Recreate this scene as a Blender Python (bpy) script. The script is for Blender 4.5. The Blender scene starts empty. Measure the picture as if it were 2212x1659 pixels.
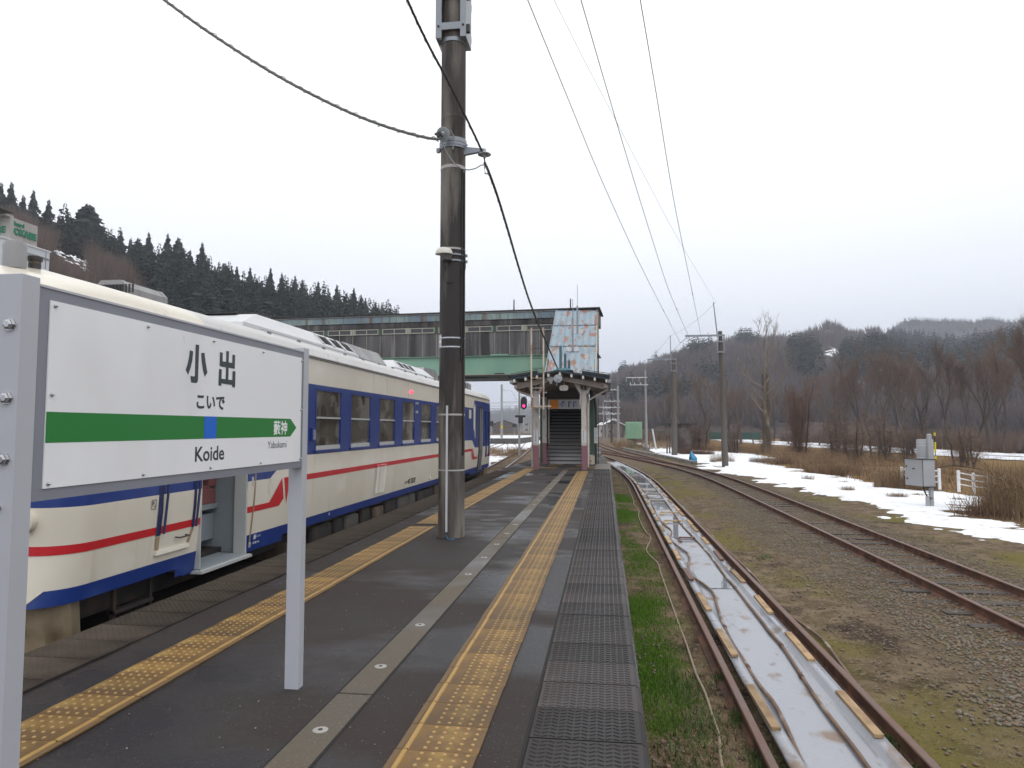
import bpy, bmesh, math, random
import numpy as np
from mathutils import Vector, Matrix, noise
S = bpy.context.scene
COL = S.collection
rad = math.radians
random.seed(7); RNG = np.random.default_rng(7)

# ---------------------------------------------------------------- camera, sky, sun, exposure
CZ = 1.6
YAW, PIT = rad(7.63), rad(3.64)
FPX, PW, PH = 1500.0, 2212.0, 1659.0
cam_d = bpy.data.cameras.new('camera'); cam = bpy.data.objects.new('camera', cam_d); COL.objects.link(cam)
cam.location = (0, 0, CZ); cam.rotation_euler = (math.pi/2 + PIT, 0, YAW)
cam_d.sensor_width = 36; cam_d.lens = 36*FPX/PW; cam_d.clip_end = 9000; cam_d.clip_start = .05
S.camera = cam
S.view_settings.view_transform = 'Standard'; S.view_settings.look = 'None'
S.view_settings.exposure = 0.56; S.view_settings.gamma = 1
try: S.cycles.use_denoising = True
except Exception: pass
S.cycles.max_bounces = 6; S.cycles.volume_bounces = 0

SUN_EL, SUN_RZ = rad(52), rad(150)
wd = bpy.data.worlds.new('World'); S.world = wd; wd.use_nodes = True
nt = wd.node_tree; nt.nodes.clear()
def N(t, k, **kw):
    n = t.nodes.new(k)
    for a, b in kw.items(): setattr(n, a, b)
    return n
sky = N(nt, 'ShaderNodeTexSky', sky_type='NISHITA', sun_disc=False, sun_elevation=SUN_EL, sun_rotation=SUN_RZ)
hs = N(nt, 'ShaderNodeHueSaturation'); hs.inputs['Saturation'].default_value = .25
nt.links.new(sky.outputs[0], hs.inputs['Color'])
tc = N(nt, 'ShaderNodeTexCoord'); sx = N(nt, 'ShaderNodeSeparateXYZ'); nt.links.new(tc.outputs['Generated'], sx.inputs[0])
nz = N(nt, 'ShaderNodeTexNoise'); nz.inputs['Scale'].default_value = 2.2; nz.inputs['Detail'].default_value = 5
mp = N(nt, 'ShaderNodeMapping'); mp.inputs['Scale'].default_value = (1, 1, 3.2)
nt.links.new(tc.outputs['Generated'], mp.inputs[0]); nt.links.new(mp.outputs[0], nz.inputs[0])
ma = N(nt, 'ShaderNodeMath', operation='MULTIPLY_ADD'); ma.inputs[1].default_value = .16; nt.links.new(nz.outputs[0], ma.inputs[0]); nt.links.new(sx.outputs[2], ma.inputs[2])
cr = N(nt, 'ShaderNodeValToRGB'); nt.links.new(ma.outputs[0], cr.inputs[0])
el = cr.color_ramp.elements
stops = [(.0, (.50, .56, .66)), (.07, (.72, .76, .86)), (.17, (.79, .825, .90)), (.27, (.84, .87, .93)), (.40, (.91, .93, .98)), (.55, (.99, 1.0, 1.0)), (1, (1.0, 1.0, 1.0))]
while len(el) < len(stops): el.new(.5)
for e, (p, c) in zip(el, stops): e.position = p; e.color = (*c, 1)
# an overcast sky is about three times brighter overhead than at the horizon
mr = N(nt, 'ShaderNodeMapRange'); mr.inputs[1].default_value = .45; mr.inputs[2].default_value = 1.05; mr.inputs[3].default_value = 10; mr.inputs[4].default_value = 11
nt.links.new(ma.outputs[0], mr.inputs[0])
vm = N(nt, 'ShaderNodeVectorMath', operation='SCALE'); nt.links.new(cr.outputs[0], vm.inputs[0]); nt.links.new(mr.outputs[0], vm.inputs['Scale'])
mx = N(nt, 'ShaderNodeMix', data_type='RGBA'); mx.inputs[0].default_value = .96
nt.links.new(hs.outputs[0], mx.inputs[6]); nt.links.new(vm.outputs[0], mx.inputs[7])
bg = N(nt, 'ShaderNodeBackground'); bg.inputs[1].default_value = .1; nt.links.new(mx.outputs[2], bg.inputs[0])
wo = N(nt, 'ShaderNodeOutputWorld'); nt.links.new(bg.outputs[0], wo.inputs[0])

sd = bpy.data.lights.new('sun', 'SUN'); so = bpy.data.objects.new('sun', sd); COL.objects.link(so)
sd.energy = .5; sd.angle = rad(30); sd.color = (1, .97, .93)
so.rotation_euler = (math.pi/2 - SUN_EL, 0, math.pi - SUN_RZ)

# ---------------------------------------------------------------- helpers
_F = Vector((-math.sin(YAW)*math.cos(PIT), math.cos(YAW)*math.cos(PIT), math.sin(PIT)))
_R = Vector((math.cos(YAW), math.sin(YAW), 0)); _U = _R.cross(_F); _C = Vector((0, 0, CZ))
def ray(x, y): return _F + _R*((x-PW/2)/FPX) - _U*((y-PH/2)/FPX)
def atY(x, y, Y): d = ray(x, y); return _C + d*(Y/d.y)      # the place point seen at (x, y) that stands Y metres ahead
def atX(x, y, X): d = ray(x, y); return _C + d*(X/d.x)
def atZ(x, y, Z): d = ray(x, y); return _C + d*((Z-CZ)/d.z)
def crop(ox, oy, s): return lambda x, y: ((ox+x/s)*.54004, (oy+y/s)*.54004)

class MB:
    def __init__(s): s.v = []; s.f = []; s.m = []
    def quad(s, pts, m=0):
        b = len(s.v); s.v += [tuple(p) for p in pts]; s.f.append(tuple(range(b, b+len(pts)))); s.m.append(m); return s
    def box(s, x0, x1, y0, y1, z0, z1, m=0):
        return s.hexa([(x0,y0,z0),(x1,y0,z0),(x1,y1,z0),(x0,y1,z0),(x0,y0,z1),(x1,y0,z1),(x1,y1,z1),(x0,y1,z1)], m)
    def hexa(s, p, m=0):
        b = len(s.v); s.v += [tuple(q) for q in p]
        for f in ((0,3,2,1),(4,5,6,7),(0,1,5,4),(1,2,6,5),(2,3,7,6),(3,0,4,7)): s.f.append(tuple(b+i for i in f)); s.m.append(m)
        return s
    def cham(s, x0, x1, y0, y1, z0, z1, c, m=0):          # box with bevelled upright and top edges
        def ring(z, i):
            return [(x0+c+i, y0+i, z), (x1-c-i, y0+i, z), (x1-i, y0+c+i, z), (x1-i, y1-c-i, z), (x1-c-i, y1-i, z), (x0+c+i, y1-i, z), (x0+i, y1-c-i, z), (x0+i, y0+c+i, z)]
        return s.loft([ring(z0, 0), ring(z1-c, 0), ring(z1, c)], m=m, cap=True)
    def loft(s, rings, m=0, cap=True, close=True):
        b = len(s.v); n = len(rings[0])
        for r in rings: s.v += [tuple(q) for q in r]
        for k in range(len(rings)-1):
            for i in range(n if close else n-1):
                j = (i+1) % n; s.f.append((b+k*n+i, b+k*n+j, b+(k+1)*n+j, b+(k+1)*n+i)); s.m.append(m)
        if cap:
            s.f.append(tuple(b+i for i in reversed(range(n)))); s.m.append(m)
            s.f.append(tuple(b+(len(rings)-1)*n+i for i in range(n))); s.m.append(m)
        return s
    def tube(s, pts, r, n=6, m=0, cap=True):
        pts = [Vector(p) for p in pts]; rs = r if isinstance(r, (list, tuple)) else [r]*len(pts); rings = []
        up = Vector((0, 0, 1))
        for i, p in enumerate(pts):
            d = (pts[min(i+1, len(pts)-1)] - pts[max(i-1, 0)])
            d = d.normalized() if d.length > 1e-9 else Vector((0, 0, 1))
            a = d.cross(up) if abs(d.z) < .95 else d.cross(Vector((0, 1, 0)))
            a.normalize(); c = a.cross(d)
            rings.append([p + (a*math.cos(2*math.pi*k/n) + c*math.sin(2*math.pi*k/n))*rs[i] for k in range(n)])
        return s.loft(rings, m, cap)
    def cyl(s, p0, p1, r0, r1=None, n=12, m=0, cap=True): return s.tube([p0, p1], [r0, r0 if r1 is None else r1], n, m, cap)
    def lathe(s, prof, c, ax=(0, 0, 1), n=16, m=0):       # prof: (radius, height) along the axis ax from c
        ax = Vector(ax).normalized(); a = ax.cross(Vector((0, 0, 1))) if abs(ax.z) < .9 else ax.cross(Vector((0, 1, 0)))
        a.normalize(); b2 = a.cross(ax); c = Vector(c)
        return s.loft([[c + ax*h + (a*math.cos(2*math.pi*k/n)+b2*math.sin(2*math.pi*k/n))*max(r, 1e-4) for k in range(n)] for r, h in prof], m, True)
    def prism(s, poly, d, m=0):                           # planar polygon pushed along the vector d
        d = Vector(d); p = [Vector(q) for q in poly]
        return s.loft([p, [q+d for q in p]], m, True)
    def sub(s, o, f=lambda p: p):
        b = len(s.v); s.v += [tuple(f(Vector(p))) for p in o.v]; s.f += [tuple(b+i for i in q) for q in o.f]; s.m += o.m; return s
def link(name, me, mats, parent=None):
    for m in (mats if isinstance(mats, (list, tuple)) else [mats]): me.materials.append(m)
    o = bpy.data.objects.new(name, me); COL.objects.link(o)
    if parent: o.parent = parent
    return o
def put(name, mb, mats, parent=None, smooth=False, tag=None, off=None, fixn=True):
    """one mesh object; a part is given in the place's coordinates and stored relative to its thing"""
    me = bpy.data.meshes.new(name)
    o_ = Vector(off) if off is not None else Vector((0, 0, 0))
    p = parent
    if off is None:
        while p is not None: o_ += p.location; p = p.parent
    vs = [(x-o_.x, y-o_.y, z-o_.z) for x, y, z in mb.v]
    me.from_pydata(vs, [], mb.f); me.polygons.foreach_set('material_index', mb.m)
    if fixn:
        bm = bmesh.new(); bm.from_mesh(me); bmesh.ops.recalc_face_normals(bm, faces=bm.faces); bm.to_mesh(me); bm.free()
    if smooth:
        me.polygons.foreach_set('use_smooth', [True]*len(me.polygons))
        if smooth != 'all': me.set_sharp_from_angle(angle=rad(38))
    me.update()
    o = link(name, me, mats, parent)
    if tag: tagp(o, *tag)
    return o
def big(name, V, F, mats, parent=None, smooth=False, attrs=None, midx=None):
    V = np.asarray(V, np.float32); F = np.asarray(F, np.int32); k = F.shape[1]
    me = bpy.data.meshes.new(name); me.vertices.add(len(V)); me.vertices.foreach_set('co', V.ravel())
    me.loops.add(F.size); me.loops.foreach_set('vertex_index', F.ravel())
    me.polygons.add(len(F)); me.polygons.foreach_set('loop_start', np.arange(len(F), dtype=np.int32)*k)
    try: me.polygons.foreach_set('loop_total', np.full(len(F), k, np.int32))
    except Exception: pass
    if midx is not None: me.polygons.foreach_set('material_index', np.asarray(midx, np.int32))
    me.polygons.foreach_set('use_smooth', np.full(len(F), bool(smooth)))
    for an, av in (attrs or {}).items():
        a = me.attributes.new(an, 'FLOAT', 'POINT'); a.data.foreach_set('value', np.asarray(av, np.float32))
    me.update(calc_edges=True)
    return link(name, me, mats, parent)
def tagp(o, label=None, cat=None, group=None, kind=None):
    if label: o['label'] = label
    if cat: o['category'] = cat
    if group: o['group'] = group
    if kind: o['kind'] = kind
    return o
def thing(name, label, cat, loc=(0, 0, 0), group=None, rz=0):
    o = bpy.data.objects.new(name, None); COL.objects.link(o); o.location = loc; o.rotation_euler = (0, 0, rz); o.empty_display_size = .2
    return tagp(o, label, cat, group)
KIDS = {}
def dup(o, loc=None, rz=None, sc=None, label=None, parent=None):
    kids = [c for c in COL.objects if c.parent is o] if o.name not in KIDS else KIDS[o.name]
    KIDS[o.name] = kids
    c = o.copy(); COL.objects.link(c)
    if parent: c.parent = parent
    for k in kids: dup(k, parent=c)
    if loc is not None: c.location = loc
    if rz is not None: c.rotation_euler.z = rz
    if sc is not None: c.scale = sc if isinstance(sc, (tuple, list)) else (sc,)*3
    if label: c['label'] = label
    return c

# ---------------------------------------------------------------- materials
def lin(h):
    return tuple(((c/255+.055)/1.055)**2.4 if c > 10 else c/255/12.92 for c in h)
def mat(name, col, rough=.6, vary=.12, vsc=14, layers=(), bump=0, bsc=60, bdist=.01, metal=0, spec=.5, rnd=0, rr=None, attr=(), coord='Object', emit=None, coat=0, trans=0, bdet=4):
    """layers: (colour, scale, threshold, softness, stretch xyz[, rough]) patches laid over the base"""
    m = bpy.data.materials.new(name); m.use_nodes = True; t = m.node_tree; b = t.nodes['Principled BSDF']
    L = t.links.new
    tcn = N(t, 'ShaderNodeTexCoord'); co = tcn.outputs[coord]
    def noise_(scale, stretch=(1, 1, 1), det=5, off=0):
        mpn = N(t, 'ShaderNodeMapping'); mpn.inputs['Scale'].default_value = stretch; mpn.inputs['Location'].default_value = (off, off*1.7, off*.6)
        L(co, mpn.inputs[0]); n = N(t, 'ShaderNodeTexNoise'); n.inputs['Scale'].default_value = scale; n.inputs['Detail'].default_value = det
        L(mpn.outputs[0], n.inputs[0]); return n.outputs[0]
    def mixc(f, a, c):
        mm = N(t, 'ShaderNodeMix', data_type='RGBA')
        for s_, v in ((0, f), (6, a), (7, c)):
            if isinstance(v, (int, float)): mm.inputs[s_].default_value = v
            elif isinstance(v, tuple): mm.inputs[s_].default_value = (*v, 1)
            else: L(v, mm.inputs[s_])
        return mm.outputs[2]
    c = mixc(noise_(vsc), tuple(x*(1-vary) for x in col), tuple(x*(1+vary) for x in col))
    ro = rough
    for i, ly in enumerate(layers):
        lc, sc_, th, so_, st = ly[:5]
        mrn = N(t, 'ShaderNodeMapRange'); mrn.inputs[1].default_value = th-so_; mrn.inputs[2].default_value = th+so_
        L(noise_(sc_, st, 6, 3.1*(i+1)), mrn.inputs[0])
        f = mrn.outputs[0]; c = mixc(f, c, lc)
        if len(ly) > 5:
            rm = N(t, 'ShaderNodeMix', data_type='FLOAT'); L(f, rm.inputs[0])
            if isinstance(ro, (int, float)): rm.inputs[2].default_value = ro
            else: L(ro, rm.inputs[2])
            rm.inputs[3].default_value = ly[5]; ro = rm.outputs[0]
    for an, ac in attr:                                    # colour laid on where a mesh attribute says
        at = N(t, 'ShaderNodeAttribute'); at.attribute_name = an; c = mixc(at.outputs['Fac'], c, ac)
    if rnd:
        oi = N(t, 'ShaderNodeObjectInfo'); mrn = N(t, 'ShaderNodeMapRange'); mrn.inputs[3].default_value = 1-rnd; mrn.inputs[4].default_value = 1+rnd
        L(oi.outputs['Random'], mrn.inputs[0]); vmn = N(t, 'ShaderNodeVectorMath', operation='SCALE'); L(c, vmn.inputs[0]); L(mrn.outputs[0], vmn.inputs['Scale']); c = vmn.outputs[0]
    L(c, b.inputs['Base Color'])
    if isinstance(ro, (int, float)): b.inputs['Roughness'].default_value = ro
    else: L(ro, b.inputs['Roughness'])
    b.inputs['Metallic'].default_value = metal; b.inputs['Specular IOR Level'].default_value = spec
    if coat: b.inputs['Coat Weight'].default_value = coat; b.inputs['Coat Roughness'].default_value = .08
    if trans: b.inputs['Transmission Weight'].default_value = trans
    if emit: b.inputs['Emission Color'].default_value = (*emit[0], 1); b.inputs['Emission Strength'].default_value = emit[1]
    if bump:
        bn = N(t, 'ShaderNodeBump'); bn.inputs['Strength'].default_value = bump; bn.inputs['Distance'].default_value = bdist
        L(noise_(bsc, (1, 1, 1), bdet), bn.inputs['Height']); L(bn.outputs[0], b.inputs['Normal'])
    return m
one = (1, 1, 1); VS = (1, 1, .08)                          # VS: streaks that run down a wall
def text_mb(body, bold=0.0, res=4):
    cu = bpy.data.curves.new('t', 'FONT'); cu.body = body; cu.size = 1; cu.offset = bold; cu.resolution_u = res
    o = bpy.data.objects.new('t', cu); COL.objects.link(o); dg = bpy.context.evaluated_depsgraph_get(); dg.update()
    me = o.evaluated_get(dg).to_mesh(); b = MB(); b.v = [tuple(v.co) for v in me.vertices]; b.f = [tuple(p.vertices) for p in me.polygons]; b.m = [0]*len(b.f)
    bpy.data.objects.remove(o); bpy.data.curves.remove(cu); return b
def fit_text(body, fn, bold=0.0, w=1.0, h=1.0, mb=None, m=0):
    """lettering scaled to a w by h rectangle and mapped into the place by fn(u, v), u rightwards and v up"""
    t = text_mb(body, bold)
    xs = [v[0] for v in t.v]; ys = [v[1] for v in t.v]; x0, x1, y0, y1 = min(xs), max(xs), min(ys), max(ys)
    b = mb or MB(); k = len(b.v)
    b.v += [tuple(fn((x-x0)/(x1-x0)*w, (y-y0)/(y1-y0)*h)) for x, y, _ in t.v]; b.f += [tuple(k+i for i in f) for f in t.f]; b.m += [m]*len(t.f)
    return b
# ================================================================ SETTING: ground, hills, platform, rails
def nz2(x, y, s, o=0.0): return noise.noise((x*s+o, y*s-o*.7, o*1.3))
def fbm(x, y, s, o=0.0): return nz2(x, y, s, o)*.6 + nz2(x, y, s*2.3, o+5)*.28 + nz2(x, y, s*5, o+9)*.12
ZR = -.78; ZG = -.93                       # rail head and ground, metres below the platform
def cA(y):                                  # centre lines of the tracks
    return float(np.interp(y, [0, 26, 30, 33, 37, 41.4, 47, 54, 64, 75, 90, 120, 200], [1.725, 1.725, 1.72, 1.67, 1.52, 1.25, .82, .1, -1.0, -2.3, -4.2, -8, -20]))
def cB(y):
    return float(np.interp(y, [-5, 28, 33, 37, 41, 45, 49, 54, 60, 68, 80, 95, 200], [5.56, 5.56, 5.5, 5.35, 5.03, 4.6, 4.05, 3.2, 2.2, .6, -1.9, -5, -30]))
def cC(y):
    return float(np.interp(y, [46, 51, 60, 74, 90, 110, 140, 200], [4.48, 3.95, 2.98, 1.55, .2, -1.1, -3.2, -8]))
def cT(y):
    return float(np.interp(y, [-5, 25, 32, 38, 45, 60, 80, 120, 200], [-5.62, -5.62, -5.85, -6.3, -6.75, -7.7, -9.2, -13, -24]))
def fe(y): return float(np.interp(y, [12, 18, 20.5, 22, 24, 26, 28, 30, 31.5, 33, 36, 40, 44, 48, 52, 55, 60, 70, 78, 84, 100, 140], [11, 10.9, 10.7, 10.3, 11.8, 13.4, 14.7, 15.1, 13.0, 14.2, 13, 12.5, 12.2, 12, 11, 12.5, 14.5, 15.5, 15, 9.5, 8, 7]))
def snow_edge(y): return float(np.interp(y, [8, 15, 18, 22, 27, 30, 34, 37, 41, 46, 50, 60, 80, 120], [9.2, 8.35, 8.25, 8.2, 8.1, 7.95, 7.65, 7.3, 6.75, 6.0, 6.9, 5.9, 4.6, 2.2]))
def gz(x, y):                               # height of the ground
    z = ZG
    if x > 9: z -= .75*min(1, (x-9)/22)**1.2
    if x > 3 and x < 4.5 and y < 40: z += .03
    z += .025*nz2(x, y, .8) + .012*nz2(x, y, 3.1, 4)
    if x > 8: z += .10*nz2(x, y, .22, 2)
    return z
def axis(a): return np.array(sorted(set(np.round(a, 3))))
def gmask(x, y):
    pk = max(math.exp(-((y-7.6)/1.5)**2)*math.exp(-((x-.45)/.28)**2), .9*math.exp(-((y-10.0)/1.3)**2)*math.exp(-((x-.5)/.3)**2), math.exp(-((y-21)/1.7)**2)*math.exp(-((x-.5)/.45)**2)*1.1, .8*math.exp(-((y-25.5)/1.6)**2)*math.exp(-((x-.55)/.5)**2), .55*math.exp(-((y-14.5)/2.6)**2)*math.exp(-((x-.55)/.35)**2))
    return max(0, min(1, pk*1.25 - .12 + 1.1*fbm(x*2.2, y*2, .8, 21)))
xs = axis(np.concatenate([np.arange(.2, 9.01, .16), np.arange(9, 20, .5), np.arange(20, 60, 2.5), np.arange(60, 200, 20), np.arange(200, 1800, 200), -np.arange(0, 24, 1.2), -np.arange(24, 60, 6), -np.arange(60, 200, 20), -np.arange(200, 1800, 200)]))
ys = axis(np.concatenate([-np.arange(10, 210, 40), np.arange(-6, 4, 1), np.arange(4, 32, .2), np.arange(32, 60, .6), np.arange(60, 130, 3), np.arange(130, 400, 25), np.arange(400, 2200, 200)]))
GX, GY = np.meshgrid(xs, ys)
V = []; A_m = []; A_g = []; A_s = []; A_f = []; A_r = []
for y in ys:
    for x in xs:
        V.append((x, y, gz(x, y)))
        n1 = fbm(x, y, .55, 3); n2 = fbm(x, y, 1.6, 8); db = abs(x-cB(y)); da = abs(x-cA(y))
        grav = max(0, min(1, 2.4-1.2*db + .9*n2))
        if x < cB(y) and y < 22: grav = max(grav, min(1, max(0, 2.05-1.2*(db-.9) + 1.2*n1)))
        moss = max(0, min(.9, .22 + 2.6*n1 + 1.5*n2)) if 2.4 < x < 9 else 0
        moss *= (1-.8*grav)
        green = 0
        if .2 < x < 1.2: green = gmask(x, y)
        field = max(0, min(1, (x-9.5)/3)) if x > 9.5 else 0
        rust = max(0, 1-abs(db-.54)/.40)*.6
        A_g.append(grav); A_m.append(moss); A_s.append(green); A_f.append(field); A_r.append(rust)
nx, ny = len(xs), len(ys)
ii = (np.arange(ny-1)[:, None]*nx + np.arange(nx-1)[None, :]).ravel()
F = np.stack([ii, ii+1, ii+1+nx, ii+nx], 1)
m_ground = mat('ground', (.105, .074, .044), .95, .4, 16, layers=[((.19, .14, .088), 3.2, .55, .10, one), ((.042, .027, .018), 1.3, .60, .05, one), ((.17, .14, .11), 24, .6, .05, one), ((.035, .024, .018), 9, .64, .05, one)],
    attr=[('gravelx', (.12, .095, .065)), ('moss', (.125, .108, .026)), ('green', (.055, .095, .014)), ('field', (.20, .125, .050)), ('rust', (.15, .055, .025))], bump=1.0, bsc=26, bdist=.03, bdet=8, spec=.15)
tagp(big('ground', V, F, m_ground, smooth=True, attrs=dict(gravelx=[v*.6 for v in A_g], moss=A_m, green=A_s, field=A_f, rust=A_r)), kind='structure', label='brown earth with moss and grit between the tracks')

# ---- loose stones of the ballast
def stone_cloud(name, pts, r0, r1, mats, label, flat=.6, zoff=0):
    bm = bmesh.new(); bmesh.ops.create_icosphere(bm, subdivisions=1, radius=1); base = np.array([v.co[:] for v in bm.verts]); fc = np.array([[v.index for v in f.verts] for f in bm.faces]); bm.free()
    n = len(pts); k = len(base); P = np.asarray(pts)
    R = RNG.uniform(r0, r1, n)*RNG.choice([.6, .8, 1, 1, 1.35], n); a = RNG.uniform(0, 2*np.pi, n)
    B = base[None]*(1+RNG.uniform(-.16, .16, (n, k, 1))); B = B*np.stack([R, R*RNG.uniform(.6, 1, n), R*RNG.uniform(.45, flat+.2, n)], 1)[:, None, :]
    X = B[..., 0]*np.cos(a)[:, None]-B[..., 1]*np.sin(a)[:, None]; Y = B[..., 0]*np.sin(a)[:, None]+B[..., 1]*np.cos(a)[:, None]
    VV = np.stack([X, Y, B[..., 2]], 2)+P[:, None, :]
    FF = fc[None]+(np.arange(n)*k)[:, None, None]
    return tagp(big(name, VV.reshape(-1, 3), FF.reshape(-1, 3), mats, smooth=True, attrs=dict(tint=np.repeat(RNG.random(n), k), tint2=np.repeat(RNG.random(n)**3, k))), label, kind='stuff')
m_stone = mat('stones', (.095, .082, .060), .85, .25, 40, attr=[('tint', (.19, .168, .13)), ('tint2', (.19, .115, .075))], bump=.4, bsc=90)
pts = []
for _ in range(140000):
    y = 6.5 + 38*random.random()**1.5; x = random.uniform(3.0, 8.0); d = abs(x-cB(y)); n1 = fbm(x, y, .55, 3)
    if d < 1.35: p = .62
    elif x < cB(y): p = max(0, (.6 if y < 22 else .12)-(d-1.3)*.5 + 1.1*n1)*(1 if y < 24 else .4)
    else: p = max(0, .25-(d-1.3)*.35 + .5*n1)
    if random.random() < p*(1.0 if d < 2.3 else .4): pts.append((x, y, gz(x, y)+.008))
    if len(pts) > 36000: break
stone_cloud('ballast', pts, .011, .026, m_stone, 'rounded pinkish grey ballast pebbles around the rusty track')
pts = [(x, y, gz(x, y)+.01) for x, y in ((random.uniform(2.6, 4.4), 5+22*random.random()**1.3) for _ in range(2600))]
pts += [(random.uniform(.25, .6), random.uniform(4, 9), ZG+.01) for _ in range(160)]
stone_cloud('loose_stones', pts, .007, .022, m_stone, 'scattered stones half sunk in the mossy earth')

stone_cloud('grit', [(random.uniform(-3.4, -.45), 2.2+16*random.random()**1.5, .004) for _ in range(900)], .0012, .0042, mat('grit_stone', (.30, .28, .25), .8), 'tiny pale grit scattered on the wet asphalt')
# ---- short grass and dead straw on the ground
def blades(name, pts, h0, h1, w, mats, label, lean=.5, seg=1, kind='stuff', attr=None):
    P = np.asarray(pts, float); n = len(P); a = RNG.uniform(0, 2*np.pi, n); b = RNG.uniform(0, 2*np.pi, n); H = RNG.uniform(h0, h1, n); W = w*RNG.uniform(.6, 1.3, n)
    dx = np.cos(a)*W; dy = np.sin(a)*W; lx = np.cos(b)*H*lean*RNG.random(n); ly = np.sin(b)*H*lean*RNG.random(n)
    v0 = P+np.stack([dx, dy, 0*dx], 1); v1 = P-np.stack([dx, dy, 0*dx], 1); v2 = P+np.stack([lx, ly, H], 1)
    V = np.stack([v0, v1, v2], 1).reshape(-1, 3); F = np.arange(3*n).reshape(-1, 3)
    return tagp(big(name, V, F, mats, attrs=dict(tint=np.repeat(RNG.random(n), 3))), label, kind=kind)
m_grass = mat('fresh_grass', (.050, .12, .010), .8, .3, 5, attr=[('tint', (.115, .215, .02))], spec=.2)
m_straw = mat('straw', (.13, .085, .045), .85, .3, 5, attr=[('tint', (.27, .20, .12))], spec=.2)
g = []; st_ = []
for _ in range(150000):
    y = 4.6+40*random.random()**1.9; x = random.uniform(.22, 1.12); q = gmask(x, y)*.9
    if x > .95: q -= .35
    if random.random() < q+.03: g.append((x, y, gz(x, y)-.004))
    elif random.random() < .22: st_.append((x, y, gz(x, y)))
    if len(g) > 62000: break
blades('short_grass', g, .012, .042, .006, m_grass, 'bright green short grass growing beside the platform edge')
for _ in range(30000):
    y = 4.2+30*random.random()**1.7; x = random.uniform(2.45, 4.6); 
    if random.random() < .35+1.2*fbm(x, y, .55, 3): st_.append((x, y, gz(x, y)))
blades('dead_grass', st_, .006, .03, .0035, m_straw, 'short dead straw scattered over the mossy earth', lean=3.2)
m_weed = mat('weeds', (.045, .085, .018), .8, .3, 5, attr=[('tint', (.085, .13, .035))])
w_ = []
for cx_, cy_, r_, n_ in [(1.16, 5.6, .12, 500), (1.15, 6.4, .10, 350), (.8, 6.2, .25, 500), (.7, 7.0, .3, 500), (2.22, 6.1, .1, 400), (2.24, 5.5, .1, 400), (1.16, 7.4, .08, 200), (.6, 5.4, .3, 400), (3.1, 14.2, .12, 300)]:
    for _ in range(n_):
        w_.append((random.gauss(cx_, r_*.5), random.gauss(cy_, r_), ZG-.01))
blades('weeds', w_, .03, .09, .009, m_weed, 'small leafy weeds beside the rusty rail', lean=1.1)

# ---- snow lying on the verge
def snow_sheet(name, x0, x1, y0, y1, sx_, sy_, mask, label, hh=.07, gf=gz):
    X = np.arange(x0, x1, sx_); Y = np.arange(y0, y1, sy_); nx_ = len(X); MK = np.array([[mask(x, y) for x in X] for y in Y])
    V = [(x, y, gf(x, y)-.03+hh*min(1, max(0, MK[j, i]*3))+.03*min(1, max(0, MK[j, i]))+.012*nz2(x, y, 1.2, 5)) for j, y in enumerate(Y) for i, x in enumerate(X)]
    F = [(j*nx_+i, j*nx_+i+1, (j+1)*nx_+i+1, (j+1)*nx_+i) for j in range(len(Y)-1) for i in range(nx_-1) if max(MK[j, i], MK[j, i+1], MK[j+1, i], MK[j+1, i+1]) > 0]
    return tagp(big(name, V, F, m_snow, smooth=True), label, kind='structure')
m_snow = mat('snow', (.78, .80, .84), .75, .04, 3, layers=[((.60, .60, .59), 2.6, .62, .08, one), ((.25, .20, .15), 16, .72, .03, one)], bump=.25, bsc=9, bdist=.03, spec=.3)
def mk_r(x, y):
    d = x-snow_edge(y); far_ = fe(y)
    m = min(d*.9, (far_-x)*.5, .75) + 1.2*fbm(x*.35, y*1.0, .9, 12)*math.exp(-abs(d)*.35) + 1.25*fbm(x*.5, y, .8, 31) + .65*fbm(x*.7, y*1.5, 1.6, 91) + .55*fbm(x*.6, y*1.9, 2.1, 77)*math.exp(-abs(d)*.6) - .02
    if 7.0 < x < 7.7 and 45.5 < y < 48.5: m -= .8
    if y < 18: m -= (18-y)*.10*(1+2.2*nz2(x*.25, y, 1.4, 3))
    return m
snow_sheet('snow', 5, 17.5, 12, 120, .11, .16, mk_r, 'white melting snow along the right hand track')
def mk_l(x, y):
    return min((-7.6-.035*(y-40)-x)*.6, (x+22)*.3, (y-40)*.2)+1.0*fbm(x, y*.6, .35, 6)-(.75 if (-11.5 < x < -8.2 and 62 < y < 82) else 0)
snow_sheet('snow', -26, -6.5, 40, 175, .35, .7, mk_l, 'white snow beyond the far end of the railcar', gf=lambda x, y: ZG)
m_road = mat('wet_road', (.13, .125, .12), .5, .1, 2)
# the riverside road with a bank of snow along each side
rl = [(24, 250), (34, 190), (39.5, 140), (43.5, 100), (47, 78), (52, 55), (58, 38)]
def strip(name, offs, z, m, label, kind='structure', pts=rl, wob=0):
    V = []; F = []
    for i, (x, y) in enumerate(pts2(pts)):
        for o in offs: V.append((x+o+(wob*nz2(x, y, .7, o) if wob else 0), y, gz(x+o, y)+z*(1 if o in (offs[0], offs[-1]) and len(offs) > 2 else 1)))
    k = len(offs)
    n = len(V)//k
    if len(offs) > 2:
        V = [(x, y, zz-(.25 if i % k in (0, k-1) else 0)) for i, (x, y, zz) in enumerate(V)]
    for i in range(n-1):
        for j in range(k-1): F.append((i*k+j, i*k+j+1, (i+1)*k+j+1, (i+1)*k+j))
    return tagp(big(name, V, F, m, smooth=True), label, kind=kind)
def pts2(pts):
    out = []
    for (a, b), (c, d) in zip(pts, pts[1:]):
        for t in np.linspace(0, 1, 26)[:-1]: out.append((a+(c-a)*t, b+(d-b)*t))
    return out+[pts[-1]]
strip('road', (-4.6, 0), .10, m_road, 'narrow wet asphalt road running along the river bank')
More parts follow.
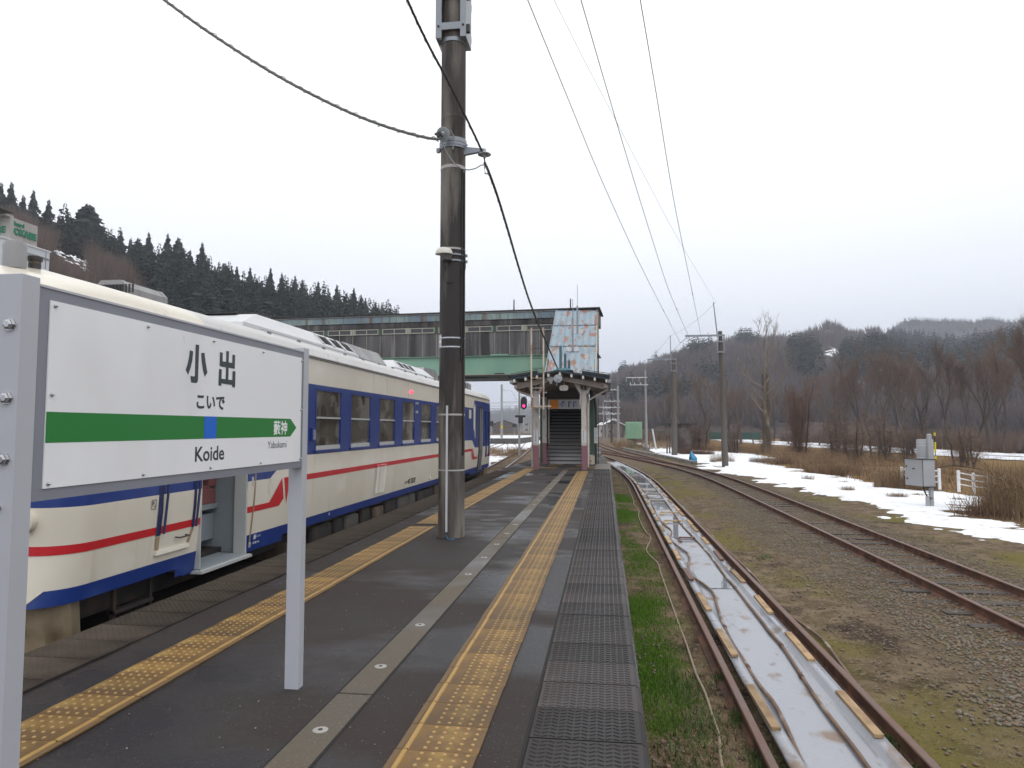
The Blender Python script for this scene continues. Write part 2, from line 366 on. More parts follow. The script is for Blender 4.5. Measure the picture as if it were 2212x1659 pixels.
strip('snow_bank', (-6.6, -6.2, -5.2, -4.6), .34, m_snow, 'low bank of ploughed snow along the near side of the road', wob=.5)
strip('snow_bank', (-.3, .2, 1.1, 1.5), .38, m_snow, 'low bank of ploughed snow along the far side of the road', wob=.5)

# ---- rails
RAIL = [(-.0725, 0), (-.0725, .012), (-.012, .03), (-.010, .115), (-.034, .128), (-.036, .15), (-.028, .158), (.028, .158), (.036, .15), (.034, .128), (.010, .115), (.012, .03), (.0725, .012), (.0725, 0)]
m_rust = mat('rusty_steel', (.078, .034, .021), .8, .3, 7, layers=[((.17, .075, .042), 5, .55, .12, (1, 1, 1)), ((.06, .028, .02), 3, .62, .1, one)], bump=.35, bsc=60, bdist=.004)
m_railtop = mat('worn_rail_head', (.13, .075, .055), .45, .25, 9, layers=[((.13, .055, .032), 4, .5, .1, (1, .3, 1))], metal=.25)
m_bright = mat('polished_rail_head', (.36, .33, .31), .25, .1, 9, metal=.9)
def rail_mb(cf, side, y0, y1, st=.6, z=ZR, g=.5665):
    b = MB(); rings = []
    for y in np.arange(y0, y1+st*.5, st):
        x = cf(y)+side*g; rings.append([(x+u, y, z-.158+v) for u, v in RAIL])
    b.loft(rings, 0); n = len(RAIL)
    for k, f in enumerate(b.f[:-2]):
        if k % n in (5, 6, 7): b.m[k] = 1
    return b
m_sleep = mat('old_sleeper', (.055, .044, .037), .9, .3, 6, layers=[((.12, .10, .085), 9, .6, .1, (.25, 3, 1))], bump=.6, bsc=30)
def track(label, cf, y0, y1, sy0, sy1, top=m_railtop, z=ZR, sl=.66, sz=None, wid=1.02):
    t = thing('railway_track', label, 'track', (cf(y0), y0, ZG))
    for s in (-1, 1):
        r = put('rail', rail_mb(cf, s, y0, y1, 1.0 if y1-y0 > 60 else .6, z), [m_rust, top], t, smooth=True)
    n = 0; y = sy0
    while y < sy1 and n < 96:
        b = MB(); zz = (sz if sz is not None else z-.175)+random.uniform(-.012, .010); a = random.uniform(-.03, .03); x = cf(y)
        wv = wid+random.uniform(-.06, .03)
        b.hexa([(x-wv, y-.1-a, zz-.12), (x+wv, y-.1+a, zz-.12), (x+wv, y+.1+a, zz-.12), (x-wv, y+.1-a, zz-.12), (x-wv, y-.1-a, zz), (x+wv, y-.1+a, zz), (x+wv, y+.1+a, zz), (x-wv, y+.1-a, zz)])
        put('sleeper', b, m_sleep, t); n += 1; y += sl+random.uniform(-.04, .04)
    return t
tB = track('rusty siding track curving left past the snowy verge', cB, -4, 100, 6.4, 46, sz=ZG+.016)
for y, s in ((14.2, -1), (14.5, 1), (24.0, -1), (24.4, 1)):   # rail joints
    b = MB(); x = cB(y)+s*.5665
    for q in (-1, 1):
        b.box(x+q*.014-.008, x+q*.014+.008+.012*q, y-.27, y+.27, ZR-.115, ZR-.04)
        for k in range(4): b.cyl((x+q*.02, y-.2+k*.133, ZR-.078), (x+q*.055, y-.2+k*.133, ZR-.078), .016, n=6)
    put('joint_plate', b, m_rust, tB)
track('rusty track with the sheeted trough between its rails', cA, -4, 90, 46, 60)
track('track branching off the siding in the distance', cC, 46.5, 190, 48, 96, sl=.9)
track('main line track with dark sleepers leaving past the far end of the railcar', cT, -8, 160, 24.5, 84, top=m_bright, sl=.62)
def cD(y): return float(np.interp(y, [60, 90, 150, 240], [-13, -14.5, -20, -34]))
def cE(y): return float(np.interp(y, [70, 100, 160, 240], [-9.3, -13.4, -24, -40]))
track('far track crossing the snow behind the railcar', cD, 60, 240, 0, 0, top=m_bright)
track('distant track converging with the main line', cE, 70, 240, 0, 0, top=m_bright)

# ---- platform
m_asph = mat('wet_asphalt', (.022, .019, .018), .72, .3, 60, spec=.32, layers=[((.040, .034, .031), 70, .55, .05, one), ((.032, .024, .021), .8, .50, .12, one, .85), ((.018, .017, .019), .42, .54, .06, (1, 1.5, 1), .17), ((.15, .14, .13), 75, .69, .02, one), ((.20, .19, .18), 38, .76, .02, one)], bump=.7, bsc=190, bdist=.004)
m_conc = mat('damp_concrete', (.090, .072, .048), .75, .22, 18, layers=[((.085, .07, .055), 1.1, .5, .12, (1, .6, 1)), ((.10, .10, .10), .45, .58, .07, one, .3), ((.15, .13, .10), 60, .64, .06, one)], bump=.4, bsc=90, bdist=.004)
m_edge = mat('platform_wall', (.11, .10, .09), .85, .3, 6, layers=[((.05, .045, .04), 4, .5, .15, (1, 1, .3))], bump=.5, bsc=30)
XL, XR = -4.10, .20
pf = thing('platform', None, None, (-2, 0, ZG)); pf['kind'] = 'structure'
b = MB(); b.prism([(XL, -8, 0), (XR, -8, 0), (XR, 27.2, 0), (-.3, 31.3, 0), (-.3, 58, 0), (-3.3, 58, 0), (-3.9, 31, 0), (XL, 25.8, 0)], (0, 0, -1.1), 0)
for k, f in enumerate(b.f): b.m[k] = 1 if k < len(b.f)-2 else 0
put('asphalt', b, [m_asph, m_edge], pf)
m_kerb = mat('rubber_plate', (.034, .027, .025), .66, .25, 30, spec=.35, layers=[((.11, .09, .072), 1.1, .62, .05, (.6, .9, 1), .7), ((.026, .022, .022), .8, .5, .1, one, .45)], bump=.3, bsc=160, bdist=.002, rnd=.5)
m_kerb2 = mat('worn_plate', (.030, .022, .017), .75, .25, 30, spec=.25, layers=[((.075, .06, .045), 1.5, .58, .1, (.6, .9, 1))], bump=.3, bsc=160, bdist=.002, rnd=.2)
m_kerb3 = mat('pale_plate', (.15, .135, .115), .6, .2, 30, bump=.3, bsc=160, bdist=.002)
def plate(w, l, side, pat):                 # anti slip plate, local x 0..w towards the track
    b = MB(); t = .012
    prof = [(0, 0), (0, t), (w-.03, t), (w, -.012), (w+.004, -.16), (w-.03, -.16), (w-.06, 0)]
    b.loft([[(side*u, y, v) for u, v in prof] for y in (.002, l-.002)], 0)
    if pat == 0:                            # herringbone dashes
        for i in range(13):
            for j in range(9):
                x = .035+i*.041; y = .025+j*.042; s_ = 1 if i % 2 else -1
                c = Vector((x, y, t)); d = Vector((.017, .009*s_, 0)); n_ = Vector((-.002*s_, .004, 0))
                b.hexa([c-d-n_, c+d-n_, c+d+n_, c-d+n_, c-d*.8-n_*.6+Vector((0, 0, .004)), c+d*.8-n_*.6+Vector((0, 0, .004)), c+d*.8+n_*.6+Vector((0, 0, .004)), c-d*.8+n_*.6+Vector((0, 0, .004))])
    else:                                   # crossed ridges
        for s_ in (-1, 1):
            for i in range(-9, 16):
                x0 = i*.05; 
                p = Vector((x0 if s_ > 0 else x0+l*.8, 0.01, t)); q = Vector((x0+l*.8 if s_ > 0 else x0, l-.01, t))
                a_ = max(0, (.01-p.x)/(q.x-p.x)) if q.x > p.x else max(0, (w-.04-p.x)/(q.x-p.x)); 
                lo, hi = .01, w-.045
                def clipx(p, q):
                    if p.x > q.x: p, q = q, p
                    if q.x < lo or p.x > hi: return None
                    f = lambda X: p+(q-p)*((X-p.x)/(q.x-p.x))
                    return (f(lo) if p.x < lo else p), (f(hi) if q.x > hi else q)
                c = clipx(p, q)
                if c is None or (c[0]-c[1]).length < .03: continue
                d = (c[1]-c[0]).normalized(); n_ = Vector((-d.y, d.x, 0))*.004; u_ = Vector((0, 0, .003+.0004*s_))
                b.hexa([Vector((side*v.x, v.y, v.z)) for v in (c[0]-n_, c[1]-n_, c[1]+n_, c[0]+n_, c[0]-n_*.5+u_, c[1]-n_*.5+u_, c[1]+n_*.5+u_, c[0]+n_*.5+u_)])
    return b
def row(b, mats, ys_, x, z, name, rzf=None, group=None):
    o = put(name, b, mats, pf, off=(0, 0, 0)); me = o.data
    base = [o]
    for k in range(1, len(ys_)):
        c = o.copy(); COL.objects.link(c); base.append(c)
    for c, y in zip(base, ys_):
        c.location = (x+2+random.uniform(-.003, .003), y, z-ZG+random.uniform(0, .003)); c.parent = pf
    return base
r1 = row(plate(.60, .392, 1, 0), [m_kerb], list(np.arange(2.06, 27.2, .4)), -.40, 0.001, 'anti_slip_plate')
r2 = row(plate(.60, .392, -1, 1), [m_kerb2], list(np.arange(2.06, 25.8, .4)), -3.50, 0.001, 'anti_slip_plate')
b = MB(); b.loft([[(u, y, v) for u, v in ((-.42, .0), (-.42, .016), (.17, .016), (.21, -.02), (.21, -.3), (.16, -.3))] for y in (27.25, 31.3)], 0)
for k in range(9): b.box(-.40+k*.065, -.375+k*.065, 27.3, 31.2, .0165, .024)
put('ribbed_plate', b, m_kerb3, pf)
# concrete drain strip with inlaid discs
b = MB()
js = [-8, -1.9, 4.12, 10.1, 16.1, 22.1, 26.7]
for a_, c_ in zip(js, js[1:]):
    b.hexa([(-1.605, a_+.012, .0), (-1.40, a_+.012, .0), (-1.40, c_-.008, .0), (-1.605, c_-.008, .0), (-1.605, a_+.012, .006), (-1.40, a_+.012, .006), (-1.40, c_-.008, .006), (-1.605, c_-.008, .006)])
put('concrete_strip', b, m_conc, pf)
m_joint = mat('joint_shadow_gap', (.012, .011, .010), .9)
b = MB(); b.box(-1.622, -1.607, -8, 26.7, 0, .0035); b.box(-1.398, -1.386, -8, 26.7, 0, .0035); b.box(-.425, -.405, -8, 27.2, 0, .0035)
put('joint_seam', b, m_joint, pf)
m_disc = mat('pale_disc', (.30, .285, .26), .5, .2, 60); m_dark = mat('dark_steel', (.035, .032, .030), .6, .2, 10)
dd = None
for k in range(20):
    y = 3.61+.99*k
    if k == 3: continue
    if dd is None:
        dd = MB(); dd.lathe([(.001, 0), (.041, 0), (.041, .004), (.036, .006), (.017, .0055), (.001, .005)], (0, 0, 0), n=20)
        d0 = put('inlaid_disc', dd, m_disc, pf, off=(0, 0, 0)); hub = MB(); hub.lathe([(.001, .0), (.013, .0), (.012, .008), (.001, .0085)], (0, 0, 0), n=12); h0 = put('disc_centre', hub, m_dark, d0, off=(0, 0, 0)); c = d0
    else:
        c = d0.copy(); COL.objects.link(c); h = h0.copy(); COL.objects.link(h); h.parent = c
    c.parent = pf; c.location = (-1.505+.002*k+2, y, .0062-ZG)
# tactile paving: 300 mm tiles with five rows of domes and a raised line on the inner side
YT = dict(vsc=30, bump=.25, bsc=120, bdist=.002)
m_tile = mat('yellow_tile', (.165, .088, .016), .6, .2, layers=[((.10, .052, .014), 2.2, .5, .12, one), ((.27, .17, .042), 3, .62, .08, one), ((.10, .058, .024), 11, .62, .08, one)], rnd=.30, **YT)
m_dome = mat('dome_top', (.34, .215, .075), .55, .15, 30, rnd=.15); m_line = mat('yellow_line', (.36, .22, .06), .55, .15, layers=[((.30, .17, .05), 4, .6, .1, one)], vsc=30)
m_brown = mat('tile_edge', (.13, .078, .032), .7, .25)
def tile(s_):
    b = MB(); b.box(0, s_*.415, .002, .298, -.002, .006, 0); b.box(-s_*.0, s_*.028, .003, .297, .0061, .0075, 3)
    b.loft([[(s_*u, y, v) for u, v in ((.038, .0062), (.042, .012), (.060, .012), (.064, .0062))] for y in (.006, .294)], 2)
    for i in range(5):
        for j in range(5):
            k0 = len(b.f); b.lathe([(.0115, .0055), (.0095, .0098), (.0055, .0112)], (s_*(.142+.0575*i), .03+.06*j, 0), n=8); b.m[k0:] = [1]*(len(b.f)-k0)
    return b
for s_, x, y0, y1, lab, wh in ((1, -1.045, 2.25, 26.2, 'yellow tactile paving row on the right hand side of the platform', 'r'), (-1, -2.735, 2.4, 27.6, 'yellow tactile paving row beside the railcar', 'l')):
    t = thing('tactile_paving', lab, 'tactile paving', (x, y0, .004)); o = None
    for k in range(int((y1-y0)/.3)):
        if wh == 'l' and 10.9 < y0+.3*k < 11.4: continue
        if o is None: o = put('tactile_tile', tile(s_), [m_tile, m_dome, m_line, m_brown], t, off=(0, 0, 0)); c = o
        else: c = o.copy(); COL.objects.link(c)
        c.parent = t; c.location = (0+random.uniform(-.003, .003), .3*k, 0)
# tiles at the foot of the stairs
t = thing('tactile_paving', 'short cross rows of yellow tactile tiles at the foot of the stairs', 'tactile paving', (-1.5, 27, .006)); o = None
cells = [(-3.15+.3*i, 28.0) for i in range(4)]+[(-2.55+.3*i, 27.55) for i in range(2)]+[(-2.45, 29.9), (-2.15, 30.2), (-2.15, 30.8), (-2.45, 30.2)]+[(-1.55+.3*i, 27.5) for i in range(4)]+[(-.9, 28.2), (-.62, 28.2), (-.62, 28.8), (-1.25, 29.4), (-1.25, 29.9)]
for x, y in cells:
    b = MB(); b.box(0, .295, 0, .295, 0, .006)
    for i in range(5):
        for j in range(5): k0 = len(b.f); b.lathe([(.0115, .0055), (.009, .0105)], (.03+.058*i, .03+.058*j, 0), n=6); b.m[k0:] = [1]*(len(b.f)-k0)
    if o is None: o = put('tactile_tile', b, [m_tile, m_dome], t, off=(0, 0, 0)); c = o
    else: c = o.copy(); COL.objects.link(c); c.parent = t
    c.location = (x+1.5, y-27, 0)
b = MB(); b.cyl((-2.02, 12.05, .001), (-2.02, 12.05, .006), .16, n=20); put('drain_cover', b, m_dark, pf)

# concrete kerb wall of the old siding on the right
m_oldc = mat('weathered_concrete', (.20, .19, .18), .85, .25, 8, layers=[((.09, .085, .08), 2.5, .55, .1, (1, 1, .4))], bump=.4, bsc=25)
kw = thing('low_wall', 'low concrete kerb wall made of blocks beside the branching track', 'wall', (5.2, 55, ZG))
prev = None
for k in range(26):
    y = 50+k*1.4; x = float(np.interp(y, [50, 60, 70, 86], [6.0, 4.95, 3.55, 1.8])); x2 = float(np.interp(y+1.36, [50, 60, 70, 86], [6.0, 4.95, 3.55, 1.8]))
    b = MB(); b.hexa([(x, y, ZG-.1), (x+.35, y, ZG-.1), (x2+.35, y+1.36, ZG-.1), (x2, y+1.36, ZG-.1), (x, y, ZG+.22), (x+.35, y, ZG+.22), (x2+.35, y+1.36, ZG+.22), (x2, y+1.36, ZG+.22)]); put('wall_block', b, m_oldc, kw)

# ---- hills: slopes standing between a foot line and a ridge line
m_hill = mat('bare_hillside', (.075, .055, .048), .95, .35, .09, layers=[((.105, .072, .055), .03, .5, .1, one), ((.05, .045, .048), .012, .55, .1, one), ((.15, .12, .10), .25, .63, .06, one)], bump=1, bsc=.5, bdist=2.5, bdet=8, spec=.1, coord='Object')
def hill(name, ridge, fd, fz, label, rows=22, rough=.035, fold=0):
    """ridge: [(px, py, distance)], foot at distance fd(px)"""
    R = []
    for (a, b_, c), (d, e, f) in zip(ridge, ridge[1:]):
        n = max(2, int(abs(d-a)/7))
        for t in np.linspace(0, 1, n, endpoint=False): R.append((a+(d-a)*t, b_+(e-b_)*t, c+(f-c)*t))
    R.append(ridge[-1]); V = []; top = []
    for i, (px, py, D) in enumerate(R):
        q = ray(px, py); q /= math.hypot(q.x, q.y); p = _C+q*D; g0 = _C+Vector((q.x, q.y, 0)).normalized()*fd; g0.z = fz
        col = []
        for j in range(rows+8):
            t = j/(rows-1); 
            if t <= 1:
                v = g0.lerp(p, t); v.z = g0.z+(p.z-g0.z)*(t**.92)
                w_ = math.sin(math.pi*min(1, t)); v.z += (p.z-g0.z)*.16*w_*fbm(v.x, v.y, .012, 4)*2
            else:
                v = p+(p-g0)*(t-1)*1.0; v.z = p.z-(p.z-g0.z)*(t-1)*1.3
            v.z += (p.z-g0.z)*rough*nz2(v.x, v.y, .05, 7)*(1 if t < .98 else .3)
            col.append(v)
        V += [tuple(v) for v in col]; top.append(col)
    m = rows+8; n = len(R); F = [(i*m+j, (i+1)*m+j, (i+1)*m+j+1, i*m+j+1) for i in range(n-1) for j in range(m-1)]
    o = tagp(big(name, V, F, m_hill, smooth=True), label, kind='structure')
    def surf(px, t):
        k = max(0, min(n-2, sum(1 for r in R if r[0] <= px)-1)); f = (px-R[k][0])/(R[k+1][0]-R[k][0]); j = max(0, min(rows-2, t*(rows-1))); j0 = int(j); g_ = j-j0
        return top[k][j0].lerp(top[k+1][j0], f).lerp(top[k][j0+1].lerp(top[k+1][j0+1], f), g_)
    return surf
hl = hill('hill', [(-500, 330, 250), (-120, 440, 240), (0, 478, 230), (100, 520, 225), (200, 545, 220), (300, 590, 220), (400, 625, 220), (500, 640, 225), (620, 655, 230), (740, 668, 240), (900, 690, 260), (1000, 800, 300)], 95, -2, 'steep brown hillside behind the railcar', rough=.03)
hr1 = hill('hill', [(1240, 900, 700), (1310, 826, 680), (1345, 806, 660), (1400, 792, 640), (1440, 776, 620), (1500, 760, 600), (1560, 748, 590), (1600, 738, 590), (1640, 745, 580), (1690, 738, 600), (1730, 728, 620), (1775, 714, 640), (1800, 711, 645), (1830, 723, 640), (1860, 724, 640), (1890, 716, 640), (1905, 722, 640), (1960, 745, 640), (2060, 760, 620), (2200, 735, 600), (2500, 700, 600), (2900, 640, 650)], 230, -3, 'wooded brown hillside rising beyond the river', rough=.02)
hr2 = hill('hill', [(1780, 800, 1150), (1860, 745, 1100), (1920, 725, 1080), (1950, 708, 1080), (1990, 703, 1080), (2080, 706, 1060), (2140, 702, 1060), (2212, 708, 1050), (2500, 690, 1050), (2900, 700, 1100)], 800, 10, 'far blue hill with a conifer ridge', rough=.02)
hr3 = hill('hill', [(900, 915, 1700), (1040, 905, 1650), (1080, 897, 1600), (1110, 893, 1600), (1150, 889, 1600), (1190, 885, 1600), (1240, 880, 1600), (1290, 868, 1500), (1330, 850, 1450), (1400, 840, 1400)], 900, -5, 'low distant hill beyond the station yard', rough=.03)
# ================================================================ RAILCAR
m_cream = mat('cream_paint', (.62, .58, .49), .34, .035, 1.5, layers=[((.56, .51, .42), 1.2, .60, .15, (1, .8, .25)), ((.66, .63, .55), 2.0, .66, .06, (1, .5, 1), .5), ((.47, .41, .31), 2.4, .70, .10, (1.6, 2.2, .16)), ((.45, .40, .32), 9, .72, .05, (1, 1, .3))], coat=.25, bump=.03, bsc=3, bdist=.02)
m_blue = mat('blue_paint', (.006, .030, .175), .32, .08, 2, layers=[((.025, .055, .22), 2.4, .66, .08, (1, 1, .5), .45)], coat=.15, bump=.05, bsc=3, bdist=.03)
m_red = mat('red_paint', (.47, .008, .016), .35, .06, 3, coat=.25)
m_roof = mat('roof_paint', (.50, .495, .49), .5, .05, 3, layers=[((.42, .40, .38), 1.8, .60, .15, (1.5, .4, 1)), ((.34, .32, .31), 7, .70, .06, one)])
m_rgrey = mat('vent_grey', (.25, .25, .255), .5, .12, 5, layers=[((.16, .15, .15), 3, .58, .12, (1, 1, .3))])
m_white = mat('unit_white', (.56, .57, .59), .45, .04, 4, layers=[((.50, .50, .50), 2.5, .62, .12, (1, 1, .4))])
m_glass = mat('window_glass', (.075, .068, .055), .05, .3, 2, spec=.8, layers=[((.15, .14, .12), 1.9, .55, .06, (1, .9, 1.4)), ((.035, .03, .024), 3.1, .58, .05, (1, 1, .8))])  # pale and dark blotches paint reflections into the glass colour
m_frame = mat('silver_frame', (.50, .51, .50), .35, .06, 10, metal=.3)
m_under = mat('under_frame', (.022, .018, .016), .8, .4, 8, layers=[((.06, .038, .026), 3, .6, .1, one)])
m_inside = mat('cabin_grey', (.22, .25, .27), .55, .1, 6); m_seat = mat('seat_fabric', (.17, .06, .06), .9, .2, 30)
m_rubber = mat('black_rubber', (.015, .014, .014), .7, .2, 20); m_stainb = mat('rust_stain', (.22, .12, .045), .8, .35, 8, layers=[((.34, .27, .18), 6, .55, .15, (1, 1, .3))])
m_skirt = mat('plough_paint', (.22, .17, .105), .55, .25, 5, layers=[((.36, .30, .21), 2.2, .56, .15, (1, 1, .4)), ((.10, .065, .035), 3, .6, .1, one)])
m_white_paint = mat('white_lettering', (.80, .80, .80), .5, .03); m_black = mat('black_lettering', (.02, .02, .022), .5, .05)
m_redglow = mat('red_lamp', (.5, .01, .02), .3, emit=((1, .03, .08), 2.5))
TXC, Y0, Y1, TZ = -5.62, 4.96, 25.42, 2.63
HW = 1.45
TR = thing('railcar', 'cream railcar with blue and red stripes standing at the platform', 'railcar', (TXC, 15.2, ZR))
def tuck(z): return -.075*max(0, min(1, (.95-z)/.85))**1.4 if z < .95 else (-.02*max(0, (z-2.2)/.4))
CR_ = .30
def sp(s, z, o=0.0, side=1):
    """skin point: s runs along the side (metres from the middle of the car), the ends turn round a corner onto the fronts"""
    half = (Y1-Y0)/2; yc = (Y0+Y1)/2; e = 1 if s > 0 else -1; a = abs(s); w = HW+tuck(z)+o; bend = half-CR_
    slope = .06*max(0, (z-1.1))**1.3 if z > 1.1 else .10*min(1, max(0, (.62-z)/.5))*-1   # front leans back above the waist, forward below
    if a <= bend: x, y = w, a
    elif a <= bend+CR_*math.pi/2:
        t = (a-bend)/CR_; x = w-CR_+CR_*math.sin(math.pi/2-t)*1.0; x = w-CR_*(1-math.cos(t)); y = bend+(CR_+o)*math.sin(t)
    else: x = w-CR_-(a-bend-CR_*math.pi/2); y = bend+CR_+o
    k = max(0, min(1, (a-bend+.15)/(CR_+.15))) if a > bend-.15 else 0
    y -= slope*k
    return Vector((TXC+side*x, yc+e*y, z))
SM = lambda y: y-(Y0+Y1)/2
def skin_grid(side, holes, zcuts, band, s0, s1, mb, extra=()):
    half = (Y1-Y0)/2-CR_
    ss = set(np.round(np.linspace(-half, half, 30), 3)); ss |= set(extra)
    for e in (-1, 1):
        for k in range(8): ss.add(round(e*(half+CR_*math.pi/2*k/7), 4))
        for k in range(1, 5): ss.add(round(e*(half+CR_*math.pi/2+.23*k), 4))
    for h in holes: ss |= {round(h[0], 4), round(h[1], 4)}
    ss = sorted(v for v in ss if s0-1e-6 <= v <= s1+1e-6); zz = sorted(set(zcuts) | {h[2] for h in holes} | {h[3] for h in holes})
    idx = {}
    def vi(s, z):
        k = (s, z)
        if k not in idx: idx[k] = len(mb.v); mb.v.append(tuple(sp(s, z, 0, side)))
        return idx[k]
    for a, c in zip(ss, ss[1:]):
        if c-a < .002: continue
        for z0, z1 in zip(zz, zz[1:]):
            if z1-z0 < .001: continue
            ms, mz = (a+c)/2, (z0+z1)/2
            if any(h[0] < ms < h[1] and h[2] < mz < h[3] for h in holes): continue
            m = band(ms, mz)
            if m is None: continue
            mb.f.append((vi(a, z0), vi(c, z0), vi(c, z1), vi(a, z1))); mb.m.append(m)
wins = [(9.63, 10.63), (11.03, 12.03), (12.50, 13.50), (13.99, 14.95), (15.44, 16.42), (16.90, 17.88), (18.36, 19.34)]
WZ0, WZ1 = 1.28, 2.185
DOOR = (6.80, 7.74, .135, 2.05); DOOR2 = (22.66, 23.60, .135, 2.3)
smallw = [(8.15, 8.75, 1.35, 2.1)]
def body_band(side):
    lo, hi = SM(9.39), SM(21.01)
    def f(s, z):
        a = abs(s)
        if z < .205 and (a < SM(21.60) or a > SM(23.9)): return None
        if z < .33:
            return None if (z < .205 and False) else 1
        if lo < s < hi: return 1 if 1.225 < z < 2.235 else 0
        if a > SM(22.2): return 1 if .972 < z < 2.50 else 0
        return 0
    return f
zc = [.125, .205, .33, .48, .6, .675, .8, .875, .955, .972, 1.1, 1.225, 1.5, 1.8, 2.05, 2.235, 2.4, 2.5, TZ]
end = (Y1-Y0)/2-CR_+CR_*math.pi/2+.92
for side in (1, -1):
    b = MB(); hs_ = [(SM(a), SM(c), WZ0, WZ1) for a, c in wins]
    hs_ += [(SM(DOOR[0]), SM(DOOR[1]), .125, DOOR[3])]
    skin_grid(side, hs_, zc, body_band(side), -end, end, b, extra=(SM(9.39), SM(21.01), -SM(22.2), SM(22.2), SM(21.6), -SM(21.6), SM(23.9), -SM(23.9)))
    body = put('body_side', b, [m_cream, m_blue, m_red], TR, smooth='all', fixn=True)
m_cap = [m_cream, m_roof]
# end walls (gangway fronts)
for e in (-1, 1):
    b = MB()
    def ep(u, z):
        p = sp(e*end, z, 0, 1); return Vector((TXC+u, p.y, z))
    zz = [.125, .33, .6, .675, .972, 1.5, 2.05, 2.5, TZ, 2.8, 2.95]
    for z0, z1 in zip(zz, zz[1:]):
        m = 1 if z1 <= .33 or (.97 < z0 < 2.4) else 0
        w0, w1 = .54, .54
        b.quad([ep(-w0, z0), ep(w0, z0), ep(w1, z1), ep(-w1, z1)], m)
    fw = put('front_wall', b, [m_cream, m_blue], TR)
    gd = MB(); y_ = ep(0, 1).y+e*.03; gd.box(TXC-.36, TXC+.36, y_-.03, y_+.03, .2, 2.1); gw = put('gangway_door', gd, m_blue, TR)
    g2 = MB(); g2.box(TXC-.24, TXC+.24, y_+e*.032-.004, y_+e*.032+.004, 1.25, 1.95); put('pane', g2, m_glass, gw)
# red stripes: thin coats of paint on the skin
def coat(poly, mats, side=1, name='stripe', o=.004, mi=0, ds=.12):
    """a flat outline in (y, z) laid on the curved skin"""
    bm = bmesh.new(); vs = [bm.verts.new((SM(y), z, 0)) for y, z in poly]; bm.faces.new(vs)
    lo, hi = min(v.co.x for v in vs), max(v.co.x for v in vs); half = (Y1-Y0)/2-CR_
    cuts = [x for x in list(np.arange(lo+ds, hi, max(ds, .8)))+[e*(half+CR_*math.pi/2*k/7) for e in (-1, 1) for k in range(8)] if lo < x < hi]
    for x in cuts: bmesh.ops.bisect_plane(bm, geom=bm.verts[:]+bm.edges[:]+bm.faces[:], plane_co=(x, 0, 0), plane_no=(1, 0, 0))
    zl = [v.co.y for v in bm.verts]
    for z in (.3, .5, .7, .82):
        if min(zl) < z < max(zl): bmesh.ops.bisect_plane(bm, geom=bm.verts[:]+bm.edges[:]+bm.faces[:], plane_co=(0, z, 0), plane_no=(0, 1, 0))
    b = MB(); bm.verts.index_update()
    b.v = [tuple(sp(v.co.x, v.co.y, o, side)) for v in bm.verts]; b.f = [tuple(v.index for v in f.verts) for f in bm.faces]; b.m = [mi]*len(b.f); bm.free()
    return b
def mir(p): return [(30.38-y, z) for y, z in p]
END_S = 25.42+.25+.9
lowst = [(7.75, .600), (8.30, .600), (8.30, .672), (7.75, .672)]
low2 = [(3.9, .600), (6.085, .600), (6.10, .672), (3.9, .672)]; low3 = [(6.16, .600), (6.655, .600), (6.66, .672), (6.165, .672)]; low4 = [(6.71, .600), (6.80, .600), (6.80, .672), (6.715, .672)]
wedge = [(8.30, .600), (8.575, .600), (8.69, .685), (8.61, .955), (8.30, .672)]
wedge2 = [(8.775, .605), (8.84, .955), (8.665, .955)]
midst = [(8.835, .878), (21.54, .878), (21.54, .955), (8.835, .955)]
for side in (1, -1):
    for k, p in enumerate((lowst, low2, low3, low4, mir(low2), wedge, wedge2, midst, mir(lowst), mir(wedge), mir(wedge2))):
        b = coat(p, m_red, side)
        if p is lowst or k == 4: # leave the door and the recesses free
            pass
        put('red_stripe', b, m_red, TR, fixn=False)
    for p in ([(8.13, .972), (8.28, .972), (8.55, 1.117), (8.55, 2.235), (8.30, 2.50), (8.13, 2.50)], [(8.55, 1.117), (8.75, 1.225), (8.75, 2.235), (8.55, 2.235)], [(8.75, 1.225), (9.39, 1.225), (9.39, 2.235), (8.75, 2.235)]):
        put('blue_band', coat(p, m_blue, side, o=.003), m_blue, TR, fixn=False)
        put('blue_band', coat(mir(p), m_blue, side, o=.003), m_blue, TR, fixn=False)
    for p in ([(3.9, .205), (4.0, .33), (4.06, .33), (4.06, .205)],): pass
# slanted cream nose under the blue skirt
put('skirt_corner', coat([(3.9, .2), (4.84, .2), (4.98, .336), (3.9, .336)], m_cream, 1, o=.005), m_cream, TR, fixn=False)
put('skirt_notch', coat([(6.50, .21), (6.60, .112), (6.80, .112), (6.80, .21)], m_blue, 1, o=.002), m_blue, TR, fixn=False)
put('skirt_notch', coat([(8.62, .21), (8.55, .13), (7.74, .13), (7.74, .21)], m_blue, 1, o=.002), m_blue, TR, fixn=False)
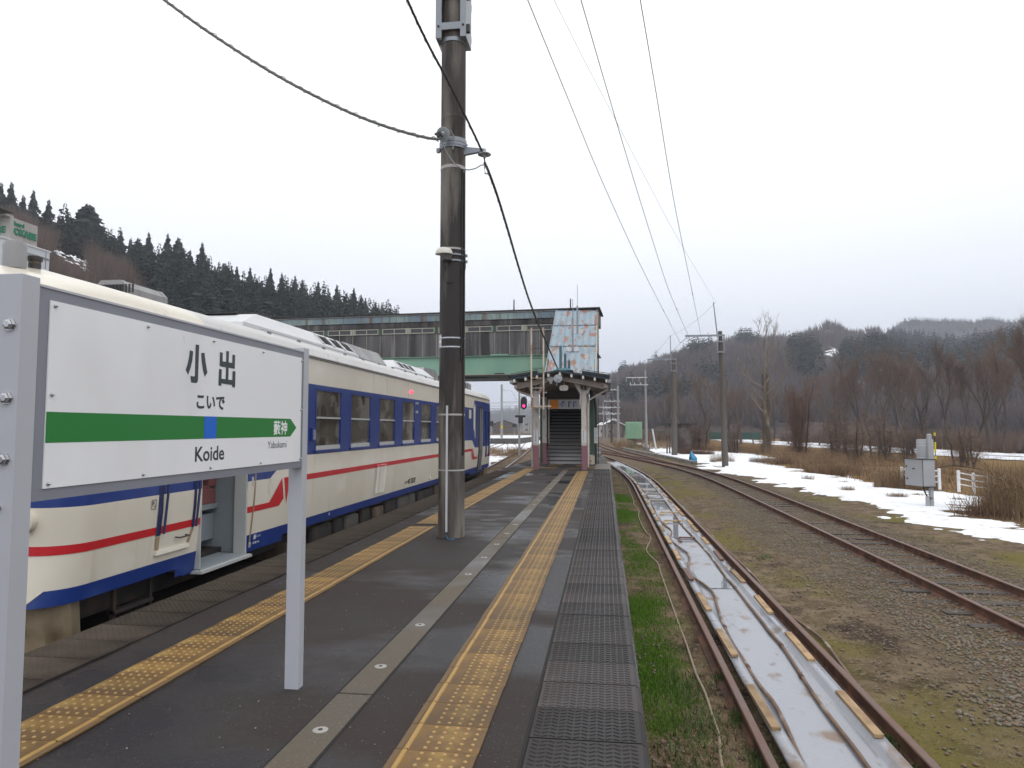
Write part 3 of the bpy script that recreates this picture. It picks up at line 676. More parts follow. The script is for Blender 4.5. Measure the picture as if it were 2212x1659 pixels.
# windows
gl_ref = None
for side in (1, -1):
    for a, c in wins:
        X = lambda o: TXC+side*(HW+o)
        f = MB(); lo, hi = sorted((X(-.075), X(.004)))
        t_ = .028
        f.box(lo, hi, a, a+t_, WZ0, WZ1); f.box(lo, hi, c-t_, c, WZ0, WZ1); f.box(lo, hi, a+t_, c-t_, WZ1-t_, WZ1)
        k0 = len(f.f); f.box(*sorted((X(-.05), X(-.002))), a+t_, c-t_, 1.742, 1.768, 1); f.box(*sorted((X(-.05), X(-.004))), a+t_, c-t_, WZ0, WZ0+.062, 1)
        w = put('window', f, [m_blue, m_frame], TR)
        g = MB(); g.box(*sorted((X(-.030), X(-.025))), a+t_, c-t_, WZ0+.062, 1.742); g.box(*sorted((X(-.018), X(-.013))), a+t_, c-t_, 1.768, WZ1-t_); put('pane', g, m_glass, w)
        sl = MB(); sl.box(*sorted((X(.002), X(.022))), a-.03, c+.03, WZ0-.03, WZ0-.002); put('sill', sl, m_blue, w)
# curtain rail seats behind the glass give the panes depth
b = MB()
for k in range(6): b.cham(TXC-1.25, TXC+1.25, 9.2+k*1.46, 9.45+k*1.46, .6, 1.75, .05)
put('seat_row', b, m_seat, TR, smooth=True)
# cabin floor, lining and vestibule seen through the open door
b = MB(); b.box(TXC-1.34, TXC+1.34, 5.4, 6.70, .26, .30, 0); b.box(TXC-1.34, TXC+.55, 6.78, 7.78, .26, .30, 0); b.box(TXC-1.34, TXC+1.34, 7.85, 25, .26, .30, 0); b.box(TXC-1.38, TXC-1.34, 5.4, 25, .30, 2.55, 0); b.box(TXC-1.34, TXC+1.34, 5.4, 25, 2.5, 2.54, 0)
b.box(TXC-1.34, TXC+1.36, 6.70, 6.78, .14, 2.5, 0)
put('cabin_lining', b, m_inside, TR)
b = MB(); b.box(TXC+.55, TXC+1.46, 6.80, 7.74, .10, .145, 0); b.box(TXC+.53, TXC+.56, 6.80, 7.74, .145, .30, 0); b.box(TXC-1.3, TXC+1.36, 7.80, 7.84, .14, 2.4, 0); b.box(TXC-.1, TXC+1.0, 7.50, 7.79, .30, .60, 0)
b.box(TXC-.2, TXC+1.05, 7.30, 7.79, .66, .72, 0)
put('vestibule', b, m_inside, TR)
b = MB(); b.cham(TXC-.25, TXC+1.05, 7.28, 7.79, .725, .93, .06); b.cham(TXC-.25, TXC+1.05, 7.66, 7.79, .92, 1.5, .05); put('seat', b, m_seat, TR, smooth=True)
b = MB(); b.tube([(TXC+.80, 6.95, 1.9), (TXC+.80, 6.95, .85), (TXC+.80, 6.98, .74), (TXC+.80, 7.06, .68), (TXC+.8, 7.4, .66)], .018, 10); put('grab_rail', b, m_frame, TR, smooth=True)
b = MB(); b.box(TXC+1.36, TXC+1.50, 6.76, 7.78, .10, .128, 0)
for k in range(2): b.box(TXC+1.42+.04*k, TXC+1.435+.04*k, 6.76, 7.78, .128, .133, 0)
sill_o = put('door_sill', b, m_frame, TR)
b = MB(); b.box(TXC+1.30, TXC+1.445, 7.715, 7.745, .14, 2.05); b.box(TXC+1.30, TXC+1.445, 6.80, 6.815, .14, 2.05); put('door_frame', b, m_frame, TR)
put('rust_streak', coat([(7.885, .215), (7.915, .215), (7.935, 1.2), (7.905, 1.2)], m_stainb, o=.006), m_stainb, TR, fixn=False)
put('door_handle', MB().box(TXC+1.446, TXC+1.456, 7.83, 7.87, .92, 1.02), m_frame, TR)
# driver's door with its dark handrail recesses
m_rec = mat('recess_dark', (.018, .025, .085), .5, .2, 5)
b = MB()
for a, c, z0 in ((6.085, 6.155, .585), (6.655, 6.70, .59)):
    b.sub(coat([(a, z0), (c, z0), (c+.04, 2.1), (a+.035, 2.1)], m_rec, o=.007))
dd_ = put('drivers_door', b, m_rec, TR, fixn=False)
b = MB()
for yy in (6.165, 6.69):
    b.tube([sp(SM(yy+.03), 2.0, .035), sp(SM(yy+.02), 1.0, .035), sp(SM(yy), .60, .035)], .012, 8)
put('handrail', b, m_rec, dd_, smooth=True)
b = MB(); b.sub(coat([(6.09, .575), (6.15, .575), (6.15, .45), (6.10, .45)], m_stainb, o=.007)); b.sub(coat([(6.66, .585), (6.70, .585), (6.64, .45), (6.60, .45)], m_stainb, o=.007)); put('rust_patch', b, m_stainb, dd_, fixn=False)
b = MB(); b.hexa([sp(SM(6.10), .405, .0), sp(SM(6.62), .405, .0), sp(SM(6.62), .405, .03), sp(SM(6.10), .405, .03), sp(SM(6.10), .442, .0), sp(SM(6.62), .442, .0), sp(SM(6.62), .442, .02), sp(SM(6.10), .442, .02)]); put('door_step', b, m_cream, dd_)
b = MB(); b.tube([sp(SM(6.40), .533, .005), sp(SM(6.405), .528, .05), sp(SM(6.56), .528, .05), sp(SM(6.565), .533, .005)], .008, 6); put('door_handle', b, m_dark, dd_, smooth=True)
# far end doors
b = MB(); b.sub(coat([(22.72, .16), (23.50, .16), (23.58, 2.32), (22.80, 2.32)], m_rubber, o=.006)); fd_ = put('folding_door', b, m_rubber, TR, fixn=False)
for a in (22.93, 23.16, 23.36): put('door_panel', coat([(a, .2), (a+.09, .2), (a+.17, 2.26), (a+.08, 2.26)], m_rgrey, o=.012), m_rgrey, fd_, fixn=False)
for a in (24.15, 24.75): put('handrail', MB().tube([sp(SM(a), .6, .03), sp(SM(a), 2.2, .03)], .03, 6), m_rec, TR)
for k in range(4): put('white_stripe', coat([(24.85+.05*k, .99+.13*k), (26.3, .99+.13*k), (26.3, 1.05+.13*k), (24.85+.05*k, 1.05+.13*k)], m_cream, o=.005), m_cream, TR, fixn=False)
b = MB(); b.sub(coat([(21.05, 1.90), (21.45, 1.90), (21.47, 2.17), (21.07, 2.17)], m_cream, o=.008)); put('hatch', b, m_cream, TR, fixn=False)
# roof: arched, with a lip where it meets the side
prof = [(1.435, 2.60), (1.452, 2.622), (1.452, 2.652), (1.43, 2.665), (1.40, 2.735), (1.30, 2.815), (1.12, 2.885), (.90, 2.945), (.62, 3.025), (.3, 3.06), (0, 3.07)]
prof = prof+[(-x, z) for x, z in prof[-2::-1]]
b = MB(); rings = []
for y in [Y0-.16, Y0-.10, Y0+.12]+list(np.linspace(Y0+.55, Y1-.55, 16))+[Y1-.12, Y1+.10, Y1+.16]:
    q = min(y-Y0, Y1-y); k = 1 if q > .5 else math.sin(math.pi/2*max(0.12, (q+.24)/.74))**.5
    rings.append([(TXC+x*(.86+.14*k), y, 2.60+(z-2.60)*k) for x, z in prof])
b.loft(rings, 1); n = len(prof)
for i in range(len(b.f)):
    if i < n*4 or n*(len(rings)-5) <= i: b.m[i] = 0
put('roof', b, [m_cream, m_roof], TR, smooth='all')
b = MB(); b.tube([(TXC+1.457, y, 2.632) for y in np.linspace(5.9, 24.4, 20)], .010, 6); put('rain_gutter', b, m_rgrey, TR)
for k in range(7):
    y = 9.5+k*1.0; b = MB()
b = MB()
for y in np.arange(8.6, 19.4, .9): b.box(TXC+1.20, TXC+1.25, y, y+.03, 2.84, 2.875)
b.box(TXC+1.22, TXC+1.228, 8.4, 12.4, 2.875, 2.88); b.box(TXC+1.22, TXC+1.228, 14.6, 18.6, 2.875, 2.88)
put('roof_brackets', b, m_rgrey, TR)
def unit(name, y0, y1, x1, zt, zb, m, sl=.15, se=.45, vents=None, top=None):
    """roof unit with sloping sides and ends"""
    b = MB(); x = x1
    b.loft([[(TXC-x, y0, zb), (TXC+x, y0, zb), (TXC+x, y1, zb), (TXC-x, y1, zb)], [(TXC-x, y0+.02, zb+.06), (TXC+x, y0+.02, zb+.06), (TXC+x, y1-.02, zb+.06), (TXC-x, y1-.02, zb+.06)], [(TXC-x+sl, y0+se, zt), (TXC+x-sl, y0+se, zt), (TXC+x-sl, y1-se, zt), (TXC-x+sl, y1-se, zt)]], 0)
    o = put(name, b, m, TR)
    if vents:
        for (a, c) in vents:
            v = MB(); f = (zt-zb-.06)
            def q(y, h, oo=.0): return (TXC+x-sl*h+oo, y, zb+.06+f*h)
            v.quad([q(a, .22, .006), q(c, .22, .006), q(c+.0, .88, .006), q(a+.0, .88, .006)], 0)
            for j in range(7): h = .28+.085*j; v.hexa([q(a+.02, h, .007), q(c-.02, h, .007), q(c-.02, h, .022), q(a+.02, h, .022), q(a+.02, h+.03, .007), q(c-.02, h+.03, .007), q(c-.02, h+.03, .014), q(a+.02, h+.03, .014)], 1)
            put('louvre', v, [m_black, m_rgrey], o)
            w_ = MB(); 
            for (ya, yb) in ((a-.045, a-.003), (c+.003, c+.045)): w_.hexa([q(ya, .16, .004), q(yb, .16, .004), q(yb, .16, .026), q(ya, .16, .026), q(ya, .94, .004), q(yb, .94, .004), q(yb, .94, .02), q(ya, .94, .02)])
            put('louvre_frame', w_, m_white, o)
    return o
u1 = unit('air_conditioner', 8.3, 12.55, 1.02, 3.19, 2.91, m_white, .22, .75, vents=[(10.98, 11.38), (11.48, 11.88), (11.98, 12.38)])
b = MB(); b.box(TXC-.6, TXC+.55, 8.95, 9.15, 3.192, 3.205); put('unit_lid', b, m_dark, u1)
unit('roof_box', 12.62, 14.75, .86, 3.25, 2.92, m_rgrey, .20, .02)
unit('air_conditioner', 14.95, 18.55, .98, 3.17, 2.91, m_white, .2, .5, vents=[(15.50, 15.86), (15.94, 16.30), (16.38, 16.74)])
b = MB(); b.loft([[(TXC+x, y, z) for y, z in [(17.9, 2.85), (17.95, 3.1), (18.2, 3.24), (19.3, 3.26), (19.7, 3.14), (19.85, 2.85)]] for x in (-.8, .8)], 0); put('roof_box', b, m_rgrey, TR, smooth=True)
def scoop(name, y0, y1, x, z0, z1, TXC=TXC):
    b = MB(); 
    rr = [(-x, z0), (-x, z1-.07), (-x+.07, z1), (x-.07, z1), (x, z1-.07), (x, z0)]
    b.loft([[(TXC+u, y, v) for u, v in rr] for y in (y0, y0+.05)], 0); 
    b.loft([[(TXC+u*.985, y, v-.004) for u, v in rr] for y in (y0+.05, y1-.06)], 0); b.loft([[(TXC+u, y, v) for u, v in rr] for y in (y1-.06, y1)], 0)
    o = put(name, b, m_rgrey, TR, smooth=True)
    d = MB(); d.box(TXC-x+.05, TXC+x-.05, y0-.006, y0+.001, z0+.03, z1-.05)
    for k in range(9): d.box(TXC-x+.12+k*.13*x/.62, TXC-x+.14+k*.13*x/.62, y0-.014, y0-.0065, z0+.03, z1-.05)
    put('grille', d, m_black, o); return o
scoop('roof_vent', 6.53, 7.2, .185, 2.97, 3.14, -5.085)
scoop('roof_vent', 23.55, 24.4, .30, 2.95, 3.22, -5.05)
b = MB(); b.lathe([(.088, 0), (.088, .20), (.075, .235), (.03, .245)], (TXC+.62, 5.25, 2.96), n=18); put('antenna_housing', b, m_rgrey, TR, smooth=True)
b = MB(); b.lathe([(.09, 0), (.06, .03), (.05, .06), (.05, .10)], (TXC+.62, 5.46, 2.95), n=14); w0 = put('whistle', b, m_dark, TR, smooth=True)
b = MB(); b.lathe([(.048, .10), (.05, .13)], (TXC+.62, 5.46, 2.95), n=14, m=1); b.lathe([(.06, .13), (.06, .165), (.03, .18)], (TXC+.62, 5.46, 2.95), n=14, m=0); put('whistle_cap', b, [m_dark, m_conc], w0, smooth=True)
# lamps on the fronts
for e in (-1, 1):
    for s_ in (1, -1):
        p = Vector((TXC+s_*.93, (Y0+Y1)/2+e*((Y1-Y0)/2-.10), 2.60))
        b = MB(); b.lathe([(.15, -.35), (.155, .0), (.15, .10), (.125, .10), (.12, .02), (.001, .0)], p+Vector((0, e*.0, .07)), (0, e, 0), 20); h_ = put('headlight', b, m_cream, TR, smooth=True)
        b = MB(); b.lathe([(.118, .03), (.06, .055), (.001, .06)], p+Vector((0, 0, .07)), (0, e, 0), 20); put('lens', b, m_glass, h_, smooth=True)
        p = Vector((TXC+s_*(atY(57, 1140, 4.95).x-TXC), (Y0+Y1)/2+e*((Y1-Y0)/2+.0), .87))
        b = MB(); b.lathe([(.085, -.03), (.085, .05), (.065, .055), (.06, .03), (.001, .03)], p, (0, e, 0), 16); put('tail_lamp', b, m_cream, TR, smooth=True)
        b = MB(); 
        q = [sp(e*(end-.78), z, .012, s_) for z in (1.15, 2.15)]; q2 = [sp(e*(end+.0), z, .012, s_) for z in (1.15, 2.15)]
        b.quad([q[0], q2[0], q2[1], q[1]]); put('windscreen', b, m_glass, TR)
# snow plough below the nose
for e in (-1, 1):
    yn = (Y0+Y1)/2+e*((Y1-Y0)/2)
    P = [(-1.26, -.40), (-1.35, -.20), (-1.25, -.04), (1.25, -.04), (1.35, -.20), (1.26, -.40)]
    b = MB(); b.loft([[(TXC+x*1.0, yn+e*y, .20) for x, y in P], [(TXC+x*.98, yn+e*(y*1.0-.06), -.10) for x, y in P], [(TXC+x*.94, yn+e*(y-.10), -.55) for x, y in P]], 0); put('snow_plough', b, m_skirt, TR, smooth=True)
# running gear
for yc in (7.4, 23.0):
    bo = MB(); bo.box(TXC-1.05, TXC+1.05, yc-1.5, yc+1.5, -.38, -.18); bo.box(TXC+.85, TXC+1.15, yc-1.35, yc+1.35, -.50, -.25); bo.box(TXC-1.15, TXC-.85, yc-1.35, yc+1.35, -.5, -.25)
    bg_ = put('bogie', bo, m_under, TR)
    for a in (-1.05, 1.05):
        for s_ in (-1, 1):
            w = MB(); w.lathe([(.02, -.05), (.40, -.05), (.43, -.04), (.43, .03), (.46, .06), (.1, .07)], (TXC+s_*.55, yc+a, ZR+.43), (-s_, 0, 0), 28); put('wheel', w, m_under, bg_, smooth=True)
    for s_ in (-1, 1):
        b = MB()
        for a in (-1.05, 1.05):
            b.cham(TXC+s_*1.0-.12, TXC+s_*1.0+.12, yc+a-.16, yc+a+.16, -.50, -.20, .03)
            for k in range(5): b.tube([(TXC+s_*1.02+.07*math.cos(t), yc+a*.62+.07*math.sin(t), -.42+.05*k+.008*t) for t in np.linspace(0, 6.28, 9)], .012, 5)
        b.tube([(TXC+s_*1.12, yc-.8, -.30), (TXC+s_*1.12, yc+.8, -.26)], .03, 6); put('axle_box', b, m_under, bg_, smooth=True)
def ubox(y0, y1, z0, z1, x=1.30, m=m_under, nm='equipment_box'):
    b = MB(); b.cham(TXC-x, TXC+x, y0, y1, z0, z1, .03); return put(nm, b, m, TR)
m_ubox = mat('brown_box', (.075, .052, .04), .75, .35, 8, layers=[((.14, .10, .07), 4, .6, .1, (1, 1, .4))])
m_ubox2 = mat('grey_box', (.085, .078, .070), .7, .3, 8)
for y0, y1, z0, z1, m in ((9.15, 9.75, -.22, .02, m_ubox), (9.9, 10.7, -.45, .12, m_under), (10.8, 11.15, -.40, .14, m_under), (11.3, 11.9, -.4, .12, m_ubox2), (12.05, 12.5, -.5, .16, m_under), (12.7, 13.3, -.35, .10, m_ubox), (13.4, 14.1, -.4, .16, m_under), (14.3, 15.0, -.42, .14, m_ubox2), (15.1, 15.6, -.4, .14, m_ubox2), (15.8, 17.2, -.45, .12, m_under), (17.4, 18.4, -.4, .14, m_ubox), (18.6, 20.2, -.45, .12, m_under)): ubox(y0, y1, z0, z1, m=m)
b = MB(); b.box(TXC-1.1, TXC+1.1, 5.3, 25.1, -.05, .2); put('chassis', b, m_under, TR)
b = MB()
for y in (5.75, 6.25): b.box(TXC+1.24, TXC+1.28, y, y+.035, -.6, .2)
for z in (-.55, -.30, -.05): b.box(TXC+1.22, TXC+1.30, 5.75, 6.28, z, z+.03)
put('step_ladder', b, m_under, TR)
b = MB(); b.tube([(TXC+1.2, y, .06+.02*math.sin(y*3)) for y in np.arange(9.5, 20.5, .25)], .02, 5); b.tube([(TXC+1.24, y, .15+.012*math.sin(y*5+1)) for y in np.arange(9.2, 20.5, .25)], .014, 5); put('air_pipe', b, m_ubox2, TR)
# louvre on the side, lamp, lettering
b = MB(); fz = crop(1200, 1500, 2.212)
b.sub(coat([(12.32, .37), (12.93, .37), (12.95, .955), (12.36, .955)], m_cream, o=.006)); lv = put('side_louvre', b, m_cream, TR, fixn=False); put('red_stripe', coat([(12.35, .878), (12.94, .878), (12.945, .955), (12.355, .955)], m_red, o=.0064), m_red, lv, fixn=False)
b = MB()
for k in range(21):
    z = .40+.0255*k
    for (a, c) in ((12.37, 12.52), (12.56, 12.91)):
        b.hexa([sp(SM(a), z, .007), sp(SM(c), z, .007), sp(SM(c), z, .024), sp(SM(a), z, .024), sp(SM(a), z+.016, .007), sp(SM(c), z+.016, .007), sp(SM(c), z+.016, .010), sp(SM(a), z+.016, .010)], 1 if .875 <= z < .95 else 0)
put('slat', b, [m_cream, m_red], lv)
b = MB(); b.lathe([(.035, 0), (.032, .03), (.015, .05)], (TXC+HW-.01, 14.65, 2.385), (1, 0, 0), 12); put('side_lamp', b, m_redglow, TR, smooth=True)
b = MB(); b.box(TXC+HW, TXC+HW+.03, 9.46, 9.59, 1.42, 1.60); sp_ = put('speaker_box', b, m_blue, TR)
b = MB()
for k in range(7): b.box(TXC+HW+.030, TXC+HW+.034, 9.50, 9.57, 1.44+.02*k, 1.45+.02*k)
put('slot', b, m_frame, sp_)
b = MB(); b.box(TXC+HW+.003, TXC+HW+.04, 14.97, 15.10, 2.13, 2.17); b.box(TXC+HW+.003, TXC+HW+.04, 14.99, 15.08, 1.93, 1.99); put('door_lamp', b, m_frame, TR)
def onskin(y0, z0, o=.0065): return lambda u, v: sp(SM(y0+u), z0+v, o)
b = fit_text('キハ', onskin(14.31, .42), .02, .20, .07); fit_text('40 2020', onskin(14.53, .40), .01, .62, .115, b); put('car_number', b, m_black, TR, fixn=False)
b = fit_text('新', onskin(7.985, .255), .012, .075, .062); fit_text('ニツ', onskin(8.075, .275), .02, .085, .024, b); fit_text('定員 96', onskin(7.985, .205), .012, .155, .026, b); fit_text('②', onskin(7.885, .178), .01, .062, .062, b); put('depot_lettering', b, m_white_paint, TR, fixn=False)
b = MB(); 
for (a, c, z0, z1) in ((5.985, 6.055, .845, .851), (5.985, 6.055, .929, .935), (5.985, 5.990, .845, .935), (6.05, 6.055, .845, .935)): b.quad([sp(SM(a), z0, .006), sp(SM(c), z0, .006), sp(SM(c), z1, .006), sp(SM(a), z1, .006)])
fit_text('P', onskin(5.997, .875), .01, .026, .045, b); fit_text('s', onskin(6.028, .862), .01, .016, .024, b); put('ps_mark', b, m_black, TR, fixn=False)
b = MB(); b.quad([sp(SM(10.30), .26, .006), sp(SM(10.325), .285, .006), sp(SM(10.31), .262+.05, .006), sp(SM(10.295), .285, .006)]); put('jacking_mark', b, m_white_paint, TR, fixn=False)
b = MB(); b.lathe([(.06, 0), (.055, .012), (.04, .012), (.035, .002), (.001, .002)], sp(SM(16.48), .42), (1, 0, 0), 18); put('filler_cap', b, m_cream, TR, smooth=True)
# ================================================================ STATION NAME SIGN
SX = -1.88
m_sgrey = mat('sign_post_paint', (.40, .415, .45), .42, .03, 4, coat=.1, bump=.12, bsc=500, bdist=.0006); m_sdark = mat('sign_frame_paint', (.205, .215, .25), .4, .05, 5, layers=[((.16, .165, .19), 1.6, .6, .15, (1, 1, .3))])
m_panel = mat('sign_panel', (.77, .78, .80), .3, .015, 2, coat=.2, layers=[((.66, .665, .67), 1.6, .62, .14, (1, 1.2, .5)), ((.55, .54, .52), 14, .76, .02, (1, 1, .4))]); m_sgreen = mat('sign_green', (.022, .185, .038), .45, .02, spec=.3); m_sblue = mat('sign_blue', (.008, .12, .56), .35, .02)
m_ink = mat('sign_lettering', (.030, .042, .052), .4, .03); m_wink = mat('sign_white_lettering', (.74, .78, .76), .4, .02); m_screw = mat('screw_steel', (.45, .45, .46), .25, .1, 40, metal=.9)
SG = thing('station_sign', 'large white station name sign in a grey frame with a green band reading Koide', 'sign', (SX-.05, 3.1, 0))
b = MB(); b.cham(SX-.105, SX, 2.005, 2.081, -.05, 2.105, .002); p1_ = put('post', b, m_sgrey, SG)
b = MB(); b.cham(SX-.090, SX, 4.155, 4.225, -.05, 2.108, .002); p2_ = put('post', b, m_sgrey, SG)
b = MB(); b.box(SX-.07, SX-.004, 2.083, 4.153, 1.356, 2.080); put('frame', b, m_sdark, SG)
b = MB(); b.box(SX-.071, SX-.003, 2.083, 4.1535, 2.0805, 2.086); b.box(SX-.006, SX+.0, 2.083, 4.153, 2.0768, 2.0803); put('frame_lip', b, m_sgrey, SG)
b = MB(); b.box(SX-.0035, SX+.001, 2.126, 4.118, 1.396, 2.038); pn = put('panel', b, m_panel, SG)
def sq(y0, y1, z0, z1, o): return [(SX+o, y0, z0), (SX+o, y1, z0), (SX+o, y1, z1), (SX+o, y0, z1)]
b = MB(); b.quad([(SX+.0016, 2.1265, 1.550), (SX+.0016, 3.975, 1.550), (SX+.0016, 4.056, 1.603), (SX+.0016, 3.975, 1.656), (SX+.0016, 2.1265, 1.656)]); put('green_band', b, m_sgreen, pn, fixn=False)
b = MB(); b.quad(sq(3.066, 3.170, 1.5498, 1.6562, .0021)); put('blue_square', b, m_sblue, pn, fixn=False)
def onsign(y0, z0, o=.0018): return lambda u, v: Vector((SX+o, y0+u, z0+v))
T_ = crop(700, 1350, 3.318); b = MB()
strokes = [[(192,168),(238,185),(226,300),(204,400),(170,495),(137,430),(162,350),(182,260)], [(270,92),(317,100),(300,565),(294,592),(275,605),(208,597),(200,510),(250,517),(258,512),(260,480)], [(342,205),(387,203),(402,330),(425,465),(390,520),(366,430),(350,330)],
 [(677,177),(712,184),(702,572),(668,560)], [(592,192),(629,202),(626,387),(588,380)], [(590,308),(789,345),(787,415),(588,380)], [(757,226),(793,234),(788,414),(752,408)],
 [(580,415),(615,424),(608,642),(571,634)], [(577,541),(792,571),(791,634),(574,602)], [(759,443),(796,450),(791,662),(753,656)]]
for k, s_ in enumerate(strokes): b.quad([atX(*T_(x, y), SX)+Vector((.0018+.00012*k, 0, 0)) for x, y in s_])
put('kanji', b, m_ink, pn, fixn=False)
b = fit_text('こいで', onsign(2.999, 1.690), .035, .241, .066); put('kana', b, m_ink, pn, fixn=False)
b = fit_text('Koide', onsign(2.998, 1.444), .018, .248, .070); put('latin_name', b, m_ink, pn, fixn=False)
b = fit_text('藪神', onsign(3.760, 1.561, .0024), .018, .170, .083); put('next_kanji', b, m_wink, pn, fixn=False)
b = fit_text('Yabukami', onsign(3.694, 1.486), .000, .232, .040); put('next_latin', b, m_ink, pn, fixn=False)
for y in (2.146, 2.637, 3.127, 3.618, 4.112):
    for z in (2.021, 1.411):
        b = MB(); b.lathe([(.0075, .0), (.0075, .003), (.0045, .0045), (.0035, .010), (.001, .013)], (SX+.001, y, z), (1, 0, 0), 10); put('screw', b, m_screw, pn, smooth=True)
for y in (2.146, 4.112): b = MB(); b.lathe([(.0075, .0), (.0075, .003), (.0045, .0045), (.0035, .010), (.001, .013)], (SX+.001, y, 1.715), (1, 0, 0), 10); put('screw', b, m_screw, pn, smooth=True)
for z, r in ((1.936, .017), (1.697, .017), (1.500, .017), (1.345, .007)):
    b = MB(); b.lathe([(r*1.3, 0), (r*1.3, .003), (r, .0031), (r, .014), (r*.6, .017)], (SX-.034 if r > .01 else SX-.045, 2.005, z), (0, -1, 0), 6 if r > .01 else 10); put('bolt', b, m_screw, p1_)

# ================================================================ CONCRETE POLE
m_pole = mat('pole_concrete', (.085, .070, .062), .75, .25, 14, layers=[((.026, .021, .020), 1.1, .49, .10, (1.6, 1.6, .22)), ((.20, .18, .155), 1.5, .53, .07, (2, 2, .26)), ((.020, .016, .016), 3.5, .64, .06, (1.6, 1.6, .25))], bump=.35, bsc=70, bdist=.004)
m_galv = mat('galvanised_steel', (.25, .27, .30), .45, .1, 14, metal=.4); m_band = mat('pale_band', (.40, .39, .375), .5, .12, 18); m_cond = mat('conduit_white', (.52, .53, .545), .45, .05, 8)
m_porc = mat('porcelain_grey', (.30, .33, .345), .25, .1, 8, coat=.3)
PX, PY = -2.265, 10.15
def pr(z): return .196-.0011*z*1.2
PO = thing('concrete_pole', 'tall stained concrete pole standing in the middle of the platform', 'pole', (PX, PY, 0))
b = MB(); b.lathe([(pr(z), z) for z in (-.1, 0, 1.2, 2.4, 3.6, 4.8, 6.3)]+[(pr(6.3)+.003, 6.305), (pr(6.32)-.004, 6.325), (pr(6.34), 6.34), (pr(8), 8), (pr(10), 10), (pr(11), 11)], (PX, PY, 0), n=40); put('shaft', b, m_pole, PO, smooth='all')
m_gap = m_joint
b = MB(); b.lathe([(.20, .0), (.215, .0), (.212, .006), (.20, .006)], (PX, PY, 0), n=32); put('base_gap', b, m_gap, PO)
for z, h, wdt in ((5.53, .045, m_band), (4.275, .028, m_band), (2.935, .020, m_screw), (2.80, .020, m_screw), (1.80, .026, m_band), (.985, .020, m_band)):
    b = MB(); b.lathe([(pr(z)-.01, -h/2), (pr(z)+.004, -h/2), (pr(z)+.004, h/2), (pr(z)-.01, h/2)], (PX, PY, z), n=36); put('band', b, wdt, PO, smooth=True)
b = MB(); a0 = rad(-108)
cxp, cyp = PX+math.cos(a0)*(.20), PY+math.sin(a0)*.20
b.box(PX-.038, PX-.012, PY-.222, PY-.19, .10, 1.93); put('conduit', b, m_cond, PO)
m_ribbon = mat('blue_cord', (.03, .17, .32), .6); b = MB(); b.tube([(PX-.03, PY-.215, .12), (PX-.02, PY-.23, .05), (PX+.01, PY-.26, .012), (PX+.07, PY-.30, .010), (PX+.11, PY-.28, .010), (PX+.06, PY-.25, .010)], .006, 6); put('blue_cord', b, m_ribbon, PO, smooth=True)
b = MB(); b.cyl((PX+.165, PY-.115, 2.6), (PX+.165, PY-.11, 5.5), .014, n=8); b.cyl((PX+.19, PY-.08, 1.2), (PX+.19, PY-.075, 5.45), .012, n=8); put('cable', b, m_rubber, PO, smooth=True)
# number plate wrapped on the left of the pole
b = MB(); pts_ = [(PX+math.cos(rad(a))*(pr(2.9)+.007), PY+math.sin(rad(a))*(pr(2.9)+.007)) for a in (198, 206, 214, 222, 229)]
b.loft([[(x, y, 2.785) for x, y in pts_], [(x, y, 2.985) for x, y in pts_]], 0, cap=False, close=False); pl = put('number_plate', b, m_panel, PO, fixn=False)
def onpl(a_, z_): return lambda u, v: Vector((PX+math.cos(rad(a_)+u/.2)*(pr(2.9)+.0095), PY+math.sin(rad(a_)+u/.2)*(pr(2.9)+.0095), z_+v))
b = fit_text('西', onpl(209, 2.90), .0, .05, .04); fit_text('00', onpl(209, 2.82), .0, .055, .04, b); put('plate_lettering', b, m_ink, pl, fixn=False)
b = MB()
for z in (2.79, 2.965): b.quad([onpl(200+29*k/4*1.0, z)(0, 0) for k in (0,)]+[onpl(214, z)(0, 0), onpl(228, z)(0, 0), onpl(228, z)(0, .01), onpl(214, z)(0, .01), onpl(200, z)(0, .01)])
put('plate_bars', b, m_ink, pl, fixn=False)
# bracket cage at the top
b = MB(); Z0, Z1 = 7.66, 8.9; x0, x1 = PX-.235, PX+.235
for x in (x0, x1-.09): b.box(x, x+.09, PY-.225, PY-.195, 7.50, 9.2); b.box(x, x+.012 if x == x0 else x+.09, PY-.195, PY+.2, 7.50, 9.2)
for z in (7.68, 8.20): b.box(x0+.09, x1-.09, PY-.224, PY-.20, z-.055, z+.055)
for z in (7.68, 8.20, 8.9): b.box(x0, x1, PY+.2, PY+.23, z-.05, z+.05)
cg = put('bracket_cage', b, m_galv, PO)
b = MB()
for z in (7.68, 8.20):
    for x in (x0+.045, x1-.045): b.lathe([(.016, 0), (.016, .012), (.006, .03)], (x, PY-.225, z), (0, -1, 0), 6)
    b.box(x1, x1+.05, PY-.2, PY-.14, z-.10, z+.02)
put('bolt', b, m_dark, cg)
for z in (7.50, 8.27): b = MB(); b.lathe([(pr(z), -.03), (pr(z)+.01, -.03), (pr(z)+.01, .03), (pr(z), .03)], (PX, PY, z), n=32); put('clamp', b, m_galv, cg, smooth=True)
b = MB(); b.box(PX-1.3, PX+2.4, PY-.1, PY+.1, 9.5, 9.62); put('cross_arm', b, m_galv, PO)
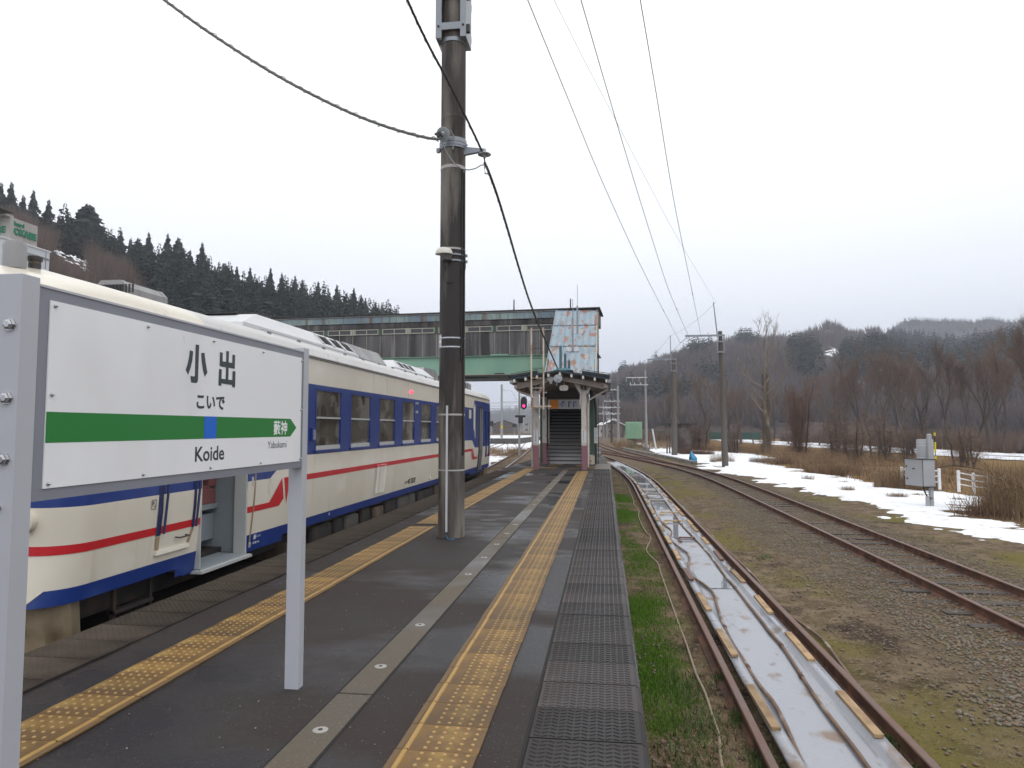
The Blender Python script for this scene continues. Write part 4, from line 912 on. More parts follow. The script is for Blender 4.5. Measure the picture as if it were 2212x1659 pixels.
# disc insulator and band
b = MB(); b.lathe([(pr(5.9)+.0, -.075), (pr(5.9)+.016, -.075), (pr(5.9)+.016, .075), (pr(5.9), .075)], (PX, PY, 5.90), n=32)
for k in (-.03, .02): b.lathe([(pr(5.9)+.01, -.012), (pr(5.9)+.022, -.012), (pr(5.9)+.022, .012), (pr(5.9)+.01, .012)], (PX, PY, 5.90+k), n=32)
b.box(PX-.25, PX-.2, PY-.06, PY, 5.80, 5.86); b.cyl((PX+.18, PY-.08, 5.86), (PX+.25, PY-.10, 5.865), .008, n=6); put('band', b, m_galv, PO, smooth=True)
b = MB(); b.lathe([(.02, -.06), (.06, -.045), (.10, -.012), (.104, 0), (.10, .010), (.085, .006), (.083, .016), (.076, .018), (.066, .008), (.062, .018), (.054, .02), (.044, .01), (.035, .03), (.02, .05)], (PX-.085, PY-.33, 5.955), (-.12, -.95, -.25), 30); ins = put('disc_insulator', b, m_porc, PO, smooth=True)
b = MB(); b.tube([(PX-.09, PY-.36, 5.95), (PX-.13, PY-.40, 5.92), (PX-.19, PY-.40, 5.93)], .018, 6); b.tube([(PX-.11, PY-.37, 5.97), (PX-.2, PY-.36, 5.945)], .014, 6); b.box(PX-.16, PX-.12, PY-.42, PY-.37, 5.89, 5.95); put('clevis', b, m_dark, ins)
b = MB(); b.tube([(PX+.01, PY-.30, 6.03), (PX+.06, PY-.25, 5.95), (PX+.065, PY-.23, 5.86), (PX+.04, PY-.215, 5.76)], .012, 6); put('strap', b, m_galv, PO)
b = MB(); b.prism([(PX+.17, PY-.06, 5.86), (PX+.17, PY-.06, 5.735), (PX+.43, PY-.10, 5.755), (PX+.50, PY-.11, 5.74), (PX+.50, PY-.11, 5.795)], (.01, .06, 0)); put('side_bracket', b, m_galv, PO)
b = MB(); c0 = Vector((PX+.505, PY-.12, 5.72)); b.lathe([(.025, .06), (.03, .02), (.045, 0), (.098, -.018), (.100, -.028), (.07, -.022), (.06, -.032), (.04, -.026), (.025, -.05), (.02, -.075)], c0, n=26); put('disc_insulator', b, m_porc, PO, smooth=True)
b = MB(); b.tube([(PX-.12, PY-.39, 5.90), (PX-.08, PY-.30, 5.78), (PX-.02, PY-.24, 5.66), (PX+.07, PY-.22, 5.54), (PX+.17, PY-.19, 5.47), (PX+.27, PY-.17, 5.452), (PX+.37, PY-.15, 5.475), (PX+.46, PY-.14, 5.53), (PX+.50, PY-.13, 5.53)], .009, 7); put('jumper_cable', b, m_galv, PO, smooth=True)
# floodlight with white cap
lc = Vector((PX-.075, PY-.255, 4.165)); m_lampw = mat('lamp_cap_white', (.58, .57, .50), .4, .06, 8); m_lampg = mat('lamp_body', (.10, .095, .09), .5, .2, 20)
b = MB(); b.loft([[lc+Vector((math.cos(t)*.13*k*1.0, math.sin(t)*.10*k, h)) for t in np.linspace(0, 2*math.pi, 21)[:-1]] for k, h in ((1.0, .0), (1.0, .012), (.93, .05), (.75, .082), (.4, .10), (.02, .105))], 0)
lp = put('floodlight', b, m_lampw, PO, smooth=True)
b = MB(); b.loft([[lc+Vector((.03+math.cos(t)*k[0], .02+math.sin(t)*k[1], h)) for t in np.linspace(0, 2*math.pi, 17)[:-1]] for k, h in (((.10, .085), 0), ((.085, .07), -.04), ((.075, .06), -.085), ((.05, .04), -.10))], 0); put('lamp_body', b, m_lampg, lp, smooth=True)
b = MB(); 
for z in (4.185, 4.095): b.loft([[(PX+math.cos(rad(a))*(pr(4)+r_), PY+math.sin(rad(a))*(pr(4)+r_), z+q_) for r_, q_ in ((.004, -.012), (.012, -.012), (.012, .012), (.004, .012))] for a in range(-100, 1, 10)], 0)
b.box(PX+.19, PX+.235, PY-.05, PY-.02, 4.165, 4.205); b.box(PX+.19, PX+.235, PY-.05, PY-.02, 4.075, 4.115); put('perforated_strap', b, m_galv, lp)
b = MB(); b.tube([(PX+.2, PY-.07, 4.25), (PX+.215, PY-.09, 4.0), (PX+.20, PY-.12, 3.86), (PX+.17, PY-.14, 3.95)], .008, 6); b.tube([(PX-.06, PY-.2, 4.0), (PX-.10, PY-.19, 3.85), (PX-.04, PY-.205, 3.74), (PX+.06, PY-.20, 3.76)], .006, 6); put('cable', b, m_rubber, lp, smooth=True)

# ---- aerial cables
m_cable = mat('weathered_cable', (.15, .15, .145), .6, .15, 20); m_cabled = mat('dark_cable', (.035, .033, .030), .6, .2, 20); m_wire = mat('wire', (.07, .075, .085), .6)
def sag_pts(pix, Pa, Pb):
    """points of a hanging line in the upright plane through Pa and Pb"""
    n_ = Vector((Pb[1]-Pa[1], -(Pb[0]-Pa[0]), 0)); out = []
    for x, y in pix:
        d = ray(x, y); t = (Vector((Pa[0], Pa[1], 0))-_C).dot(n_)/d.dot(n_); out.append(_C+d*t)
    return out
def dense(pts, step=.04):
    out = []; n = len(pts)
    P = [pts[0]*2-pts[1]]+list(pts)+[pts[-1]*2-pts[-2]]
    for k in range(1, n):
        a, b_, c, d = P[k-1], P[k], P[k+1], P[k+2]; m = max(2, int((c-b_).length/step))
        for i in range(m):
            t = i/m; out.append(.5*((2*b_)+(c-a)*t+(2*a-5*b_+4*c-d)*t*t+(3*b_-a-3*c+d)*t**3))
    return out+[pts[-1]]
def onward(pts, L=14, k=.5):
    d = (pts[0]-pts[1]).normalized(); st = max(.4, (pts[0]-pts[1]).length); out = [pts[0]]; g = 0
    while g < L: d = Vector((d.x, d.y, d.z*.99 if L > 20 else d.z*.985)); out.insert(0, out[0]+d*st); g += st
    return out+list(pts[1:])
def twisted(name, pts, r, m, label, pitch=.16, loops=0.012, wr=.0035):
    t = thing(name, label, 'cable', pts[-1]); P = dense(pts, .03); b = MB(); b.tube(P, r, 7); put('core', b, m, t, smooth=True)
    b = MB(); H = []; L = 0
    for i, p in enumerate(P):
        if i: L += (p-P[i-1]).length
        d = (P[min(i+1, len(P)-1)]-P[max(0, i-1)]).normalized(); a = d.cross(Vector((0, 0, 1))).normalized(); c = a.cross(d); w = 2*math.pi*L/pitch
        rr = r+wr*.6+loops*max(0, math.sin(w*.5+.4*math.sin(w*.13)))**2
        H.append(p+a*math.cos(w)*rr+c*math.sin(w)*rr)
    b.tube(H, wr, 5); put('lashing_wire', b, m, t, smooth=True)
    return t
A_ = (PX-.2, PY-.40); far1 = atZ(355, 0, 7.9)
c1p = sag_pts([(330, -18), (355, 0), (430, 55), (520, 115), (600, 164), (680, 207), (760, 245), (830, 272), (890, 290), (925, 298), (948, 301)], (far1.x, far1.y), A_)
twisted('aerial_cable', onward(c1p), .021, m_cable, 'thick grey lashed cable running up from the concrete pole over the railcar', pitch=.15, loops=.02, wr=.006)
B_ = (PX+.46, PY-.16); far2 = atY(880, 0, 7.6)
c2p = sag_pts([(872, -16), (880, 0), (905, 55), (935, 115), (965, 170), (1000, 240), (1030, 302), (1045, 336)], (far2.x, far2.y), B_)
twisted('aerial_cable', onward(c2p), .016, m_cabled, 'dark lashed cable crossing in front of the concrete pole to its side bracket', pitch=.13)
E_ = (-1.80, 26.15)
c3p = sag_pts([(1047, 352), (1056, 372), (1075, 425), (1098, 500), (1120, 575), (1142, 645), (1165, 705), (1188, 758), (1209, 806), (1218, 826)], B_, E_)
twisted('aerial_cable', c3p, .021, m_cabled, 'dark lashed cable running from the concrete pole to the waiting shelter', pitch=.17, loops=.008)
b = MB(); b.tube([c2p[-1], c2p[-1]+Vector((.02, 0, -.12)), c2p[-1]+Vector((.07, .02, -.28)), c3p[0]+Vector((0, .05, -.15)), c3p[0]+Vector((-.01, .03, -.05))], .010, 6); b.cyl(c0+Vector((0, 0, -.07)), c3p[0], .009, n=6); put('cable_loop', b, m_cabled, PO, smooth=True)
ends = []
# ================================================================ WAITING SHELTER AT THE STAIR FOOT
m_pink = mat('pink_post', (.235, .105, .125), .65, .1, 10, layers=[((.15, .08, .08), 3, .62, .1, one)]); m_post = mat('cream_post', (.50, .46, .42), .6, .06, 6, layers=[((.30, .20, .14), 5, .66, .07, (1, 1, .3))])
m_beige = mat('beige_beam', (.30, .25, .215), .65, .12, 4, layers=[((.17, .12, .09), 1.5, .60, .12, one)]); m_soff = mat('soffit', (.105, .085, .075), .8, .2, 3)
m_navy = mat('navy_metal_roof', (.02, .045, .065), .45, .15, 5); m_guard = mat('snow_guard_black', (.012, .014, .018), .5, .2); m_rafter = mat('rafter_white', (.55, .54, .52), .6, .05)
m_gpost = mat('green_column', (.060, .105, .072), .6, .15, 4); m_teal = mat('teal_metal', (.055, .125, .155), .5, .12, 5); m_rustw = mat('rusty_white', (.52, .46, .38), .6, .1, 8, layers=[((.26, .10, .04), 6, .58, .09, (1.5, 1.5, .35))])
m_orange = mat('orange_sign', (.78, .27, .01), .45, .06, 6); m_signw = mat('sign_white_face', (.60, .61, .63), .4, .03)
SH = thing('waiting_shelter', 'small gabled canopy on pink and cream posts at the foot of the footbridge stairs', 'shelter', (-1.7, 28, 0))
def hpost(x0, x1, y, zt, w=.2, nm='post'):
    b = MB(); b.cham(x0, x1, y, y+w, 0, .93, .012, 0); o = put(nm, b, m_pink, SH)
    b = MB(); b.cham(x0-.002, x1+.002, y-.002, y+w+.002, .932, zt, .012, 0); put('post_upper', b, m_post, o); return o
hp = [hpost(-2.785, -2.575, 27.0, 3.02), hpost(-.91, -.715, 26.9, 3.02), hpost(-2.80, -2.61, 31.2, 3.0, .16), hpost(-.86, -.70, 30.6, 3.0, .16), hpost(-2.55, -2.50, 31.35, 2.9, .1)]
for x, y in ((-2.68, 27.0), (-.81, 26.9)):                      # capital plates and brackets
    b = MB(); b.box(x-.17, x+.17, y-.02, y+.2, 3.0, 3.05)
    for s in (-1, 1):
        b.prism([(x+s*.11, y-.03, 2.85), (x+s*.11, y-.03, 3.36), (x+s*.40, y-.03, 3.36)], (0, .02, 0))
        b.box(*sorted((x+s*.14, x+s*.10)), y-.03, y+.18, 3.05, 3.38)
    b.box(x-.01, x+.01, y-.03, y+.15, 3.05, 3.38); put('bracket', b, m_post, SH)
def zr(x): return 3.80-.158*abs(x+1.77)                       # roof surface height
XA, XB = -3.52, .16
b = MB()
top = [(x, zr(x)) for x in (XA, -2.6, -1.77, -.9, XB)]
b.loft([[(x, y, z) for x, z in top]+[(x, y, z-.055) for x, z in reversed(top)] for y in (26.2, 31.9)], 0); put('roof', b, m_navy, SH)
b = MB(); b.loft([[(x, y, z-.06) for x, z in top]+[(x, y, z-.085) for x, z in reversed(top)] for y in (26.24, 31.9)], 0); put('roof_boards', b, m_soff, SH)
for k, x in enumerate(np.linspace(XA+.10, XB-.10, 9)):
    b = MB(); s = -1 if x < -1.77 else 1; zz = zr(x)-.088
    b.hexa([(x-.035, 26.12, zz-.115), (x+.035, 26.12, zz-.115), (x+.035, 31.7, zz-.115), (x-.035, 31.7, zz-.115), (x-.035, 26.12, zz), (x+.035, 26.12, zz), (x+.035, 31.7, zz), (x-.035, 31.7, zz)]); put('rafter', b, m_rafter, SH)
for y in (26.55, 29.2, 31.4):                                  # arched cross beams
    b = MB(); U = [(x, zr(x)-.21) for x in np.linspace(-3.35, 0, 13)]; Lw = [(x, zr(x)-.21-.20-.16*abs((x+1.68)/1.67)**2*.3 + .05*(1-abs((x+1.68)/1.67))) for x in np.linspace(0, -3.35, 13)]
    b.loft([[(x, yy, z) for x, z in U+Lw] for yy in (y, y+.10)], 0); put('arched_beam', b, m_beige, SH)
for x in (-3.38, .02):
    b = MB(); b.box(x-.06, x+.06, 26.3, 31.8, 3.12, 3.26); put('eaves_beam', b, m_beige, SH)
    b = MB(); s = -1 if x < -1 else 1
    b.box(*sorted((x+s*.10, x+s*.22)), 26.15, 31.9, 3.30, 3.42); put('gutter', b, m_rgrey, SH)
for x0, x1 in ((XA-.02, -2.55), (-.85, XB+.02)):                # raised snow guards
    b = MB(); b.hexa([(x0, 26.16, zr(x0)+.02), (x1, 26.16, zr(x1)+.02), (x1, 31.8, zr(x1)+.02), (x0, 31.8, zr(x0)+.02), (x0, 26.16, zr(x0)+.11), (x1, 26.16, zr(x1)+.11), (x1, 31.8, zr(x1)+.11), (x0, 31.8, zr(x0)+.11)]); g_ = put('snow_guard', b, m_guard, SH)
    b = MB(); b.tube([(x0, 26.17, zr(x0)+.15), (x1, 26.17, zr(x1)+.15)], .012, 5)
    for k in range(5): xx = x0+(x1-x0)*k/4; b.tube([(xx, 26.17, zr(xx)+.10), (xx, 26.17, zr(xx)+.15)], .008, 4)
    put('guard_rail', b, m_dark, g_)
b = MB(); b.tube([(-3.40, 26.7, 3.25), (-3.40, 26.7, 3.10), (-3.30, 26.8, 3.02), (-2.86, 27.1, 2.85), (-2.82, 27.15, 2.7), (-2.82, 27.15, .1)], .045, 8); put('downpipe', b, m_post, SH, smooth=True)
b = MB(); b.tube([(.10, 26.9, 3.24), (.08, 26.9, 3.08), (-.62, 27.0, 2.68), (-.66, 27.05, 2.5), (-.66, 27.05, .1)], .035, 8); put('downpipe', b, m_post, SH, smooth=True)
b = MB(); b.tube([(-.92, 26.85, 3.1), (-.93, 26.85, 2.75), (-.96, 26.88, 2.5)], .035, 7); put('cable_duct', b, m_post, SH, smooth=True)
b = MB()
for x0, z0, h in ((-1.66, 3.86, .95), (-1.50, 3.84, .70), (-1.36, 3.82, .48)):
    b.cham(x0-.07, x0+.03, 26.6+(.95-h), 26.72+(.95-h), z0-.1, z0+h-.05, .02); b.tube([(x0-.05, 26.6+(.95-h), z0+h-.06), (x0-.02, 26.6+(.95-h), z0+h+.01), (x0+.01, 26.6+(.95-h), z0+h-.06)], .01, 5)
b.hexa([(-1.95, 26.4, 3.80), (-1.2, 26.4, 3.80), (-1.2, 27.6, 3.80), (-1.95, 27.6, 3.80), (-1.75, 26.5, 3.90), (-1.4, 26.5, 3.90), (-1.4, 27.5, 3.90), (-1.75, 27.5, 3.90)]); put('ridge_snow_splitter', b, m_teal, SH)
# things that hang from or lean on the shelter
b = MB(); c = (-1.56, 26.75, 3.14)
def rr_(w, h, y, q=.35): return [(c[0]+w*abs(math.cos(t))**q*(1 if math.cos(t) >= 0 else -1), y, c[2]+h*abs(math.sin(t))**q*(1 if math.sin(t) >= 0 else -1)) for t in np.linspace(0, 2*math.pi, 25)[:-1]]
b.loft([rr_(.165, .105, 26.62, .5), rr_(.15, .09, 26.66, .5), rr_(.06, .05, 26.70, .9), rr_(.03, .03, 26.84, 1)], 0); b.cyl((c[0], 26.85, c[2]), (c[0], 26.85, 3.45), .02, n=6)
sp1 = thing('loudspeaker', 'grey horn loudspeaker hanging under the shelter gable', 'loudspeaker', (c[0], 26.8, 3.45)); put('horn', b, m_post, sp1, smooth=True)
b = MB(); b.lathe([(.055, 0), (.03, .03), (.001, .05)], (c[0], 26.705, c[2]), (0, -1, 0), 12); put('driver', b, m_dark, sp1, smooth=True)
b = MB(); b.lathe([(.15, 0), (.16, .01), (.12, .02), (.1, .01), (.05, .03), (.001, .03)], (-1.75, 26.15, 3.47), (0, -1, 0), 24); b.tube([(-1.75, 26.1, 3.45), (-1.78, 26.0, 3.3), (-1.80, 26.05, 3.2)], .02, 6)
tagp(put('insulator', b, m_porc, smooth=True), 'round porcelain insulator holding the cable end on the shelter gable', 'insulator')
b = MB(); b.loft([[(-2.03+x*k, 26.2+y, z) for x, y in ((-.15, 0), (.15, 0), (.15, .15), (-.15, .15))] for k, z in ((1, 3.52), (.9, 3.44), (.35, 3.36), (.3, 3.28))], 0)
tagp(put('lamp', b, m_rgrey), 'grey funnel shaped lamp fixed under the shelter roof beside the insulator', 'lamp')
LD = thing('ladder', 'tall rusty white ladder standing upright against the shelter', 'ladder', (-2.5, 26.05, 2.3))
for x in (-2.745, -2.285): put('rail', MB().box(x-.028, x+.028, 25.98, 26.04, 2.30, 5.40), m_rustw, LD)
for k in range(7): put('rung', MB().cyl((-2.72, 26.01, 2.36+.375*k), (-2.31, 26.01, 2.36+.375*k), .012, n=6), m_dark if k > 3 else m_rustw, LD)
b = MB(); b.box(-2.76, -2.0, 26.02, 26.06, 2.40, 2.45); b.box(-2.8, -2.25, 26.05, 27.0, 2.40, 2.43); put('bracket', b, m_rustw, LD)
# direction sign over the stair foot
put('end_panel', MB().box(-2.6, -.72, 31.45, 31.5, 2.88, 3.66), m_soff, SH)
sg = thing('direction_sign', 'hanging orange and white direction sign with numbers 1, 2 and 3 above the stairs', 'sign', (-1.75, 30.5, 2.45))
put('sign_box', MB().box(-2.50, -1.0, 30.5, 30.62, 2.445, 2.855), m_signw, sg)
put('orange_panel', MB().box(-2.40, -2.03, 30.488, 30.4995, 2.455, 2.845), m_orange, sg)
b = MB()
for x, m in ((-1.87, 0), (-1.57, 1), (-1.36, 0)): b.box(x-.025, x+.025, 30.492, 30.4995, 2.51, 2.78, m)
put('line_mark', b, [mat('mark_blue', (.06, .19, .60), .5), mat('mark_dark', (.04, .06, .05), .5)], sg)
def onsg(x0, z0): return lambda u, v: Vector((x0+u, 30.490, z0+v))
b = MB()
for x, ch in ((-1.815, '1'), (-1.525, '2'), (-1.31, '3')): fit_text(ch, onsg(x, 2.69), .02, .045 if ch == '1' else .06, .10, b)
for x in (-1.82, -1.31): fit_text('上越線', onsg(x, 2.625), .01, .12, .032, b); fit_text('Joetsu Line', onsg(x, 2.54), .01, .15, .028, b)
fit_text('↑', onsg(-1.99, 2.60), .02, .075, .10, b); put('lettering', b, m_ink, sg, fixn=False)
b = MB(); fit_text('出口', onsg(-2.35, 2.64), .02, .18, .085, b); fit_text('↑', onsg(-2.14, 2.61), .02, .06, .09, b); put('exit_lettering', b, mat('orange_ink', (.35, .10, .01), .5), sg, fixn=False)
b = MB(); b.box(-2.5, -1.0, 30.53, 30.59, 2.93, 2.97); [b.cyl((x, 30.56, 2.85), (x, 30.56, 3.3), .012, n=5) for x in (-2.3, -1.2)]; put('hanger', b, m_dark, sg)
def post_notice(x, y, z0, z1, w, txt, lab, cat='notice'):
    t = thing('notice', lab, cat, (x, y, z0)); put('plate', MB().box(x-w/2, x+w/2, y-.008, y, z0, z1), m_signw, t); b = MB(); n = len(txt); h = (z1-z0)/(n+1)
    for k, ch in enumerate(txt): fit_text(ch, lambda u, v, k=k: Vector((x-.03+u, y-.0095, z1-h*(k+1)+v)), .02, .055, h*.72, b)
    put('lettering', b, m_ink, t, fixn=False); return t
post_notice(-2.68, 26.99, 1.0, 1.52, .17, 'きけん線路横断禁止', 'narrow white notice with vertical writing on the left shelter post')
post_notice(-.82, 26.89, 1.05, 1.55, .16, '列車に注意下さい', 'narrow white notice with vertical writing on the right shelter post')
post_notice(-.40, 30.45, .95, 1.62, .15, '立入禁止場所', 'white notice with vertical writing on the dark pipe by the green column')
b = MB(); b.box(-1.08, -1.0, 30.9, 30.94, 1.0, 1.55); ch = put('hazard_strip', b, mat('hazard_black', (.03, .03, .03), .6)); tagp(ch, 'yellow and black striped edge strip beside the stair opening', 'strip')
b = MB()
for k in range(6): b.quad([(-1.078, 30.898, 1.01+.09*k), (-1.002, 30.898, 1.05+.09*k), (-1.002, 30.898, 1.09+.09*k), (-1.078, 30.898, 1.05+.09*k)])
put('yellow_stripe', b, mat('hazard_yellow', (.7, .55, .02), .5), ch, fixn=False)

# ================================================================ FOOTBRIDGE AND STAIRS
m_step = mat('stair_concrete', (.44, .43, .42), .8, .06, 5); m_nose_shadow = mat('nosing_shadow_line', (.04, .038, .036), .7)
m_wall = mat('stained_wall_panel', (.115, .11, .112), .85, .15, 3, layers=[((.035, .032, .033), .9, .50, .14, (1.6, 1, .16)), ((.19, .18, .18), 1.6, .62, .08, (1.6, 1, .12))], bump=.3, bsc=5, bdist=.02, coord='Object')
m_fasc = mat('corrugated_fascia', (.23, .31, .30), .55, .1, 2, layers=[((.13, .19, .24), .6, .52, .10, (1, 1, .2)), ((.12, .075, .05), 2.2, .60, .07, (1.2, 1, .06))])
m_band2 = mat('sooty_band', (.055, .05, .05), .9, .3, 3, layers=[((.14, .13, .13), 1.5, .58, .1, (1.5, 1, .2)), ((.015, .013, .013), 1.2, .6, .1, (1.5, 1, .2))])
m_girder = mat('green_girder', (.22, .40, .30), .5, .06, 1.2, layers=[((.29, .42, .28), .5, .58, .12, (1, 1, .6)), ((.17, .34, .25), .35, .55, .1, (1, 1, .5))]); m_flange = mat('sooty_flange', (.03, .035, .03), .8, .3, 3)
m_dirtyg = mat('soot', (.03, .03, .025), .9, .4, 3); m_winf = mat('pale_window_frame', (.36, .355, .30), .6, .1, 4); m_wing = mat('dusty_glass', (.05, .048, .055), .3, .3, 1)
m_bluer = mat('rusted_blue_roof', (.245, .315, .37), .65, .07, 3, spec=.3, layers=[((.20, .25, .28), .8, .6, .12, (1, .5, 1)), ((.27, .145, .11), 2.4, .57, .03, (1.3, .38, .38)), ((.36, .33, .29), 3.6, .63, .05, (1.2, .5, .5))], coord='Object')
BR = thing('footbridge', 'covered footbridge with sooty wall panels on a pale green girder', 'footbridge', (-.4, 42, 4.7))
BR.rotation_euler.z = -math.atan(.062)
def bput(name, b, m, parent=BR, **k):        # the bridge is built along its own axis: local x runs back over the tracks
    o = put(name, b, m, parent, off=(0, 0, 0), **k); return o
LB = 35.0
def L0(z): return z-4.7
b = MB(); b.box(-LB, 0, .0, 3.0, L0(6.1), L0(6.14)); b.box(-LB, 0, .06, 2.9, L0(8.0), L0(8.75)); bput('deck', b, m_wall)
b = MB(); b.box(-LB, -2.4, .0, .06, L0(6.12), L0(7.62)); b.box(-LB, -2.4, .02, .05, L0(7.62), L0(8.0)); b.box(-LB, -2.4, 2.9, 3.0, L0(6.1), L0(8.7)); bput('wall', b, m_wall)
b = MB(); b.box(-LB, -2.4, -.03, .02, L0(8.0), L0(8.34)); bput('sooty_band', b, m_band2)
b = MB()
x = -2.4
while x > -LB:
    b.box(x-.50, x-.012, -.075, -.035, L0(8.35), L0(8.74), 0); b.box(x-.012, x+.012, -.095, -.03, L0(8.34), L0(8.78), 1); x -= .52
fs = bput('fascia', b, [m_fasc, m_rgrey])
b = MB(); b.box(-LB, 0.15, -.16, 3.1, L0(8.82), L0(8.90), 0); b.box(-LB, -2.4, -.12, 0, L0(8.755), L0(8.82), 1); bput('roof', b, [m_dirtyg, m_rgrey])
n = 0; x = -2.75
while x > -LB+2:
    f = MB(); a, c = x-1.62, x
    f.box(a, c, -.05, .01, L0(7.60), L0(7.65)); f.box(a, c, -.05, .01, L0(7.90), L0(7.95)); [f.box(q, q+.05, -.05, .01, L0(7.65), L0(7.90)) for q in (a, (a+c)/2-.025, c-.05)]
    w = bput('window', f, m_winf); g = MB(); g.box(a+.05, c-.05, -.01, .0, L0(7.65), L0(7.90)); bput('pane', g, m_wing, w)
    p = MB(); p.box(a-.26, a-.16, -.06, .0, L0(7.58), L0(7.97)); p.box(a-.13, a-.03, -.05, .0, L0(7.58), L0(7.97)); bput('mullion', p, m_gpost if n % 2 else m_winf)
    s = MB(); s.box(a-.155, a-.135, -.025, .0, L0(6.15), L0(7.58)); bput('joint_strip', s, m_winf); s = MB(); s.box((a+c)/2-.01, (a+c)/2+.01, -.025, .0, L0(6.15), L0(7.58)); bput('joint_strip', s, m_winf)
    x -= 1.88; n += 1
b = MB(); b.box(-LB, -2.55, -.02, .02, L0(4.93), L0(6.06), 0); b.box(-LB, -2.55, -.16, .16, L0(6.06), L0(6.09), 0); b.box(-LB, -2.55, 2.7, 2.74, L0(4.93), L0(6.06), 0); b.box(-LB, -2.55, -.16, .16, L0(4.88), L0(4.925), 2); b.box(-LB, -2.55, .2, 2.9, L0(4.70), L0(4.88), 1); b.box(-LB, -2.55, -.14, .14, L0(4.78), L0(4.88), 1)
gd = bput('girder', b, [m_girder, m_flange, m_beige])
b = MB(); xj = -6.05
for k in range(12):
    for q in (-.24, -.10, .04, .18): b.lathe([(.018, 0), (.012, .012)], (xj+q, -.022, L0(4.98)+k*.09), (0, -1, 0), 6)
b.box(xj-.55, xj+.55, -.17, -.02, L0(6.1), L0(6.17)); bput('splice_rivets', b, m_girder, gd)
b = MB(); b.box(xj-.30, xj+.30, -.17, -.03, L0(4.925), L0(4.99)); b.box(xj-.7, xj+.6, -.15, .1, L0(4.68), L0(4.78)); bput('splice_soot', b, m_dirtyg, gd)
for x, z1 in ((-5.35, 9.75), (-1.75, 9.68), (-13.6, 9.7), (-20.3, 9.55), (-24.9, 9.5), (-29.3, 9.5)):
    b = MB(); b.cyl((x, 1.0, L0(8.8)), (x, 1.0, L0(z1)), .05, .035, n=6); bput('roof_mast', b, m_dark)
# enclosed stair with its sloping roof
ST = thing('stair_tower', 'enclosed station stairs under a rust-patched pale blue sloping roof', 'staircase', (-1.6, 31.5, 0))
b = MB(); xa, xb = -2.75, -.94
for k in range(34):
    y, z = 31.45+.31*k, .163*k
    b.box(xa, xb, y, y+.33, z, z+.155, 0); b.box(xa, xb, y-.02, y+.05, z+.118, z+.163, 1)  # dark nosing edge paints in the shadow line under each tread
put('steps', b, [m_step, m_nose_shadow], ST)
def slope(x0, x1, y0, y1, za, zb, th, o=0): return [(x0, y0, za+o), (x1, y0, za+o), (x1, y1, zb+o), (x0, y1, zb+o), (x0, y0, za+o+th), (x1, y0, za+o+th), (x1, y1, zb+o+th), (x0, y1, zb+o+th)]
def rz_(y): return 3.15+(y-31.9)*(8.76-3.15)/(42.3-31.9)
segs = [(31.9, 37.0), (37.0, 39.75), (39.75, 42.3)]
xL0, xR0 = -2.93, -.42
for k, (a, c) in enumerate(segs):
    b = MB(); b.hexa(slope(xL0, xR0, a, c, rz_(a), rz_(c), .05, .05*k))
    for i in range(8):
        x = xL0+.02+(xR0-xL0-.06)*i/7; b.hexa(slope(x-.02, x+.02, a-.03, c, rz_(a-.03), rz_(c), .055, .05+.05*k)); 
    put('roof', b, m_bluer, ST)
    if k: put('roof_joint', MB().hexa(slope(xL0, xR0, a-.05, a+.02, rz_(a-.05), rz_(a+.02), .045, .05*k-.03)), m_dark, ST)
b = MB()
for x in (-2.88, -.50):
    b.prism([(x, 31.6, 2.6), (x, 31.6, 3.1), (x, 42.3, 8.7), (x, 42.3, 4.9), (x, 40.5, 4.2)], (.06, 0, 0))
put('side_wall', b, m_wall, ST)
b = MB(); b.prism([(-2.75, 31.5, 0), (-2.75, 42.3, 5.6), (-2.75, 42.3, 8.2), (-2.75, 31.5, 2.6)], (.05, 0, 0)); b.prism([(-1.0, 31.5, 0), (-1.0, 42.3, 5.6), (-1.0, 42.3, 8.2), (-1.0, 31.5, 2.6)], (.05, 0, 0)); b.hexa(slope(-2.75, -.9, 31.7, 42.3, 2.95, 8.5, .04)); b.box(-2.7, -.9, 42.6, 42.7, 5, 8.6); put('lining', b, mat('stair_lining', (.07, .066, .064), .8, .2, 3), ST)
b = MB(); b.hexa(slope(-.46, -.40, 31.9, 42.3, 2.95, 8.60, .30)); put('edge_trim', b, m_winf, ST)
b = MB(); b.box(-.42, -.34, 41.7, 42.4, 4.4, 8.7); put('end_wall', b, m_wall, ST)
b = MB(); b.box(-.68, -.50, 31.1, 31.3, 0, 3.3); b.box(-2.98, -2.84, 32.0, 32.15, 0, 3.3); b.box(-.68, -.5, 36, 36.2, -.9, 4.9); b.box(-2.98, -2.84, 36, 36.2, -.9, 4.9); b.box(-.72, -.5, 41.6, 41.85, -.9, 6.0); b.box(-3.0, -2.8, 41.6, 41.85, -.9, 6); put('column', b, m_gpost, ST)
b = MB(); b.box(-.71, -.47, 31.07, 31.1, 0, .42); put('flaking_base', b, mat('flaking_paint', (.55, .50, .38), .7, .2, 8, layers=[((.30, .12, .03), 3, .53, .05, one), ((.03, .025, .02), 4, .6, .05, one)]), ST)
b = MB(); b.tube([(-.50, 31.2, 3.0), (-.42, 31.15, 2.7), (-.40, 31.1, 2.5), (-.40, 31.1, 1.4), (-.42, 31.1, 1.2), (-.42, 31.1, 0)], .055, 8); b.tube([(-.30, 31.2, 2.9), (-.31, 31.2, 0)], .018, 6); b.tube([(-.75, 30.9, 2.9), (-.75, 30.9, 0)], .02, 6); put('service_pipe', b, m_dark, ST, smooth=True)
